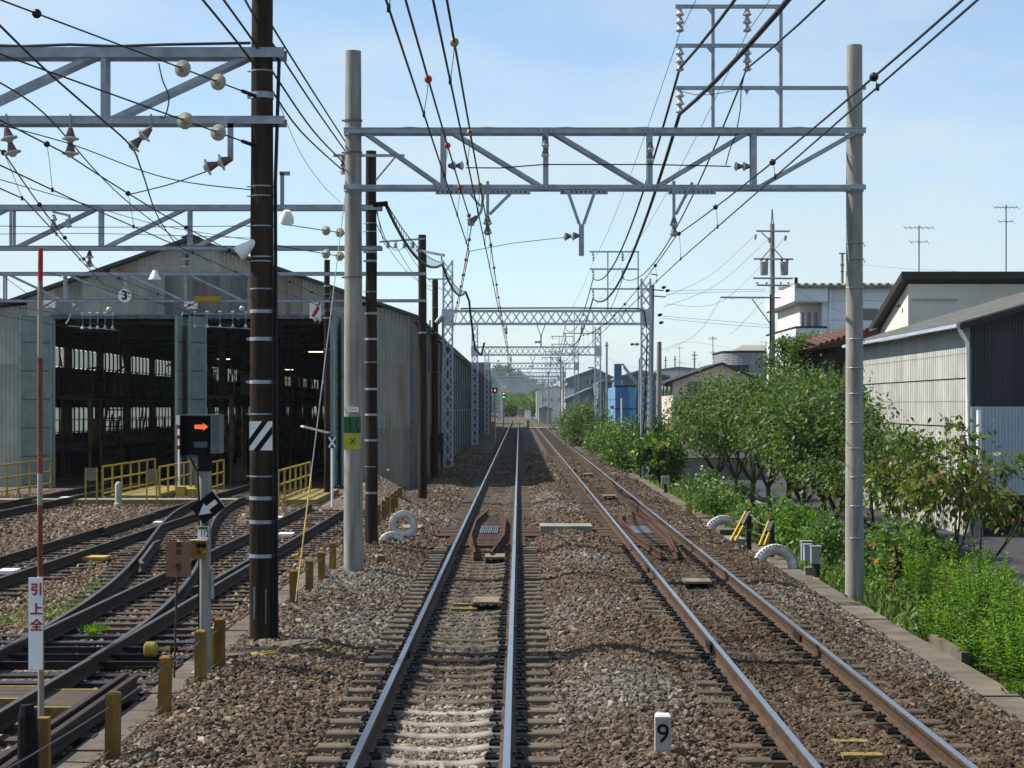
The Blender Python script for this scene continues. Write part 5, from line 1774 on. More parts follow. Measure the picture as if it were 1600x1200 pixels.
GROOVE = pm('painted_groove_shadow', (.20, .195, .165), (.12, .115, .10), 2, .9)  # darker groove colour paints in the shadow lines at the sheet laps
def corr_y(x, y0, y1, z0, z1, pitch, amp, nx):
    mb = MB()
    n = max(1, int((y1 - y0) / pitch)) * 4
    vs, fs = [], []
    for i in range(n + 1):
        yy = y0 + (y1 - y0) * i / n
        d = (0, amp, amp, 0)[i % 4]
        vs += [(x + nx * d, yy, z0), (x + nx * d, yy, z1)]
    for i in range(n):
        fs.append((2 * i, 2 * i + 2, 2 * i + 3, 2 * i + 1))
    return mb.add(vs, fs)
WX, WY, WE = 13.3, 52.0, 4.86
W = thing('warehouse', 'corrugated warehouse with sunlit cement-sheet side and dark front', 'warehouse', (WX + 4, WY, -1.05))
yy = WY
while yy < 69.9:
    y2 = yy + 1.12
    for z0, z1 in ((.66, 2.04), (2.04, 3.42), (3.42, WE)):
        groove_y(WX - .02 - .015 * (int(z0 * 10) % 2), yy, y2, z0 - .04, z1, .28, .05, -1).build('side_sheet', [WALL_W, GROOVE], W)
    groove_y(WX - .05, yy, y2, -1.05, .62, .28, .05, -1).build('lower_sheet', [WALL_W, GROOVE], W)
    yy = y2
MB().b2(WX + .05, WX + .12, WY + .05, 70, -1.05, WE).build('side_wall', WALL_W, W)
fx = MB()
for z in (.58, 1.35, 2.02, 2.75, 3.40, 4.10):
    for i in range(126):
        fx.box((WX - .048, WY + .08 + i * .14, z), (.014, .014, .018))
tag(fx.build('sheet_fixings', RUST, W), kind='stuff')
xx = WX
while xx < 24:
    x2 = xx + .95
    zt0, zt1 = WE + .3 * (xx - WX), WE + .3 * (x2 - WX)
    corr_sheet(xx, x2 + .02, 2.55, zt0, zt1, WY, .095, .02).build('front_sheet', WALL_D, W)
    corr_sheet(xx, x2 + .02, .12, 2.60, 2.60, WY - .03, .095, .02).build('lower_front_sheet', WALL_B, W)
    xx = x2
MB().b2(WX + .1, 24, WY + .03, WY + .1, .1, WE).build('front_wall', WALL_D, W)
MB().b2(WX - .05, WX + .35, WY - .05, WY + .3, -1.05, .12).build('front_pier', CONC, W)
MB().b2(WX + .35, 24, WY + 4, WY + 4.1, -1.05, .6).build('garage_back', DKTRIM, W)
MB().b2(WX + .0, 24, WY - .055, WY + .1, .02, .11).build('garage_lintel', DKTRIM, W)
n = 20
vs, fs = [], []
MB().prism([(WX - .35, WY - .3, WE - .02), (24, WY - .3, WE + .3 * (24 - WX) + .02), (24, WY - .3, WE + .3 * (24 - WX) + .12), (WX - .35, WY - .3, WE + .06)], (0, 18.4, 0)).build('roof', ROOFC, W)
rib = MB()
for i in range(60):
    y0 = WY - .3 + i * .305
    rib.bar((WX - .36, y0, WE + .07), (22, y0, WE + .3 * (22 - WX) + .115), .13, .05)
tag(rib.build('roof_ribs', ROOFC, W), kind='stuff')
MB().prism([(WX - .36, WY - .34, WE - .12), (24, WY - .34, WE + .3 * (24 - WX) - .08), (24, WY - .34, WE + .3 * (24 - WX) + .13), (WX - .36, WY - .34, WE + .07)], (0, .03, 0)).build('verge_board', DKTRIM, W)
MB().b2(WX - .46, WX - .34, WY - .3, 70, WE - .05, WE + .05).build('gutter', WALL_B, W)
MB().tube([(WX - .40, WY - .25, WE), (WX - .30, WY - .20, WE - .2), (WX - .12, WY - .2, WE - .5), (WX - .12, WY - .2, 1.2), (WX - .12, WY - .2, -1)], .055, 10).build('downpipe', WHITE, W, smooth=True)
MB().tube([(WX + .22, WY - .09, .1), (WX + .22, WY - .09, 2.5)], .07, 10).build('downpipe', WHITE, W, smooth=True)

# cream building behind, roof falling away
Bc = thing('cream_building', 'cream stucco building with dark roof edge behind the warehouse', 'building', (17, 72, -1.05))
cx0, cy0 = 15.75, 72.0
MB().add([(cx0, cy0, -1), (26, cy0, -1), (26, cy0, 7.35), (cx0, cy0, 7.35), (cx0, 79, -1), (26, 79, -1), (26, 79, 5.4), (cx0, 79, 5.4)],
         [(0, 1, 2, 3), (5, 4, 7, 6), (4, 0, 3, 7), (1, 5, 6, 2)]).build('wall', CREAM, Bc)
MB().add([(cx0 - .35, cy0 - .5, 7.52), (27, cy0 - .5, 7.52), (27, 79.5, 5.32), (cx0 - .35, 79.5, 5.32), (cx0 - .35, cy0 - .5, 7.80), (27, cy0 - .5, 7.80), (27, 79.5, 5.60), (cx0 - .35, 79.5, 5.60)],
         [(3, 2, 1, 0), (4, 5, 6, 7), (0, 1, 5, 4), (1, 2, 6, 5), (2, 3, 7, 6), (3, 0, 4, 7)]).build('roof', DKTRIM, Bc)
MB().bar((cx0 + .1, cy0 - .1, 6.75), (cx0 + 1.9, cy0 - .1, 6.75), .04, .05).build('rain_ledge', GALV, Bc)
MB().lathe((cx0 - .15, cy0 + 1.2, 6.55), (0, -1, 0), [(0, .05), (.25, .07)], 10).build('wall_lamp', DKTRIM, Bc)

# white house with balcony
Ww = thing('white_house', 'white house with flat canopy and tiled balcony behind the utility pole', 'house', (16, 96, -1.05))
HWT = pm('white_wall_panel', (.72, .75, .78), (.62, .65, .68), 1, .7, 0, .03, 20, .03, K=.95)
hy = 96.0
def hx(px): return xat(px, hy)
def hz(py): return zat(py, hy)
MB().b2(hx(1285), hx(1420), hy, hy + 10, -1, hz(450)).build('wall', HWT, Ww)
MB().b2(hx(1240), hx(1292), hy - .3, hy + 11, hz(471), hz(446)).build('upper_canopy', HWT, Ww)
MB().b2(hx(1240) + .05, hx(1290), hy - .25, hy + 10.9, hz(471) - .06, hz(471) - .004).build('canopy_soffit', CREAM, Ww)
MB().b2(hx(1253), hx(1290), hy + .8, hy + 9, hz(575), hz(471) - .06).build('recess_wall', CREAM, Ww)
for a, b in ((1256, 1260), (1264, 1271), (1275, 1282)):
    w_ = MB().b2(hx(a), hx(b), hy + .76, hy + .79, hz(512), hz(487)).build('window', DARKGLASS, Ww)
    MB().b2(hx(a) - .05, hx(a) - .005, hy + .72, hy + .78, hz(512), hz(487)).b2(hx(b) + .005, hx(b) + .05, hy + .72, hy + .78, hz(512), hz(487)).build('frame', WHITE, w_)
bal = MB().b2(hx(1242), hx(1290), hy - .25, hy + 11, hz(640), hz(513)).build('balcony', HWT, Ww)
MB().b2(hx(1241), hx(1291), hy - .3, hy + 11.05, hz(512.6), hz(510)).build('coping', DKTRIM, bal)
for r in range(6):
    for c_ in range(10):
        xa = hx(1242) + c_ * (hx(1288) - hx(1242)) / 10
        za = hz(558) + r * (hz(514) - hz(558)) / 6
        MB().b2(xa + .01, xa + .15, hy - .262, hy - .251, za + .02, za + .22).build('tile', HWT, bal)
MB().b2(hx(1240), hx(1245), hy - .35, hy - .28, hz(445.5), hz(434)).build('end_board', DKTRIM, Ww)
for i in range(14):
    x0 = hx(1245) + i * .42
    MB().tube([(x0, hy - .5, hz(447)), (x0, hy + 6, hz(438))], .14, 8).build('roof_tile', ROOFC, Ww, smooth=True)
MB().b2(hx(1245), hx(1420), hy - .45, hy + 6, hz(450), hz(446)).build('eaves', ROOFC, Ww)
MB().b2(hx(1347), hx(1372), hy - .04, hy - .005, hz(500), hz(482)).build('window', DARKGLASS, Ww)
MB().tube([(hx(1297), hy - .08, -1), (hx(1297), hy - .08, hz(455))], .06, 8).build('downpipe', WHITE, Ww)

t_ac = MB().b2(hx(1300), hx(1312), hy - .4, hy - .02, hz(585), hz(570)).build('air_conditioner', GREYBOX, Ww)
MB().lathe((hx(1304.5), hy - .402, hz(577.5)), (0, -1, 0), [(0, .17), (.01, .17)], 16).build('fan_grille', GALV_D, t_ac)
for z in (hz(470), hz(500), hz(540)):
    MB().b2(hx(1291), hx(1420), hy - .012, hy - .003, z - .012, z + .012).build('panel_joint', GALV, Ww)
# low red-tiled house end between warehouse and trees
Rr = thing('red_roof_house', 'low house end with red tiled roof and yellowish wall behind the cherry trees', 'house', (11.7, 74, -1.05))
ry = 74.0
MB().prism([at(1278, 541, ry - .6), at(1345, 524, ry - .6), at(1372, 512, ry - .6), at(1372, 530, ry - .6), at(1345, 536, ry - .6), at(1282, 545, ry - .6)], (0, 7, 0)).build('roof', BRICKR, Rr)
for i in range(9):
    p, q = at(1283 + i * 9, 539 - i * 2.9, ry - .68), at(1290 + i * 9, 537 - i * 2.9, ry - .68)
    MB().tube([p, p + Vector((.25, 5, .35))], .09, 8).build('roof_tile', BRICKR, Rr, smooth=True)
MB().b2(xat(1306, ry), xat(1372, ry), ry, ry + 6, -1, zat(542, ry)).build('wall', DKTRIM, Rr)
MB().b2(xat(1317, ry), xat(1330, ry), ry - .06, ry - .005, zat(612, ry), zat(566, ry)).build('shutter', pm('yellowish_shutter', (.56, .50, .26), (.46, .40, .2), 4, .7), Rr)
MB().b2(xat(1288, ry), xat(1335, ry), ry - .5, ry - .1, zat(566, ry), zat(562, ry)).build('awning', DKTRIM, Rr)

# round-fronted grey tiled house
Gg = thing('grey_tiled_building', 'grey tiled building with rounded corner and small pyramid roof', 'building', (14, 122, -1.05))
gy = 122.0
GT = pm('grey_wall_tile', (.36, .39, .43), (.27, .30, .33), 5, .5, 0, .05, 30, .03)
GT2 = pm('grey_wall_tile_course', (.42, .45, .49), (.33, .36, .39), 5, .5, 0, .05, 30, .05)
poly = [(xat(1131, gy), gy + 2)] + [(xat(1131, gy) + 1.6 * (1 - math.cos(a)), gy + 1.6 - 1.6 * math.sin(a)) for a in np.linspace(0, math.pi / 2, 8)] + [(xat(1206, gy), gy), (xat(1206, gy), gy + 7), (xat(1131, gy), gy + 7)]
MB().prism([(x, y, -1) for x, y in poly], (0, 0, zat(551, gy) + 1)).build('wall', GT, Gg)
for i in range(9):
    z0 = zat(551, gy) - .02 - i * .16
    MB().prism([(x - .015, y - .015, z0 - .14) for x, y in poly], (0, 0, .125)).build('tile_course', GT2, Gg)
MB().prism([(x - .05, y - .05, zat(550.5, gy)) for x, y in poly], (0, 0, .12)).build('coping', DKTRIM, Gg)
x0, x1 = xat(1145, gy), xat(1206, gy)
MB().add([(x0, gy + .6, zat(549, gy)), (x1 + 1, gy + .6, zat(549, gy)), (x1 + 1, gy + 5, zat(549, gy)), (x0, gy + 5, zat(549, gy)), (x0 + 1.0, gy + 2.8, zat(537, gy)), (x1, gy + 2.8, zat(537, gy))],
         [(0, 1, 5, 4), (1, 2, 5), (2, 3, 4, 5), (3, 0, 4)]).build('pyramid_roof', pm('tan_metal_roof', (.46, .43, .33), (.38, .35, .27), 2, .5, .2), Gg)
w_ = MB().b2(xat(1135, gy), xat(1170, gy), gy - .08, gy - .04, zat(590, gy), zat(570, gy)).build('window', DARKGLASS, Gg)
for px in (1146, 1158):
    MB().b2(xat(px, gy) - .03, xat(px, gy) + .03, gy - .11, gy - .081, zat(590, gy), zat(570, gy)).build('mullion', GALV_D, w_)

# beige gable house
Bg = thing('beige_gable_house', 'beige stucco house with a dark gable roof behind the trees', 'house', (11.5, 108, -1.05))
by = 108.0
BEI = pm('beige_stucco', (.60, .54, .46), (.52, .47, .40), 1, .9, 0, .08, 40, .02, K=.95)
gx = [xat(1051, by), xat(1127, by), xat(1152, by)]
MB().prism([(gx[0], by, -1), (xat(1180, by), by, -1), (xat(1180, by), by, zat(585, by)), (gx[2], by, zat(577, by)), (gx[1], by, zat(570, by)), (gx[0], by, zat(596, by))], (0, 9, 0)).build('wall', BEI, Bg)
MB().prism([(xat(1038, by), by - .6, zat(598, by)), (gx[1], by - .6, zat(566, by)), (gx[1], by - .6, zat(570, by)), (xat(1038, by), by - .6, zat(602, by))], (0, 10, 0)).build('roof', DKTRIM, Bg)
MB().prism([(xat(1180, by), by - .6, zat(589, by)), (gx[1], by - .6, zat(566, by)), (gx[1], by - .6, zat(570, by)), (xat(1180, by), by - .6, zat(593, by))], (0, 10, 0)).build('roof', DKTRIM, Bg)
w_ = MB().b2(xat(1076, by), xat(1100, by), by - .06, by - .01, zat(616, by), zat(596, by)).build('window', GREYGLASS, Bg)
MB().b2(xat(1087, by), xat(1088.5, by), by - .09, by - .061, zat(616, by), zat(596, by)).build('mullion', GALV_D, w_)
for y in (by + 1, by + 4, by + 6.5):
    MB().b2(gx[0] - .06, gx[0] - .01, y, y + 1.6, zat(616, by), zat(600, by)).build('side_window', DARKGLASS, Bg)
MB().b2(xat(1049, by), xat(1090, by), by - 3, by - .1, zat(640, by), zat(634, by)).build('porch_roof', DKTRIM, Bg)
for px in (1050, 1088):
    MB().b2(xat(px, by) - .08, xat(px, by) + .08, by - 2.9, by - 2.7, -1, zat(640, by)).build('porch_post', BEI, Bg)
o = thing('block_wall', 'grey concrete block wall with cap in front of the beige house', 'wall', (xat(1080, 92), 92, -1.05))
for i in range(12):
    for j in range(5):
        xa = xat(1052, 92) + i * .4 - (.2 if j % 2 else 0)
        MB().b2(xa + .005, xa + .395, 92, 92.15, -1.05 + j * .2, -1.05 + j * .2 + .195).build('block', CONC, o)
MB().b2(xat(1046, 92), xat(1052, 92) + 4.9, 91.97, 92.18, -.04, .04).build('cap', DKTRIM, o)

# blue building
Bb = thing('blue_building', 'bright blue sheet-metal building with a blue sign tower', 'building', (6.8, 150, -1.05))
uy = 150.0
BLUE = pm('blue_sheet', (.10, .30, .58), (.075, .24, .48), 1, .5, .1, 0, 10, .05, (1, 1, .3))
BLUE_L = pm('light_blue_sheet', (.22, .50, .74), (.18, .42, .65), 1, .5, .1, 0, 10, .05)
for i in range(4):
    a = 961 + i * 5.4
    corr_sheet(xat(a, uy), xat(a + 5.4, uy), -1.05, zat(604, uy), zat(604, uy), uy, .3, .04).build('front_sheet', BLUE, Bb)
for i in range(2):
    a = 982.6 + i * 5.5
    corr_sheet(xat(a, uy), xat(a + 5.5, uy), -1.05, zat(604, uy), zat(604, uy), uy + .02, .3, .04).build('light_sheet', BLUE_L, Bb)
for i in range(9):
    a = 994 + i * 5.4
    corr_sheet(xat(a, uy + 6), xat(a + 5.4, uy + 6), -1.05, zat(604, uy), zat(604, uy), uy + 6, .3, .04).build('wing_sheet', BLUE, Bb)
MB().b2(xat(961, uy), xat(993.6, uy), uy + .06, uy + 12, -1.05, zat(604.5, uy)).build('wall', BLUE_L, Bb)
MB().b2(xat(960, uy), xat(994, uy), uy - .08, uy - .045, zat(639.5, uy), zat(638, uy)).b2(xat(960, uy), xat(994, uy), uy - .08, uy - .045, zat(605, uy), zat(602, uy)).build('trim', DKTRIM, Bb)
MB().b2(xat(961, uy), xat(972.5, uy), uy + 1, uy + 1.6, zat(604, uy), zat(568, uy)).build('sign_tower', pm('dusty_blue', (.12, .26, .40), (.09, .2, .32), 1, .6), Bb)
MB().bar(at(972, 568, uy + 1.3), at(996, 598, uy + 1.3), .1, .14).bar(at(974, 574, uy + 1.3), at(993, 600, uy + 1.3), .1, .10).build('stair_stringer', GALV, Bb)
MB().tube([at(971, 668, 140), at(971, 622, 140)], .05, 8).build('vent_pipe', WHITE, Bb)

# pale green and grey works, far right of the line
def simple_house(name, label, cat, px0, px1, Y, py_b, py_e, py_r, ridge_px, wall, roof, depth=12, wins=()):
    t = thing(name, label, cat, (xat((px0 + px1) / 2, Y), Y, zat(py_b, Y)))
    a, b, r = xat(px0, Y), xat(px1, Y), xat(ridge_px, Y)
    MB().prism([(a, Y, zat(py_b, Y) - .5), (b, Y, zat(py_b, Y) - .5), (b, Y, zat(py_e, Y)), (r, Y, zat(py_r, Y)), (a, Y, zat(py_e, Y))], (0, depth, 0)).build('wall', wall, t)
    e = (b - a) * .03
    th = .25
    for s, xe in ((-1, a - e), (1, b + e)):
        MB().prism([(xe, Y - .4, zat(py_e, Y) - .05), (r, Y - .4, zat(py_r, Y) + .02), (r, Y - .4, zat(py_r, Y) + .02 + th), (xe, Y - .4, zat(py_e, Y) + th - .05)], (0, depth + .8, 0)).build('roof', roof, t)
    for (w0, w1, v0, v1) in wins:
        w_ = MB().b2(xat(w0, Y), xat(w1, Y), Y - .08, Y - .02, zat(v1, Y), zat(v0, Y)).build('window', DARKGLASS, t)
        MB().b2(xat((w0 + w1) / 2, Y) - .05, xat((w0 + w1) / 2, Y) + .05, Y - .12, Y - .081, zat(v1, Y), zat(v0, Y)).build('mullion', WHITE, w_)
    return t
PGW = pm('pale_green_wall', (.36, .45, .42), (.30, .38, .36), 1, .7, 0, 0, 10, .03)
GRW = pm('pale_grey_wall', (.46, .47, .48), (.38, .39, .40), 1, .7, 0, 0, 10, .03)
GRR = pm('grey_metal_roof', (.30, .33, .36), (.22, .25, .28), 1, .5, .2, 0, 10, .03)
TEAL = pm('teal_wall', (.22, .32, .33), (.17, .26, .27), 1, .7)
simple_house('pale_green_works', 'pale green factory hall with small window beyond the lattice masts', 'factory', 886, 962, 240, 652, 594, 578, 930, PGW, GRR, 30, ((917, 926, 593, 600),))
simple_house('grey_lean_shed', 'low grey shed with white-edged sloping roof before the green hall', 'shed', 884, 928, 205, 664, 626, 608, 926, GRW, GRR, 14, ())
simple_house('white_slat_hall', 'white slatted hall front beside the pale green factory', 'factory', 882, 897, 236, 652, 606, 604, 889, WHITE, GRR, 16, ())
simple_house('teal_works', 'dull teal works block with frames, left of the blue building', 'factory', 935, 962, 215, 660, 600, 596, 948, TEAL, GRR, 14, ((940, 946, 612, 640), (950, 956, 612, 640)))
simple_house('dark_grey_works', 'dark grey flat works above the blue building', 'factory', 972, 1045, 185, 650, 590, 582, 1000, TEAL, GRR, 20, ((1010, 1040, 596, 603),))
simple_house('pale_flat_roof_block', 'pale flat-roofed block behind the bare concrete pole', 'building', 1032, 1100, 190, 640, 580, 577, 1060, WHITE, GRR, 16, ())
simple_house('beige_far_works', 'beige far hall at the curve beneath the hill', 'factory', 838, 893, 420, 650, 609, 605, 870, CREAM, GRR, 20, ((848, 853, 622, 628), (860, 865, 622, 628), (872, 877, 622, 628)))
simple_house('small_white_hut', 'small white hut beside the far curve of the line', 'hut', 820, 829, 330, 650, 641, 638, 824, WHITE, GRR, 4, ())
simple_house('low_pale_shed', 'long low pale shed by the far level crossing', 'shed', 842, 862, 300, 655, 640, 637, 852, GRW, GRR, 8, ())
# far town roofs on the left horizon are hidden by the shed; a few blocks stand beyond the line's end

# ------------------------------------------------------------------ level crossing, signals, far furniture
X = thing('level_crossing', 'far level crossing with yellow and black barriers across both tracks', 'level crossing', (1.7, 228, -.1))
for x0, x1 in ((-2.9, -.62), (-.50, .50), (.62, 2.76), (2.88, 3.88), (4.0, 6.6)):
    MB().b2(x0, x1, 226, 231, -.25, -.03).build('deck_slab', CONC, X)
for x0, x1 in ((-3.2, -2.3), (5.4, 7.0)):
    MB().b2(x0, x1, 225.2, 225.4, -.2, .75).build('yellow_guard', YELLOW, X)
MB().b2(-2.2, 1.2, 225.3, 225.4, .42, .52).build('barrier_bar', YELLOW, X)
MB().b2(1.6, 1.9, 225.3, 225.5, -.2, .9).build('yellow_guard', YELLOW, X)
def light_signal(px, Y, py_t, py_b, lit, label, w=.42, mast_x=None):
    x = xat(px, Y)
    t = thing('light_signal', label, 'signal', (x, Y, -.2))
    z0, z1 = zat(py_b, Y), zat(py_t, Y)
    MB().b2(x - w / 2, x + w / 2, Y - .08, Y + .08, z0, z1).build('head', BLACK, t)
    MB().tube([(x, Y + .12, -.4), (x, Y + .12, z1)], .06, 8).build('mast', GALV, t)
    for c_, py in lit:
        MB().lathe((x, Y - .085, zat(py, Y)), (0, -1, 0), [(0, .08), (.01, .08)], 14).build('lit_lens', c_, t)
        MB().prism([(x - .13, Y - .3, zat(py, Y) + .12), (x + .13, Y - .3, zat(py, Y) + .12), (x + .13, Y - .3, zat(py, Y) + .14), (x - .13, Y - .3, zat(py, Y) + .14)], (0, .215, 0)).build('visor', BLACK, t)
    return t
SR = glow_mat('lit_red_signal', (1.0, .10, .05), 2.2)
SG = glow_mat('lit_green_signal', (.05, 1.0, .45), 2.2)
SA = glow_mat('lit_amber_signal', (1.0, .35, .05), 2)
light_signal(773.5, 150, 606, 614, ((SR, 610),), 'square black signal head showing one red light beside the shed wall', .42)
light_signal(787, 205, 612.5, 623, ((SA, 615), (SG, 620.5)), 'tall black signal head showing amber over green', .28)

# parked vehicles far on the right
def vehicle(px, Y, w, h, L, label, body, van=True):
    x = xat(px, Y)
    z0 = -1.04
    t = thing('parked_van' if van else 'parked_car', label, 'van' if van else 'car', (x, Y, z0))
    a, b = x - w / 2, x + w / 2
    if van:
        prof = [(0, .28), (L, .28), (L, h * .96), (L - .2, h), (1.0, h), (.35, h * .62), (0, h * .5)]
    else:
        prof = [(0, .25), (L, .25), (L, .80), (L - .6, .88), (L - 1.2, h), (1.9, h), (1.1, .90), (.1, .75)]
    MB().prism([(a, Y + u, z0 + v) for u, v in prof], (w, 0, 0)).build('body', body, t)
    if van:
        MB().prism([(a + .12, Y + .93, z0 + h * .97), (b - .12, Y + .93, z0 + h * .97), (b - .08, Y + .36, z0 + h * .65), (a + .08, Y + .36, z0 + h * .65)], (0, -.03, .0)).build('windscreen', DARKGLASS, t)
        MB().b2(a - .012, a - .002, Y + 1.0, Y + L - .4, z0 + h * .58, z0 + h * .88).build('side_window', DARKGLASS, t)
    else:
        MB().prism([(a + .12, Y + 1.86, z0 + h - .03), (b - .12, Y + 1.86, z0 + h - .03), (b - .08, Y + 1.12, z0 + .93), (a + .08, Y + 1.12, z0 + .93)], (0, -.04, 0)).build('windscreen', DARKGLASS, t)
        MB().b2(a - .012, a - .002, Y + 1.5, Y + L - 1.3, z0 + .92, z0 + h - .1).build('side_window', DARKGLASS, t)
    for yy in (Y + .75, Y + L - .8):
        for e, s in ((a - .01, -1), (b + .01, 1)):
            wl = MB().lathe((e + s * -.18, yy, z0 + .31), (s, 0, 0), [(0, .31), (.18, .31), (.2, .24)], 16).build('wheel', BLACK, t, smooth=True)
            MB().lathe((e + s * .022, yy, z0 + .31), (s, 0, 0), [(0, .19), (.01, .19)], 12).build('rim', GALV, wl)
    for e in (a + .2, b - .2):
        MB().b2(e - .12, e + .12, Y - .03, Y + .0, z0 + .62, z0 + .76).build('headlight', PORC, t)
    MB().b2(a + .3, b - .3, Y - .025, Y - .002, z0 + .3, z0 + .45).build('bumper', GREYBOX, t)
WPAINT = pm('white_car_paint', (.72, .73, .74), (.66, .67, .68), 2, .25, 0, 0, 10, 0, None, .6)
vehicle(953.5, 143, 1.7, 1.95, 4.4, 'white van parked beside the blue building, the taller vehicle', WPAINT)
vehicle(955.5, 133, 1.65, 1.45, 4.0, 'white car parked in front of the white van', WPAINT, False)
o = MB().b2(xat(954, 152), xat(966, 152), 152, 152.3, zat(639, 152), zat(634, 152)).build('red_shop_sign', RED, loc=(xat(960, 152), 152, zat(639, 152)))
tag(o, 'plain red sign strip above the parked white van', 'sign')

# utility pole with transformers
UY = 88.0
U = thing('utility_pole', 'tall grey utility pole with two transformers and several crossarms', 'utility pole', (xat(1206.5, UY), UY, -1.05))
ux = xat(1206.5, UY)
MB().tube([(ux, UY, -1.2), (ux, UY, zat(350, UY))], [.17, .11], 18).build('shaft', CONC_POLE, U, smooth=True)
MB().bar((ux - .05, UY, zat(352, UY)), (ux, UY, zat(327, UY)), .05, .05).bar((ux + .06, UY, zat(352, UY)), (ux, UY, zat(327, UY)), .05, .05).build('top_bracket', GALV, U)
for py, a, b in ((361.5, 1181, 1233), (405, 1177, 1238.5), (435, 1176, 1238), (446, 1182, 1233), (465, 1125, 1219)):
    MB().bar((xat(a, UY), UY - .16, zat(py, UY)), (xat(b, UY), UY - .16, zat(py + .5, UY)), .08, .08).build('crossarm', GALV, U)
for pts in (((1190, 363), (1206, 379)), ((1190, 405), (1206, 386)), ((1224, 405), (1207, 386)), ((1175, 467), (1205, 508))):
    MB().bar(at(*pts[0], UY - .14), at(*pts[1], UY - .14), .05, .05).build('brace', GALV, U)
for px in (1194, 1225.5):
    p = at(px, 430, UY - .3)
    tr_ = MB().lathe(p, (0, 0, 1), [(0, .16), (.05, .18), (.55, .19), (.62, .21), (.66, .17)], 18).build('transformer', GREYBOX, U, smooth=True)
    for e in (-.13, .13):
        MB().lathe(p + Vector((e, -.05, .64)), (0, 0, 1), [(0, .04), (.03, .06), (.09, .05), (.14, .02)], 8).build('bushing', BLACK, tr_, smooth=True)
for px, py in ((1181, 366), (1228, 368), (1203, 371)):
    MB().lathe(at(px, py, UY - .16), (-.15, 0, -1), [(0, .05), (.1, .06), (.2, .05), (.26, .03)], 8).build('arrester', GREYBOX, U, smooth=True)
for px, py in ((1183, 444), (1198, 444), (1220, 444), (1232, 444), (1145, 467), (1170, 467)):
    MB().lathe(at(px, py, UY - .16), (0, 0, 1), [(0, .03), (.05, .06), (.10, .04)], 8).build('insulator', PORC, U, smooth=True)
MB().tube([at(1204, 460, UY - .18), at(1204, 575, UY - .2)], .04, 6).build('riser_cable', CABLE, U)
# small far poles and antennas
def far_pole(px, Y, py_b, py_t, label, arms=((0, 10),), r=.12):
    x = xat(px, Y)
    t = thing('distant_pole', label, 'utility pole', (x, Y, zat(py_b, Y)))
    MB().tube([(x, Y, zat(py_b, Y)), (x, Y, zat(py_t, Y))], [r, r * .7], 10).build('shaft', CONC_POLE, t)
    for dy, w in arms:
        MB().bar(at(px - w / 2, py_t + dy, Y - .15), at(px + w / 2, py_t + dy, Y - .15), .08, .08).build('crossarm', GALV_D, t)
    return t
far_pole(1085, 210, 640, 549, 'distant wooden utility pole over the beige gable house', ((6, 10), (12, 7)))
far_pole(1054.5, 230, 640, 556, 'distant slim pole, right one of two thin poles beyond the blue building', ((6, 5),))
far_pole(1040, 225, 640, 557, 'distant slim pole, left one of two thin poles beyond the blue building', ((6, 5),))
far_pole(1316, 120, 560, 396, 'dark bristling pole top above the white house roof', ((0, 10), (18, 6), (28, 5)), .12)
far_pole(876, 190, 690, 560, 'thin dark pole close to the far right track edge', ((4, 6),), .12)
far_pole(880, 215, 680, 572, 'brown leaning pole beside the far level crossing', ((4, 6),), .14)
far_pole(848, 300, 660, 585, 'slender grey pole, first beyond the level crossing', ((4, 4),), .12)
far_pole(857, 280, 662, 580, 'slender grey pole, second beyond the level crossing', ((4, 4),), .12)
far_pole(948, 160, 680, 534, 'slim pole right behind the second lattice mast', ((6, 6),), .12)
far_pole(1000, 118, 690, 560, 'grey pole standing before the blue building front', ((6, 4),), .12)
def antenna(px, Y, py_b, py_t, label, w=34):
    t = thing('tv_antenna', label, 'antenna', at(px, py_b, Y))
    MB().tube([at(px, py_b, Y), at(px, py_t, Y)], .025, 6).build('mast', WIRE_G, t)
    for dy, ww, n in ((4, w, 6), (26, w * .6, 3)):
        MB().bar(at(px - ww / 2, py_t + dy, Y), at(px + ww / 2, py_t + dy, Y), .022, .022).build('boom', WIRE_G, t)
        for i in range(n):
            e = px - ww / 2 + ww * i / (n - 1)
            p = at(e, py_t + dy, Y)
            MB().bar(p + Vector((0, -.3, -.1)), p + Vector((0, .3, .1)), .014, .014).build('element', WIRE_G, t)
antenna(1436, 74, 425, 352, 'television antenna on the cream building roof, the wide one', 44)
antenna(1572, 76, 425, 320, 'tall television antenna on the cream building roof near the picture edge', 36)
antenna(1114, 112, 562, 525, 'thin antenna mast over the beige gable house', 12)
antenna(1062, 185, 585, 540, 'small distant antenna between the thin poles', 12)
# ------------------------------------------------------------------ overhead wires
def wire_thing(name, label, pts_lists, r, mat=WIRE, cat='wire', group=None, n=5):
    p0 = pts_lists[0][0]
    t = thing(name, label, cat, p0, group)
    for pts in pts_lists:
        MB().tube(pts, r, n, caps=False).build('strand', mat, t, smooth=True)
    return t

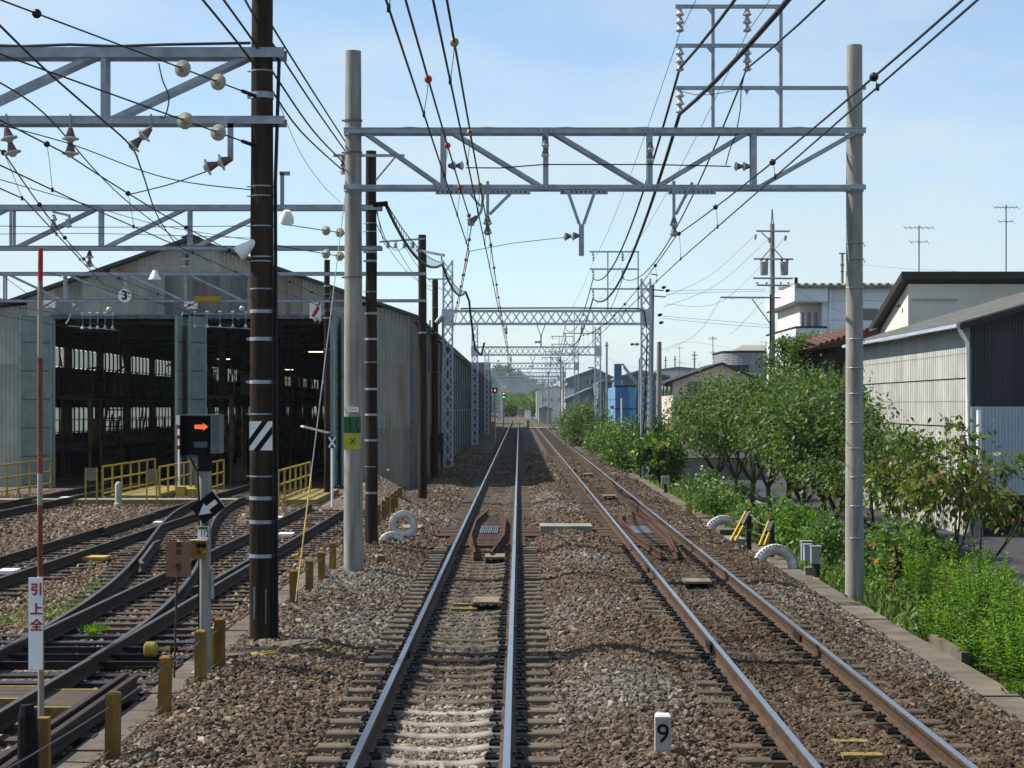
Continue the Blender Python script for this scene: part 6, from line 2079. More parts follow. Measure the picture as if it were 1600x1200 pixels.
def catenary(label, sup, con, ball=None, hang=5.0, sag=.4, rm=.0095, rc=.0085, skip_balls=False):
    """messenger over supports, contact wire below, thin hangers with balls at the top"""
    t = thing('overhead_line', label, 'overhead line', sup[0])
    mes = []
    for p, q in zip(sup, sup[1:]):
        s = sag * min(1.0, (Vector(q) - Vector(p)).length / 50)
        pts = sag_pts(p, q, s, 14)
        mes += pts if not mes else pts[1:]
    MB().tube(mes, rm, 5, caps=False).build('messenger_wire', WIRE, t, smooth=True)
    cp = []
    for p, q in zip(con, con[1:]):
        pts = [Vector(p).lerp(Vector(q), i / 6) for i in range(7)]
        cp += pts if not cp else pts[1:]
    MB().tube(cp, rc, 5, caps=False).build('contact_wire', WIRE, t, smooth=True)
    def along(arr, y):
        for a, b in zip(arr, arr[1:]):
            if a.y <= y <= b.y:
                return a.lerp(b, (y - a.y) / max(1e-6, b.y - a.y))
        return None
    y = mes[0].y + 1.5
    while y < min(mes[-1].y, 131):
        a, b = along(mes, y), along(cp, y)
        if a is not None and b is not None:
            MB().tube([a, a.lerp(b, .35) + Vector((.006, 0, 0)), b], .0035, 4, caps=False).build('hanger', WIRE_G, t)
            MB().box(b, (.022, .03, .05)).build('wire_clip', WIRE, t)
            if ball is not None:
                MB().sphere(a, .036, 10).build('hanger_ball', ball, t, smooth=True)
        y += hang
    return t
LX = [131, 180, 230, 272, 318, 366]
catenary('overhead line with cream hanger balls above the pale-sleepered track',
         [(.20, -20, 5.72), (.17, GY, 5.42), (.1, 81.2, 5.72)] + [(.1 + curve_shift(y), y, 5.72) for y in LX],
         [(.15, -20, 5.0), (.15, GY, 5.02), (.15, 81.2, 5.0)] + [((.15 if i % 2 else -.1) + curve_shift(y), y, 5.0) for i, y in enumerate(LX)], CREAM_B, 4.6, .25)
catenary('overhead line with red hanger balls swinging aside to the nearest lattice mast',
         [(-.12, -20, 5.75), (-.12, GY, 5.60), (-2.3, 81.0, 6.3)],
         [(-.15, -20, 5.0), (-.16, GY, 5.16), (-2.2, 80.8, 5.9)], ORANGE_B, 4.3, .28)
catenary('overhead line with dark hanger balls above the kerbside track',
         [(3.45, -20, 5.5), (3.25, GY, 5.42), (3.4, 81.2, 5.72)] + [(3.4 + curve_shift(y), y, 5.72) for y in LX],
         [(3.47, -20, 5.0), (3.28, GY, 5.0), (3.4, 81.2, 5.0)] + [((3.5 if i % 2 else 3.25) + curve_shift(y), y, 5.0) for i, y in enumerate(LX)], BLACK_B, 5.4, .42)
wire_thing('pull_off_wire', 'thin steady wire from the centre hanger of the near gantry to the red-balled line', [[at(733, 393, 30.2), at(800, 380, 30.2), at(882, 371, 30.2)]], .0055, WIRE_G)
# feeders on the upper frames
def span_chain(pts, sag):
    out = []
    for p, q in zip(pts, pts[1:]):
        s = sag * min(1, (Vector(q) - Vector(p)).length / 50)
        a = sag_pts(p, q, s, 18)
        out += a if not out else a[1:]
    return out
fa, fb, fc = at(1062, 107, GY), at(1167, 107, GY), at(1062, 178, GY)
for lab, p, g2, z2, dx in (('thick black feeder cable on the middle left insulator of the near frame', fa, 3.9, 8.2, 0), ('black feeder cable on the middle right insulator of the near frame', fb, 5.2, 8.2, 0), ('thickest black feeder cable, lowest on the near frame', fc, 3.9, 7.33, 0)):
    r = .031 if 'thickest' in lab else (.022 if 'left' in lab else .016)
    wire_thing('feeder_cable', lab, [span_chain([(p.x + .1, -21, p.z + .2), p, (g2, 81.3, z2), (g2, 130.9, z2), (g2, 180, z2), (g2, 230, z2)], 1.15)], r, CABLE, 'cable', None, 7)
for lab, px, g2 in (('thin top wire on the left upper insulator of the near frame', 1062, 3.9), ('thin top wire on the right upper insulator of the near frame', 1167, 5.2)):
    p = at(px, 52, GY)
    wire_thing('ground_wire', lab, [span_chain([(p.x, -21, p.z + .1), p, (g2, 81.3, 8.95), (g2, 130.9, 8.95), (g2, 180, 8.9)], .35)], .006, WIRE)
wire_thing('drop_cable', 'loose drop cable hanging from the near frame to the beam insulator', [[at(1165, 110, GY - .05), at(1158, 138, GY - .08), at(1157, 170, GY - .1), at(1150, 210, GY - .15), at(1140, 235, GY - .2), at(1134, 258, GY - .2)]], .009, WIRE)
wire_thing('frame_loop', 'shallow loop of cable strung under the lowest arm of the near frame', [[at(1066, 143, GY - .06), at(1085, 148, GY - .06), at(1112, 148, GY - .06), at(1145, 142, GY - .06), at(1160, 135, GY - .06)]], .006, WIRE)
# feeders along the dark poles on the left
LW = [((314, -4, 18.5), (371, 66, 20.5), (412, 122, 22.2), (470, 205, 28), (533, 264, 35.9)),
      ((347, -4, 18.5), (397, 66, 21.2), (430, 118, 22.6), (490, 205, 29), (537, 254, 36.0)),
      ((381, -4, 19.5), (404, 36, 21.6), (438, 86, 23), (490, 165, 28.5), (541, 238, 36.1)),
      ((400, -4, 21.4), (431, 50, 23), (486, 138, 28), (540, 222, 36.1)),
      ((437, 165, 23), (470, 240, 26), (505, 290, 30), (532, 316, 35.5))]
nm = ('lowest of the feeder wires fanning off the thick timber pole', 'second lowest feeder wire fanning off the thick timber pole', 'second highest feeder wire fanning off the thick timber pole', 'highest feeder wire fanning off the thick timber pole', 'hair-thin wire drooping from thick pole to concrete pole')
def smooth_pts(pts, k=5):
    P = [Vector(p) for p in pts]
    out = []
    for i in range(len(P) - 1):
        p0, p1, p2, p3 = P[max(0, i - 1)], P[i], P[i + 1], P[min(len(P) - 1, i + 2)]
        for j in range(k):
            u = j / k
            out.append(.5 * ((2 * p1) + (p2 - p0) * u + (2 * p0 - 5 * p1 + 4 * p2 - p3) * u * u + (3 * p1 - p0 - 3 * p2 + p3) * u ** 3))
    out.append(P[-1])
    return out
for l, pts in zip(nm, LW):
    wire_thing('feeder_wire', l, [smooth_pts([at(*p) for p in pts])], .004 if 'hair' in l else .014, CABLE)
for i, (a, b, c_) in enumerate((((585, 300), (606, 385), (676, 447)), ((586, 322), (619, 384), (681, 456)), ((586, 345), (632, 384), (700, 455)))):
    wire_thing('pole_wire', ('top', 'middle', 'bottom')[i] + ' wire running pole to pole along the shed side', [span_chain([at(*a, P2Y), at(*b, P3Y), at(*c_, 70)], .9)], .009, CABLE)
# yard lines
catenary('yard overhead line above the fenced siding', [(-4.5, -2, 5.7), (-4.56, P1Y - .16, 5.52), (-4.5, P2Y, 5.45), (-4.4, P3Y, 5.6)], [(-4.4, -2, 5.0), (-4.5, P1Y, 5.0), (-4.35, P2Y, 5.0), (-4.3, P3Y, 5.2)], BLACK_B, 4.2, .3)
catenary('yard overhead line swinging over the curved crossover', [(-4.9, -2, 5.8), (-5.3, P1Y - .16, 5.55), (-7.76, P2Y, 5.38), (-7.9, P3Y, 5.3), (-7.95, 75, 5.3)], [(-4.7, -2, 5.0), (-5.1, P1Y, 5.02), (-7.5, P2Y, 5.0), (-7.9, P3Y, 5.0), (-7.95, 75, 5.0)], BLACK_B, 4.4, .3)
catenary('yard overhead line leading into the first shed bay', [(-12.6, 14, 5.7), (-12.9, P2Y, 5.45), (-13.0, P3Y, 5.35), (-13.1, 75, 5.3)], [(-12.8, 14, 5.0), (-13.1, P2Y, 5.0), (-13.0, P3Y, 5.0), (-13.1, 75, 5.0)], BLACK_B, 4.4, .3)
def anchor_line(label, p0, p1, discs, ball=None):
    t = thing('anchor_wire', label, 'wire', p1)
    p0, p1 = Vector(p0), Vector(p1)
    MB().tube([p0, p1], .009, 5).build('strand', WIRE, t)
    MB().tube([p1, p1.lerp(p0, .06)], .022, 6).build('turnbuckle', WIRE, t)
    d = (p0 - p1).normalized()
    for u in discs:
        disc_ins(None, p1.lerp(p0, u), d, 1, .093, .13, t, PORC_Y)
    if ball:
        MB().sphere(p1.lerp(p0, ball), .045, 10).build('hanger_ball', BLACK_B, t, smooth=True)
anchor_line('upper anchor wire with two big disc insulators tied to the thick pole', at(-60, -23, 15.6), at(399, 150, P1Y - .16), (.30, .155), .80)
anchor_line('lower anchor wire with two big disc insulators tied to the thick pole', at(-60, 63, 15.6), at(399, 228, P1Y - .16), (.29, .155))
anchor_line('anchor wire with two discs under the second yard beam beside the concrete pole', at(440, 350, 33.5), at(541, 365, 35.8), (.30, .08))
anchor_line('anchor wire with two discs low beside the concrete pole', at(440, 385, 33.5), at(541, 402, 35.8), (.30, .08))
EX = [('steep crossing wire from picture corner over the first yard beam', ((-20, 20, 14.6), (70, 108, 16.6), (155, 183, 19), (205, 229, 21.3), (222, 268, 24), (250, 345, 33), (292, 404, 45)), .011),
      ('slack yard wire crossing below the first beam towards the gable', ((-20, 118, 16.4), (70, 178, 19.5), (160, 278, 27), (228, 338, 33), (330, 412, 50)), .009),
      ('thin wire sagging from the picture edge to the thick pole', ((-20, 190, 17.5), (110, 225, 19.8), (225, 268, 21), (300, 286, 21.3), (397, 297, 21.4)), .0065),
      ('thin wire crossing low over the yard beams', ((-20, 275, 20), (110, 312, 26), (250, 352, 34), (390, 375, 36), (440, 384, 37)), .006),
      ('level thin wire strung before the second yard beam', ((-20, 353, 33), (160, 355, 33.5), (395, 353, 33.6)), .007),
      ('second level thin wire before the second yard beam', ((-20, 366, 33), (160, 365, 33.5), (395, 372, 33.6)), .006),
      ('pull-off wire with insulator from the first beam bracket', ((322, 268, P1Y - .2), (265, 288, 22), (205, 303, 22.8)), .008),
      ('wire dipping under the gable to the first bay', ((-20, 412, 44), (60, 470, 48), (120, 498, 58), (180, 512, 62)), .008),
      ('wire dipping under the gable between the bays', ((70, 425, 46), (190, 460, 50), (280, 482, 56), (300, 490, 60)), .008)]
for l, pts, r in EX:
    wire_thing('yard_wire', l, [smooth_pts([at(*p) for p in pts])], r, WIRE)
t = thing('jumper_loop', 'looped jumper cable between the two anchor wires', 'cable', at(250, 100, 19.5))
MB().tube(smooth_pts([at(248, 99, 19.3), at(254, 125, 19.3), at(264, 152, 19.4), at(258, 182, 19.5), at(250, 182, 19.5)]), .008, 5).build('loop', WIRE_G, t)
# house service wires on the right
SV = [((1181, 366, 88), (1110, 430, 87), (1035, 465, 83)), ((1200, 374, 88), (1120, 445, 87), (1036, 480, 83)), ((1228, 370, 88), (1130, 470, 87), (1040, 475, 83)),
      ((1196, 452, 88), (1110, 453, 86), (1042, 455, 83)), ((1196, 455, 88), (1110, 457, 86), (1040, 460, 83)), ((1205, 508, 88), (1110, 500, 86), (1034, 494, 83)),
      ((1205, 512, 88), (1110, 505, 86), (1034, 497, 83)), ((1240, 452, 88), (1290, 478, 92), (1350, 500, 95)), ((1126, 467, 88), (1090, 520, 92), (1040, 548, 96)),
      ((1192, 470, 88), (1150, 515, 90), (1137, 522, 95)), ((1328, 411, 120), (1420, 420, 130), (1620, 430, 140)), ((1030, 548, 96), (1090, 535, 130), (1200, 560, 160)),
      ((1040, 562, 225), (1120, 575, 220), (1206, 560, 200)), ((950, 560, 160), (1000, 575, 180), (1085, 566, 210))]
SVL = ('high service wire from the transformer pole top arm sloping to the leaning pole', 'middle service wire sloping from the transformer pole to the leaning pole', 'lowest sloping service wire from the transformer pole to the leaning pole',
       'upper of two level wires between leaning pole and transformer pole', 'lower of two level wires between leaning pole and transformer pole', 'upper of two wires below the long crossarm level', 'lower of two wires below the long crossarm level',
       'wire from transformer pole to the white house wall', 'wire dropping from the long crossarm tip to the bare concrete pole', 'short wire dropping from the transformer pole onto the grey tiled building', 'wire running off the dark pole top over the cream building',
       'wire from the bare concrete pole past the beige gable', 'far wire linking the thin distant poles', 'far wire over the blue building sign tower')
for l, pts in zip(SVL, SV):
    wire_thing('service_wire', l, [smooth_pts([at(*p) for p in pts])], .008, WIRE_G, 'wire', 'service wires over the houses')

# ------------------------------------------------------------------ plants
def leaf_object(name, P, D, N, L, Wd, tint, mat, parent=None, loc=None, curl=.18):
    """P base points, D leaf axis, N leaf normal (all Nx3), L lengths: folded four-corner leaves"""
    n = len(P)
    D = D / np.linalg.norm(D, axis=1, keepdims=True)
    S = np.cross(D, N)
    S /= np.maximum(1e-6, np.linalg.norm(S, axis=1, keepdims=True))
    Nn = np.cross(S, D)
    L = L[:, None]
    Wd = Wd[:, None]
    base = P
    mid = P + D * L * .45 + Nn * L * curl * .5
    tip = P + D * L - Nn * L * curl * .3
    V = np.stack([base, mid + S * Wd - Nn * Wd * .35, tip, mid - S * Wd - Nn * Wd * .35], 1)
    off = np.zeros(3)
    o_par = parent
    q = parent
    while q is not None:
        off = off + np.array(q.location)
        q = q.parent
    if loc is not None:
        off = off + np.array(loc)
    V = (V - off).reshape(-1, 3)
    # two triangles folded along the midrib
    idx = np.arange(n)[:, None] * 4
    tri = np.concatenate([idx + np.array([[0, 1, 2]]), idx + np.array([[0, 2, 3]])], 1).reshape(-1, 3)
    me = bpy.data.meshes.new(name)
    me.vertices.add(len(V))
    me.vertices.foreach_set('co', V.astype(np.float32).ravel())
    me.loops.add(tri.size)
    me.loops.foreach_set('vertex_index', tri.astype(np.int32).ravel())
    me.polygons.add(len(tri))
    me.polygons.foreach_set('loop_start', (np.arange(len(tri)) * 3).astype(np.int32))
    me.update(calc_edges=True)
    me.validate()
    a = me.attributes.new('tint', 'FLOAT', 'FACE')
    a.data.foreach_set('value', np.repeat(np.clip(tint, 0, 1), 2).astype(np.float32))
    me.materials.append(mat)
    o = bpy.data.objects.new(name, me)
    COL.objects.link(o)
    if o_par is not None:
        o.parent = o_par
    if loc is not None:
        o.location = loc
    return o

LEAF_CH = leaf_mat('cherry_leaf', (.020, .046, .008), (.108, .168, .030), .36, .55)
LEAF_SP = leaf_mat('sparse_tree_leaf', (0.035, 0.063, 0.011), (0.136, 0.180, 0.028), .40, flower=(.30, .10, .03))
LEAF_DK = leaf_mat('evergreen_leaf', (0.018, 0.044, 0.012), (0.066, 0.123, 0.026), .25)
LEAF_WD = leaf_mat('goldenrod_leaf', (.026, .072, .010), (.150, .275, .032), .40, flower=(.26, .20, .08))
LEAF_SH = leaf_mat('shrub_leaf', (.026, .068, .013), (.130, .225, .045), .36)
LEAF_GR = leaf_mat('grass_blade', (0.044, 0.088, 0.013), (0.158, 0.238, 0.048), .4)
PETAL_Y = leaf_mat('yellow_petal', (.45, .30, .03), (.70, .55, .08), .3)
PETAL_O = leaf_mat('orange_petal', (.55, .12, .03), (.75, .30, .06), .3)
PETAL_W = leaf_mat('white_petal', (.60, .58, .52), (.75, .74, .70), .3)
BARK = pm('tree_bark', (.085, .062, .045), (.035, .026, .02), 12, .9, 0, .5, 40, 0, (1, 1, .3))

def tree(name, label, base, h, rad, seed, n_leaf, leaf, mat, clear=.32, trunk_r=.09, limbs=5, clusters=120, spread=.30, center=(0, 0), flat=.8, group=None, droop=.5, cat='tree'):
    g = np.random.default_rng(seed)
    pr_ = random.Random(seed)
    base = Vector(base)
    t = thing(name, label, cat, base, group)
    mb = MB()
    cz = base.z + h * (clear + (1 - clear) * .55)
    ctr = Vector((base.x + center[0], base.y + center[1], cz))
    rz_ = h * (1 - clear) * .5
    fork = base + Vector((pr_.uniform(-.08, .08), pr_.uniform(-.1, .1), h * clear * pr_.uniform(.55, .85)))
    mb.tube([base - Vector((0, 0, .2)), base + (fork - base) * .5 + Vector((pr_.uniform(-.04, .04), 0, 0)), fork], [trunk_r * 1.25, trunk_r, trunk_r * .9], 9)
    nodes = []
    for i in range(limbs):
        a = 2 * math.pi * (i + pr_.uniform(-.3, .3)) / limbs
        end = ctr + Vector((math.cos(a) * rad * .62, math.sin(a) * rad * .62, rz_ * pr_.uniform(-.1, .75)))
        m1 = fork.lerp(end, .4) + Vector((math.cos(a) * .1, math.sin(a) * .1, -.12 * h * .3))
        pts = smooth_pts([fork, m1, end], 4)
        rr = [trunk_r * (.7 - .55 * k / (len(pts) - 1)) for k in range(len(pts))]
        mb.tube(pts, rr, 7)
        nodes += pts[2:]
    cen = []
    while len(cen) < clusters:
        v = g.normal(size=3)
        v /= np.linalg.norm(v)
        r = g.uniform(.35, 1.0) ** .6
        k = 1 + .22 * math.sin(3 * v[0] + seed) + .16 * math.sin(5 * v[2] + 2.1 * seed) + .12 * math.sin(7 * v[1] + seed)
        p = np.array([ctr.x + v[0] * rad * r * k, ctr.y + v[1] * rad * r * k, ctr.z + v[2] * rz_ * r * k * (1.0 if v[2] > 0 else flat)])
        cen.append(p)
    cen = np.array(cen)
    for p in cen:
        pv = Vector(p)
        q = min(nodes, key=lambda s: (s - pv).length)
        mid = q.lerp(pv, .5) + Vector((0, 0, .06))
        mb.tube([q, mid, pv], [trunk_r * .18, trunk_r * .12, trunk_r * .06], 4)
    mb.build('trunk', BARK, t, smooth=True)
    w = g.gamma(2.0, 1.0, len(cen))
    which = g.choice(len(cen), n_leaf, p=w / w.sum())
    sd = spread * g.uniform(.6, 1.2, len(cen))[which]
    P = cen[which] + g.normal(size=(n_leaf, 3)) * sd[:, None] * np.array([1, 1, .72])
    out = P - np.array(ctr)
    D = g.normal(size=(n_leaf, 3)) * .8 + out / np.linalg.norm(out, axis=1, keepdims=True) * .7
    D[:, 2] -= droop
    N = g.normal(size=(n_leaf, 3)) * .55
    N[:, 2] += 1.0
    L = leaf * g.uniform(.45, 1.35, n_leaf)
    ct = g.uniform(.05, .80, len(cen))[which]
    tint = np.minimum(ct + g.normal(size=n_leaf) * .17, .93 if mat is LEAF_CH else 1.0)
    leaf_object('crown', P, D, N, L, L * .24, tint, mat, t)
    return t

CH = [(1122, 72.5, 3.9, 1.9), (1150, 66.0, 4.3, 1.9), (1176, 61.0, 4.2, 1.8), (1204, 57.0, 4.5, 1.9), (1234, 52.5, 4.3, 1.7), (1256, 50.0, 4.1, 1.6), (1283, 47.3, 4.0, 1.6), (1310, 44.6, 3.7, 1.45)]
lab = ('leafy cherry tree at the far end of the row, its crown before the beige house', 'leafy cherry tree second from the far end of the row', 'leafy cherry tree third from the far end of the row', 'leafy cherry tree in the middle of the row, fourth from the far end',
       'leafy cherry tree fifth from the far end of the row', 'leafy cherry tree sixth from the far end of the row', 'leafy cherry tree second from the concrete pole', 'leafy cherry tree right behind the concrete gantry pole')
for i, (px, Y, h, r) in enumerate(CH):
    tree('cherry_tree', lab[i], (xat(px, Y), Y, -.98), h, r, 40 + i, 12500, .135, LEAF_CH, .40, .075, 5, 150, .33, group='cherry trees along the road', flat=.62)
tree('cherry_tree', 'small leafy tree just past the concrete pole, dark foliage', (xat(1366, 40.5), 40.5, -.95), 3.1, 1.15, 61, 4200, .12, LEAF_CH, .34, .06, 4, 80, .24, group='cherry trees along the road')
tree('sparse_tree', 'sparse yellow-green tree with drooping leaves before the warehouse corner', (xat(1492, 33.5), 33.5, -.9), 3.0, 1.05, 71, 1900, .16, LEAF_SP, .40, .045, 5, 62, .17, (-.15, 0), droop=1.0)
tree('sparse_tree', 'thin yellow-green tree between the dark one and the warehouse corner', (xat(1415, 36.5), 36.5, -.9), 2.75, .9, 72, 1800, .15, LEAF_SP, .40, .04, 4, 55, .17, (.2, 0), droop=1.0)
tree('sparse_tree', 'wispy branching tree reaching the picture edge before the blue-grey wall', (xat(1530, 34.5), 34.5, -.9), 2.6, 1.05, 74, 650, .15, LEAF_SP, .30, .035, 4, 30, .15, (.55, 0), droop=1.0)
tree('evergreen_tree', 'dark evergreen tree rising above the cherry row beside the utility pole', (xat(1248, 80), 80, -1.0), 7.1, 1.3, 81, 15000, .15, LEAF_CH, .42, .12, 5, 120, .26)
def shrub(name, label, px, Y, py_b, h, rad, seed, n, leaf, mat, flower=None, nf=0, X=None, group=None):
    g = np.random.default_rng(seed)
    x = xat(px, Y) if X is None else X
    z = zat(py_b, Y)
    t = thing(name, label, 'shrub', (x, Y, z), group)
    mb = MB()
    for i in range(7):
        a = g.uniform(0, 6.28)
        mb.tube([(x, Y, z - .15), (x + math.cos(a) * rad * .35, Y + math.sin(a) * rad * .35, z + h * .45), (x + math.cos(a) * rad * .6, Y + math.sin(a) * rad * .6, z + h * .8)], [.03, .018, .006], 5)
    mb.build('stem', BARK, t)
    k = max(12, n // 60)
    v = g.normal(size=(k, 3))
    v /= np.linalg.norm(v, axis=1, keepdims=True)
    cen = np.array([x, Y, z + h * .48]) + v * np.array([rad, rad, h * .5]) * (g.uniform(.3, 1, (k, 1)) ** .5) * g.uniform(.75, 1.15, (k, 1))
    wh = g.integers(0, k, n)
    P = cen[wh] + g.normal(size=(n, 3)) * rad * .17
    P[:, 2] = np.maximum(P[:, 2], z + .02)
    D = g.normal(size=(n, 3)) + (P - np.array([x, Y, z])) * .5
    N = g.normal(size=(n, 3)) * .6
    N[:, 2] += 1
    L = leaf * g.uniform(.6, 1.3, n)
    tint = g.uniform(.15, .8, k)[wh] + g.normal(size=n) * .13
    leaf_object('foliage', P, D, N, L, L * .27, tint, mat, t)
    if flower is not None:
        P2 = cen[g.integers(0, k, nf)] + g.normal(size=(nf, 3)) * rad * .25
        P2[:, 2] = np.maximum(P2[:, 2], z + h * .35)
        leaf_object('blossom', P2, g.normal(size=(nf, 3)), g.normal(size=(nf, 3)), np.full(nf, leaf * 1.1), np.full(nf, leaf * .5), g.uniform(0, 1, nf), flower, t)
    return t
SHR = [('big leafy shrub before the nearest lattice mast, blue building behind', 985, 88, 742, 2.7, 1.4, 4600, .17, LEAF_SH, None, 0),
       ('dark rounded shrub between the lattice mast and the beige house', 1026, 84, 740, 2.7, 1.3, 4200, .16, LEAF_DK, None, 0),
       ('broad-leaved plant with yellow flowers beside the lattice mast', 1032, 76, 752, 1.9, .9, 1500, .30, LEAF_SH, PETAL_Y, 60),
       ('bushy pale shrub under the second lattice mast', 938, 122, 712, 2.2, 1.3, 3000, .20, LEAF_SH, None, 0),
       ('tall loose tree-like shrub left of the second lattice mast', 914, 132, 700, 3.0, 1.9, 4200, .22, LEAF_CH, None, 0),
       ('low shrub at the track edge before the second lattice mast', 955, 105, 722, 2.2, 1.2, 3000, .17, LEAF_SH, None, 0),
       ('round shrub farther along beside the third lattice mast', 897, 175, 680, 2.2, 1.7, 2200, .24, LEAF_SH, None, 0),
       ('pale shrub with white blossom under the first cherry tree', 1098, 68, 770, .7, .8, 1500, .11, LEAF_SH, PETAL_W, 30),
       ('leafy shrub with white blossom among the cherry trunks', 1142, 60, 785, .6, .7, 1300, .11, LEAF_SH, PETAL_W, 26),
       ('low green shrub beyond the far half tyre', 1118, 52, 800, .75, .8, 1900, .10, LEAF_SH, None, 0),
       ('green shrub with orange flowers behind the yellow-braced posts', 1190, 43, 835, .6, .75, 2000, .10, LEAF_SH, PETAL_O, 26),
       ('pale yellowish shrub beneath the cherry trees behind the chain', 1225, 45, 828, .65, .75, 1900, .10, LEAF_WD, None, 0),
       ('leafy shrub behind the relay boxes', 1258, 41.5, 850, .8, .7, 2200, .10, LEAF_WD, None, 0),
       ('dark leafy shrub at the foot of the gantry pole', 1297, 37.5, 880, .95, .6, 2400, .09, LEAF_SH, None, 0),
       ('leafy clump with orange flowers just past the gantry pole', 1392, 33.0, 905, .95, .65, 2400, .10, LEAF_SH, PETAL_O, 22),
       ('pale bush with arching leaves before the little mesh fence', 1440, 33.5, 900, .8, .6, 1700, .15, LEAF_GR, None, 0)]
for i, (l, px, Y, pb, h, r, n, lf, m, fl, nf) in enumerate(SHR):
    shrub('shrub', l, px, Y, pb, h, r, 200 + i, n, lf, m, fl, nf)
# goldenrod-like weeds on the verge: one mass of stems
def weeds():
    g = np.random.default_rng(5)
    st = MB()
    P, D, N, L, T = [], [], [], [], []
    spots = []
    while len(spots) < 560:
        y = g.uniform(15.5, 32)
        edge = 6.25 + (0.30 if y > 26 else 0)
        x = edge + g.uniform(0, 1) ** 1.2 * (3.2 if y < 27 else 2.0)
        if (x - CX) * F / y + VX > 1680:
            continue
        if y > 26.5 and (x < 7.0 or g.uniform() < .6):
            continue
        spots.append((x, y))
    for x, y in spots:
        zb_ = -.62 - (x - 6) * .09
        h = g.uniform(.6, 1.08) * (.72 if x < 6.6 else 1.0) * (1.0 + .18 * math.sin(x * 3 + y))
        lean = g.normal(size=2) * .10
        if x < 6.5:
            lean[0] -= .12
        k = int(h * 58)
        st.tube([(x, y, zb_ - .05), (x + lean[0] * .4, y + lean[1] * .4, zb_ + h * .55), (x + lean[0], y + lean[1], zb_ + h)], [.008, .006, .003], 4, caps=False)
        u = np.sort(g.uniform(.12, 1, k) ** .8)
        a = np.arange(k) * 2.4 + g.uniform(0, 6)
        P.append(np.stack([x + lean[0] * u, y + lean[1] * u, zb_ + h * u], 1))
        up = np.where(u > .9, 1.1, .25) + g.normal(size=k) * .2
        D.append(np.stack([np.cos(a), np.sin(a), up], 1))
        N.append(np.stack([g.normal(size=k) * .3, g.normal(size=k) * .3, np.ones(k)], 1))
        L.append((.135 - .07 * u) * g.uniform(.8, 1.2, k))
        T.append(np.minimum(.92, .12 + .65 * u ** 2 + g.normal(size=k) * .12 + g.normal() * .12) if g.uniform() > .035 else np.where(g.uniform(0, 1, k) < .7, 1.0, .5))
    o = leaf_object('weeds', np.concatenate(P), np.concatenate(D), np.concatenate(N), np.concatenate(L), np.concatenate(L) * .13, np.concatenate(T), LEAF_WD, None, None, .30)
    tag(o, 'tall bright green weeds massed along the kerb', 'weeds', kind='stuff')
    s = st.build('weed_stems', pm('weed_stem', (.10, .14, .03), (.07, .09, .02), 8, .8), o)
    tag(s, kind='stuff')
weeds()
def ground_cover(name, label, xr, yr, n, leaf, mat, seed, hz_=.25, flower=None):
    g = np.random.default_rng(seed)
    y = yr[0] + (yr[1] - yr[0]) * g.uniform(0, 1, n) ** 1.3
    x = g.uniform(xr[0], xr[1], n)
    keep = (np.sin(x * 2.3 + y * .7) + np.sin(y * 1.3 - x) + g.normal(size=n) * .8) > -.6
    x, y = x[keep], y[keep]
    n = len(x)
    zz = np.interp(x, [p[0] for p in VERGE], [p[1] for p in VERGE]) if xr[0] > 0 else np.full(n, -.24)
    P = np.stack([x, y, zz + g.uniform(0, 1, n) ** 2 * hz_], 1)
    D = g.normal(size=(n, 3)) * .6
    D[:, 2] = np.abs(D[:, 2]) + .6
    N = g.normal(size=(n, 3))
    L = leaf * g.uniform(.5, 1.4, n)
    o = leaf_object(name, P, D, N, L, L * .16, g.uniform(0, 1, n) * .9, mat)
    return tag(o, label, 'ground cover', kind='stuff')
ground_cover('verge_grass', 'mixed low plants and grass on the verge', (6.1, 8.6), (26, 115), 20000, .16, LEAF_GR, 9, .12)
ground_cover('undergrowth', 'leafy undergrowth beneath the cherry trees', (6.3, 8.3), (34, 100), 9000, .11, LEAF_SH, 10, .3)
ground_cover('yard_weeds', 'sparse dry weeds in the yard gravel', (-6.3, -5.4), (24, 30), 1300, .06, LEAF_GR, 12, .03)
for x, y, l in ((-4.6, 22.9, 'small green weed tuft between the siding rails'), (-1.95, 16.6, 'small weed tuft on the gravel bank'), (6.08, 20.2, 'weed tuft growing out of the kerb joint')):
    g = np.random.default_rng(int(x * 10 + y * 7) % 1000)
    n = 90
    z = -.2 if x < 0 else -.5
    P = np.array([x, y, z + .02]) + g.normal(size=(n, 3)) * np.array([.07, .07, .015])
    D = g.normal(size=(n, 3))
    D[:, 2] = np.abs(D[:, 2]) + .5
    o = leaf_object('weed_tuft', P, D, g.normal(size=(n, 3)), np.full(n, .11), np.full(n, .014), g.uniform(0, .9, n), LEAF_WD, None, Vector((x, y, z)))
    tag(o, l, 'weed')
# bits under the trees: stake, mesh fence panel
t = thing('timber_stake', 'dark upright stake among the weeds before the mesh fence', 'stake', at(1437, 935, 31))
MB().tube([at(1437, 935, 31), at(1436.5, 842, 31)], .045, 8).build('stake', SLEEPER_K, t)
t = thing('mesh_fence', 'short white-framed wire mesh fence panel beside the road', 'fence', at(1435, 900, 37.5))
a, b = at(1408, 855, 39.5), at(1463, 872, 35.8)
for p in (a, b):
    MB().tube([(p.x, p.y, -1.0), (p.x, p.y, p.z)], .03, 8).build('post', GALV, t)
MB().tube([a, b], .022, 8).build('top_rail', pm('rusty_white_rail', (.55, .50, .46), (.30, .18, .12), 9, .7), t)
mb = MB()
for i in range(26):
    u = i / 26
    p = a.lerp(b, u)
    for s in (-1, 1):
        q = a.lerp(b, min(1, max(0, u + s * .16)))
        mb.bar((p.x, p.y, p.z), (q.x, q.y, -.95), .004, .004)
mb.build('wire_mesh', GALV, t)
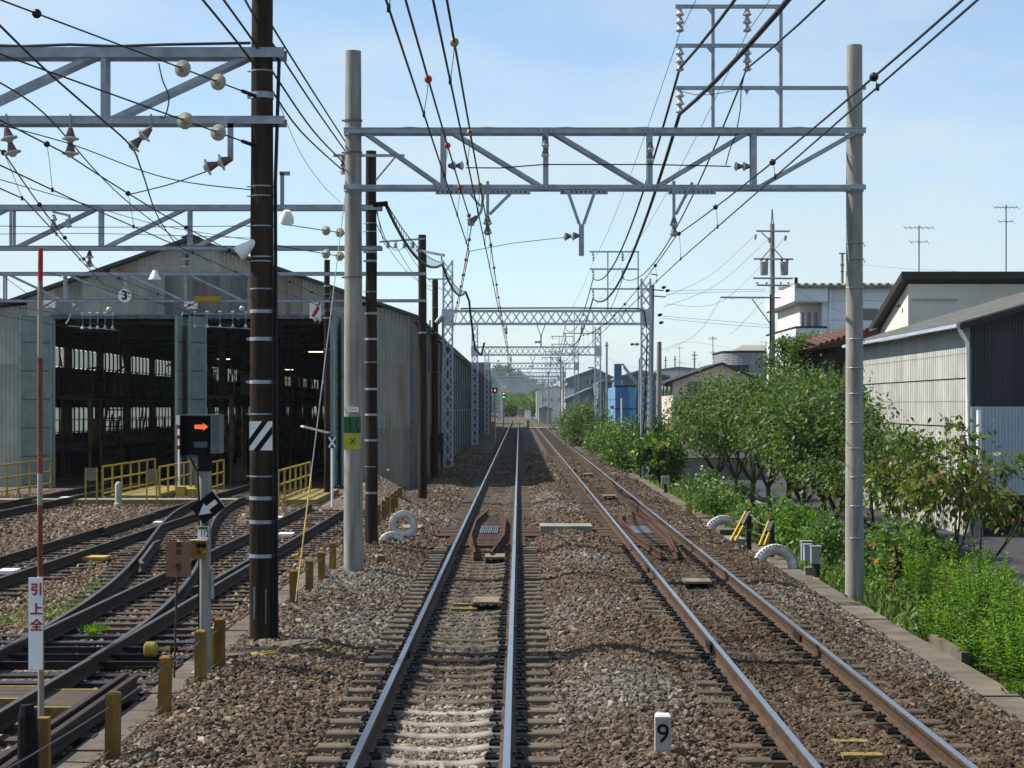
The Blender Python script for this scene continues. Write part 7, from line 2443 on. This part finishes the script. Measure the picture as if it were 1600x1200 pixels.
# traffic cones on the road
for px, Y, l in ((1110, 112, 'orange traffic cone on the road, farther of two'), (1093, 100, 'orange traffic cone at the road edge, nearer of two')):
    p = at(px, 0, Y)
    t = thing('traffic_cone', l, 'traffic cone', (p.x, Y, -1.03))
    MB().lathe((p.x, Y, -1.02), (0, 0, 1), [(0, .17), (.05, .15), (.68, .04), (.70, .02)], 14).build('cone', pm('cone_orange', (.75, .14, .04), (.6, .1, .03), 6, .5), t, smooth=True)
    MB().box((p.x, Y, -1.01), (.38, .38, .04)).build('base', BLACK, t)

# wooded hill closing the view
HILL = pm('wooded_hill', (.035, .060, .030), (.02, .035, .02), .05, .95)
vs, fs = [], []
for i in range(31):
    for j in range(12):
        u, v = i / 30, j / 11
        x = -75 + 150 * u
        h = 19 * math.exp(-((x + 8) / 20) ** 2) + 9 * math.exp(-((x - 36) / 26) ** 2) + 8 * math.exp(-((x + 55) / 30) ** 2)
        vs.append((x, 780 + 180 * v, -1.2 + h * math.sin(math.pi * min(1, v * 1.3) * .5)))
for i in range(30):
    for j in range(11):
        a = i * 12 + j
        fs.append((a, a + 12, a + 13, a + 1))
tag(MB().add(vs, fs).build('hill', HILL, smooth=True), kind='structure')
g = np.random.default_rng(77)
n = 26000
x = g.uniform(-70, 75, n)
v = g.uniform(0, 1, n) ** 1.5
h = 19 * np.exp(-((x + 8) / 20) ** 2) + 9 * np.exp(-((x - 36) / 26) ** 2) + 8 * np.exp(-((x + 55) / 30) ** 2)
hz0 = -1.2 + h * np.sin(math.pi * np.minimum(1, v * 1.3) * .5)
lump = (np.sin(x * 1.1) + np.sin(x * .43 + v * 30)) * .9
P = np.stack([x, 777 + 180 * v, hz0 + np.abs(g.normal(size=n)) * 1.6 + lump], 1)
o = leaf_object('far_woods', P, g.normal(size=(n, 3)), g.normal(size=(n, 3)) * .6 + np.array([0, -.3, 1]), g.uniform(.9, 1.9, n), g.uniform(.45, .8, n), .1 + .5 * g.uniform(0, 1, n) + .15 * lump, LEAF_DK)
tag(o, 'dark wooded hill mass at the end of the line', 'woods', kind='stuff')
for i, (px, Y, pb, h, r, l) in enumerate(((800, 520, 650, 8, 4.5, 'bright rounded tree at the inside of the far curve'), (815, 560, 648, 9, 5, 'larger tree behind the bright one at the far curve'), (838, 430, 652, 6, 2.6, 'small pale tree beside the far beige hall'), (790, 470, 652, 5, 3.0, 'low bush at the far curve beside the last signal'))):
    shrub('far_tree', l, px, Y, pb, h, r, 300 + i, 1800, .6, LEAF_CH if i % 2 else LEAF_SH)

# ------------------------------------------------------------------ ballast stones
def rock(seed, flat):
    g = random.Random(seed)
    bm = bmesh.new()
    bmesh.ops.create_icosphere(bm, subdivisions=1, radius=1.0)
    for v in bm.verts:
        d = Vector((g.uniform(-1, 1), g.uniform(-1, 1), g.uniform(-1, 1)))
        v.co += d * .30
    # facet: flatten along random planes
    for _ in range(5):
        nrm = Vector((g.gauss(0, 1), g.gauss(0, 1), g.gauss(0, 1))).normalized()
        lim = g.uniform(.55, .8)
        for v in bm.verts:
            k = v.co.dot(nrm)
            if k > lim:
                v.co -= nrm * (k - lim)
    for v in bm.verts:
        v.co.x *= 1.25
        v.co.z *= flat
    me = bpy.data.meshes.new('stone')
    bm.to_mesh(me)
    bm.free()
    return me
def stone_mat():
    m = bpy.data.materials.new('crushed_stone')
    m.use_nodes = True
    nt = m.node_tree
    b = nt.nodes['Principled BSDF']
    b.inputs['Roughness'].default_value = .9
    b.inputs['Specular IOR Level'].default_value = .2
    a = nt.nodes.new('ShaderNodeAttribute')
    a.attribute_type = 'INSTANCER'
    a.attribute_name = 'stone_colour'
    tc = nt.nodes.new('ShaderNodeTexCoord')
    no = nt.nodes.new('ShaderNodeTexNoise')
    no.inputs['Scale'].default_value = 2.2
    nt.links.new(tc.outputs['Object'], no.inputs['Vector'])
    mr = nt.nodes.new('ShaderNodeMapRange')
    mr.inputs['To Min'].default_value = .65
    mr.inputs['To Max'].default_value = 1.35
    nt.links.new(no.outputs['Fac'], mr.inputs['Value'])
    hs = nt.nodes.new('ShaderNodeHueSaturation')
    nt.links.new(a.outputs['Color'], hs.inputs['Color'])
    nt.links.new(mr.outputs['Result'], hs.inputs['Value'])
    nt.links.new(hs.outputs['Color'], b.inputs['Base Color'])
    return m
STONE = stone_mat()
rocks = bpy.data.collections.new('stone_shapes')
for i in range(9):
    me = rock(i + 1, (.62, .75, .85)[i % 3])
    me.materials.append(STONE)
    rocks.objects.link(bpy.data.objects.new('stone', me))

def scatter(name, label, P, S, C, seed):
    g = np.random.default_rng(seed)
    n = len(P)
    me = bpy.data.meshes.new(name)
    me.vertices.add(n)
    me.vertices.foreach_set('co', P.astype(np.float32).ravel())
    a = me.attributes.new('rot', 'FLOAT_VECTOR', 'POINT')
    rot = np.stack([g.normal(size=n) * .5, g.normal(size=n) * .5, g.uniform(0, 6.28, n)], 1)
    a.data.foreach_set('vector', rot.astype(np.float32).ravel())
    a = me.attributes.new('scl', 'FLOAT', 'POINT')
    a.data.foreach_set('value', S.astype(np.float32))
    a = me.attributes.new('stone_colour', 'FLOAT_COLOR', 'POINT')
    a.data.foreach_set('color', np.concatenate([C, np.ones((n, 1))], 1).astype(np.float32).ravel())
    a = me.attributes.new('pick', 'INT', 'POINT')
    a.data.foreach_set('value', g.integers(0, 9, n).astype(np.int32))
    o = bpy.data.objects.new(name, me)
    COL.objects.link(o)
    ng = bpy.data.node_groups.new(name, 'GeometryNodeTree')
    ng.interface.new_socket('Geometry', in_out='INPUT', socket_type='NodeSocketGeometry')
    ng.interface.new_socket('Geometry', in_out='OUTPUT', socket_type='NodeSocketGeometry')
    gi, go = ng.nodes.new('NodeGroupInput'), ng.nodes.new('NodeGroupOutput')
    ip = ng.nodes.new('GeometryNodeInstanceOnPoints')
    ci = ng.nodes.new('GeometryNodeCollectionInfo')
    ci.inputs['Collection'].default_value = rocks
    ci.inputs['Separate Children'].default_value = True
    ci.inputs['Reset Children'].default_value = True
    def named(nm, ty):
        q = ng.nodes.new('GeometryNodeInputNamedAttribute')
        q.data_type = ty
        q.inputs['Name'].default_value = nm
        return q.outputs['Attribute']
    ng.links.new(gi.outputs[0], ip.inputs['Points'])
    ng.links.new(ci.outputs[0], ip.inputs['Instance'])
    ip.inputs['Pick Instance'].default_value = True
    ng.links.new(named('pick', 'INT'), ip.inputs['Instance Index'])
    ng.links.new(named('rot', 'FLOAT_VECTOR'), ip.inputs['Rotation'])
    ng.links.new(named('scl', 'FLOAT'), ip.inputs['Scale'])
    ng.links.new(ip.outputs[0], go.inputs[0])
    md = o.modifiers.new('stones', 'NODES')
    md.node_group = ng
    me.materials.append(STONE)
    return tag(o, label, 'gravel', kind='stuff')

def stone_colours(n, g, pal, w):
    c = np.array(pal)[g.choice(len(pal), n, p=np.array(w) / sum(w))]
    return np.clip(c * np.array([.68, .61, .53]) * g.uniform(.65, 1.35, (n, 1)), 0.01, .8)
PAL = [(.150, .110, .080), (.108, .084, .064), (.190, .150, .112), (.145, .136, .122), (.240, .225, .198), (.070, .058, .048)]
def field(x0, x1, y0, y1, dens):
    n = int((x1 - x0) * (y1 - y0) * dens)
    return n
g = np.random.default_rng(21)
def main_stones(y0, y1, dens, size, seed):
    g = np.random.default_rng(seed)
    n = int(8.6 * (y1 - y0) * dens)
    x = g.uniform(-2.75, 5.64, n)
    y = g.uniform(y0, y1, n)
    z = np.interp(x, [p[0] for p in BED], [p[1] for p in BED])
    # keep stones off the sleepers' tops: thin them inside the sleeper length and lay them lower
    ins = (np.abs(x) < 1.02) | (np.abs(x - 3.385) < 1.02)
    rail = (np.abs(np.abs(x) - HG) < .15) | (np.abs(np.abs(x - 3.385) - HG) < .15)
    hide = ins & rail & (g.uniform(0, 1, n) < .8)
    br = (np.abs(x) < 1.5) & (y > BR0 - .2) & (y < BR1 + .3) | (np.abs(x - 3.385) < 1.5) & (y > BR0 - .2) & (y < BR1 + .3)
    hide |= br & (np.minimum(np.abs(x), np.abs(x - 3.385)) < np.where((y > 39.5) & (y < 42.5), 1.12, .82)) | ((y > 40.2) & (y < 41.8) & (x > 1.08) & (x < 2.3))
    keep = ~hide
    x, y, z, ins = x[keep], y[keep], z[keep], ins[keep]
    n = len(x)
    S = size * np.clip(np.exp(g.normal(size=n) * .32), .5, np.where(ins, 1.3, 1.9))
    z = z + np.where(ins, -.008, .012) + g.uniform(-.012, .014, n) + np.where((x > 2.2) & (x < 4.7) & (y < 40), .018 + .016 * np.sin(y * 1.7 + x * 2), 0)
    # big soft patches: greyer fresh stone, brown rusty stone
    nz = np.sin(x * 1.1 + y * .35) + np.sin(y * .8 - x * .7 + 1.3) + np.sin(y * .23 + 2) + g.normal(size=n) * .6
    grey = nz > 1.1
    C = stone_colours(n, g, PAL, (3, 3, 2.4, 1.5, .8, 1.6))
    Cg = stone_colours(n, g, [(.20, .20, .185), (.29, .285, .27), (.13, .13, .125), (.16, .145, .125)], (3, 2, 2, 2))
    C = np.where(grey[:, None], Cg, C)
    # rust and brake dust banded along the rails
    rd = np.minimum(np.abs(np.abs(x) - HG), np.abs(np.abs(x - 3.385) - HG))
    wgt = np.clip(1 - rd / .42, 0, 1)[:, None] * .6
    C = C * (1 - wgt) + wgt * np.array([.098, .062, .038]) * g.uniform(.6, 1.3, (n, 1))
    oil = ((np.sin(y * .9 + 2) + np.sin(y * 2.3) > .7) & (np.minimum(np.abs(x), np.abs(x - 3.385)) < .32))
    C = np.where(oil[:, None], C * .6, C)
    pale = (y < 18.0 + g.normal(size=n) * .9) & (np.abs(x) < .55 + g.normal(size=n) * .10)
    Cp = stone_colours(n, g, [(.32, .30, .26), (.24, .22, .19), (.40, .38, .34), (.18, .16, .14)], (3, 3, 2, 1))
    C = np.where(pale[:, None], Cp, C)
    rt = (x > 2.2) & (x < 5.0)
    C = np.where(rt[:, None], C * np.array([.84, .80, .74]), C)
    return np.stack([x, y, z], 1), S, C
A = [main_stones(11.5, 22, 820, .025, 31), main_stones(22, 36, 520, .028, 32), main_stones(36, 66, 230, .036, 33), main_stones(66, 112, 95, .050, 34)]
scatter('ballast', 'crushed stone ballast around the two running tracks', np.concatenate([a[0] for a in A]), np.concatenate([a[1] for a in A]), np.concatenate([a[2] for a in A]), 1)
YP = [(.225, .160, .120), (.165, .118, .090), (.275, .228, .182), (.200, .185, .165), (.36, .33, .29), (.10, .078, .062)]
def yard_stones(y0, y1, dens, size, seed):
    g = np.random.default_rng(seed)
    n = int(18 * (y1 - y0) * dens)
    x = g.uniform(-20, -2.5, n)
    y = g.uniform(y0, y1, n)
    keep = (x > CX - 840 * y / F) & ~((x > -2.98) & (x < -2.62) & (y < 36) & (g.uniform(0, 1, n) < .9))
    for xc in (Y1X, Y2X, Y3X):
        keep &= ~(np.abs(np.abs(x - xc) - HG) < .07)
    x, y = x[keep], y[keep]
    n = len(x)
    z = np.where(x > -3.05, np.interp(x, [p[0] for p in BED], [p[1] for p in BED]), -.248) + g.uniform(-.012, .015, n)
    onsl = (np.abs(x - Y1X) < 1.0) & (y < 24)
    z = np.where(onsl, z - .02, z)
    S = size * g.uniform(.5, 1.5, n)
    return np.stack([x, y, z], 1), S, stone_colours(n, g, YP, (3, 3, 2.4, 1.6, 1, 1.2))
A = [yard_stones(12, 26, 480, .026, 41), yard_stones(26, 40, 210, .032, 42), yard_stones(40, 60, 70, .042, 43)]
scatter('yard_gravel', 'reddish old gravel between the yard tracks', np.concatenate([a[0] for a in A]), np.concatenate([a[1] for a in A]), np.concatenate([a[2] for a in A]), 2)
# larger cobbles spilled along the fence foot
g = np.random.default_rng(51)
n = 170
x = g.normal(-2.25, .28, n)
y = 13 + 10 * g.uniform(0, 1, n) ** 1.4
P = np.stack([x, y, np.interp(x, [p[0] for p in BED], [p[1] for p in BED]) + .01], 1)
scatter('cobbles', 'rounded larger cobbles strewn along the foot of the post fence', P, g.uniform(.03, .062, n), stone_colours(n, g, [(.34, .30, .25), (.30, .18, .14), (.24, .22, .20), (.38, .35, .31)], (2, .8, 2, 1.2)), 3)

# ------------------------------------------------------------------ summer haze
hz_m = bpy.data.materials.new('thin_haze')
hz_m.use_nodes = True
_n = hz_m.node_tree
_n.nodes.clear()
_o = _n.nodes.new('ShaderNodeOutputMaterial')
_v = _n.nodes.new('ShaderNodeVolumePrincipled')
_v.inputs['Color'].default_value = (.86, .92, 1.0, 1)
_v.inputs['Density'].default_value = .0001
_v.inputs['Anisotropy'].default_value = .2
_n.links.new(_v.outputs['Volume'], _o.inputs['Volume'])
tag(MB().b2(-420, 420, -40, 1100, -2.4, 26).build('haze', hz_m), 'thin summer haze over the line', 'haze', kind='stuff')
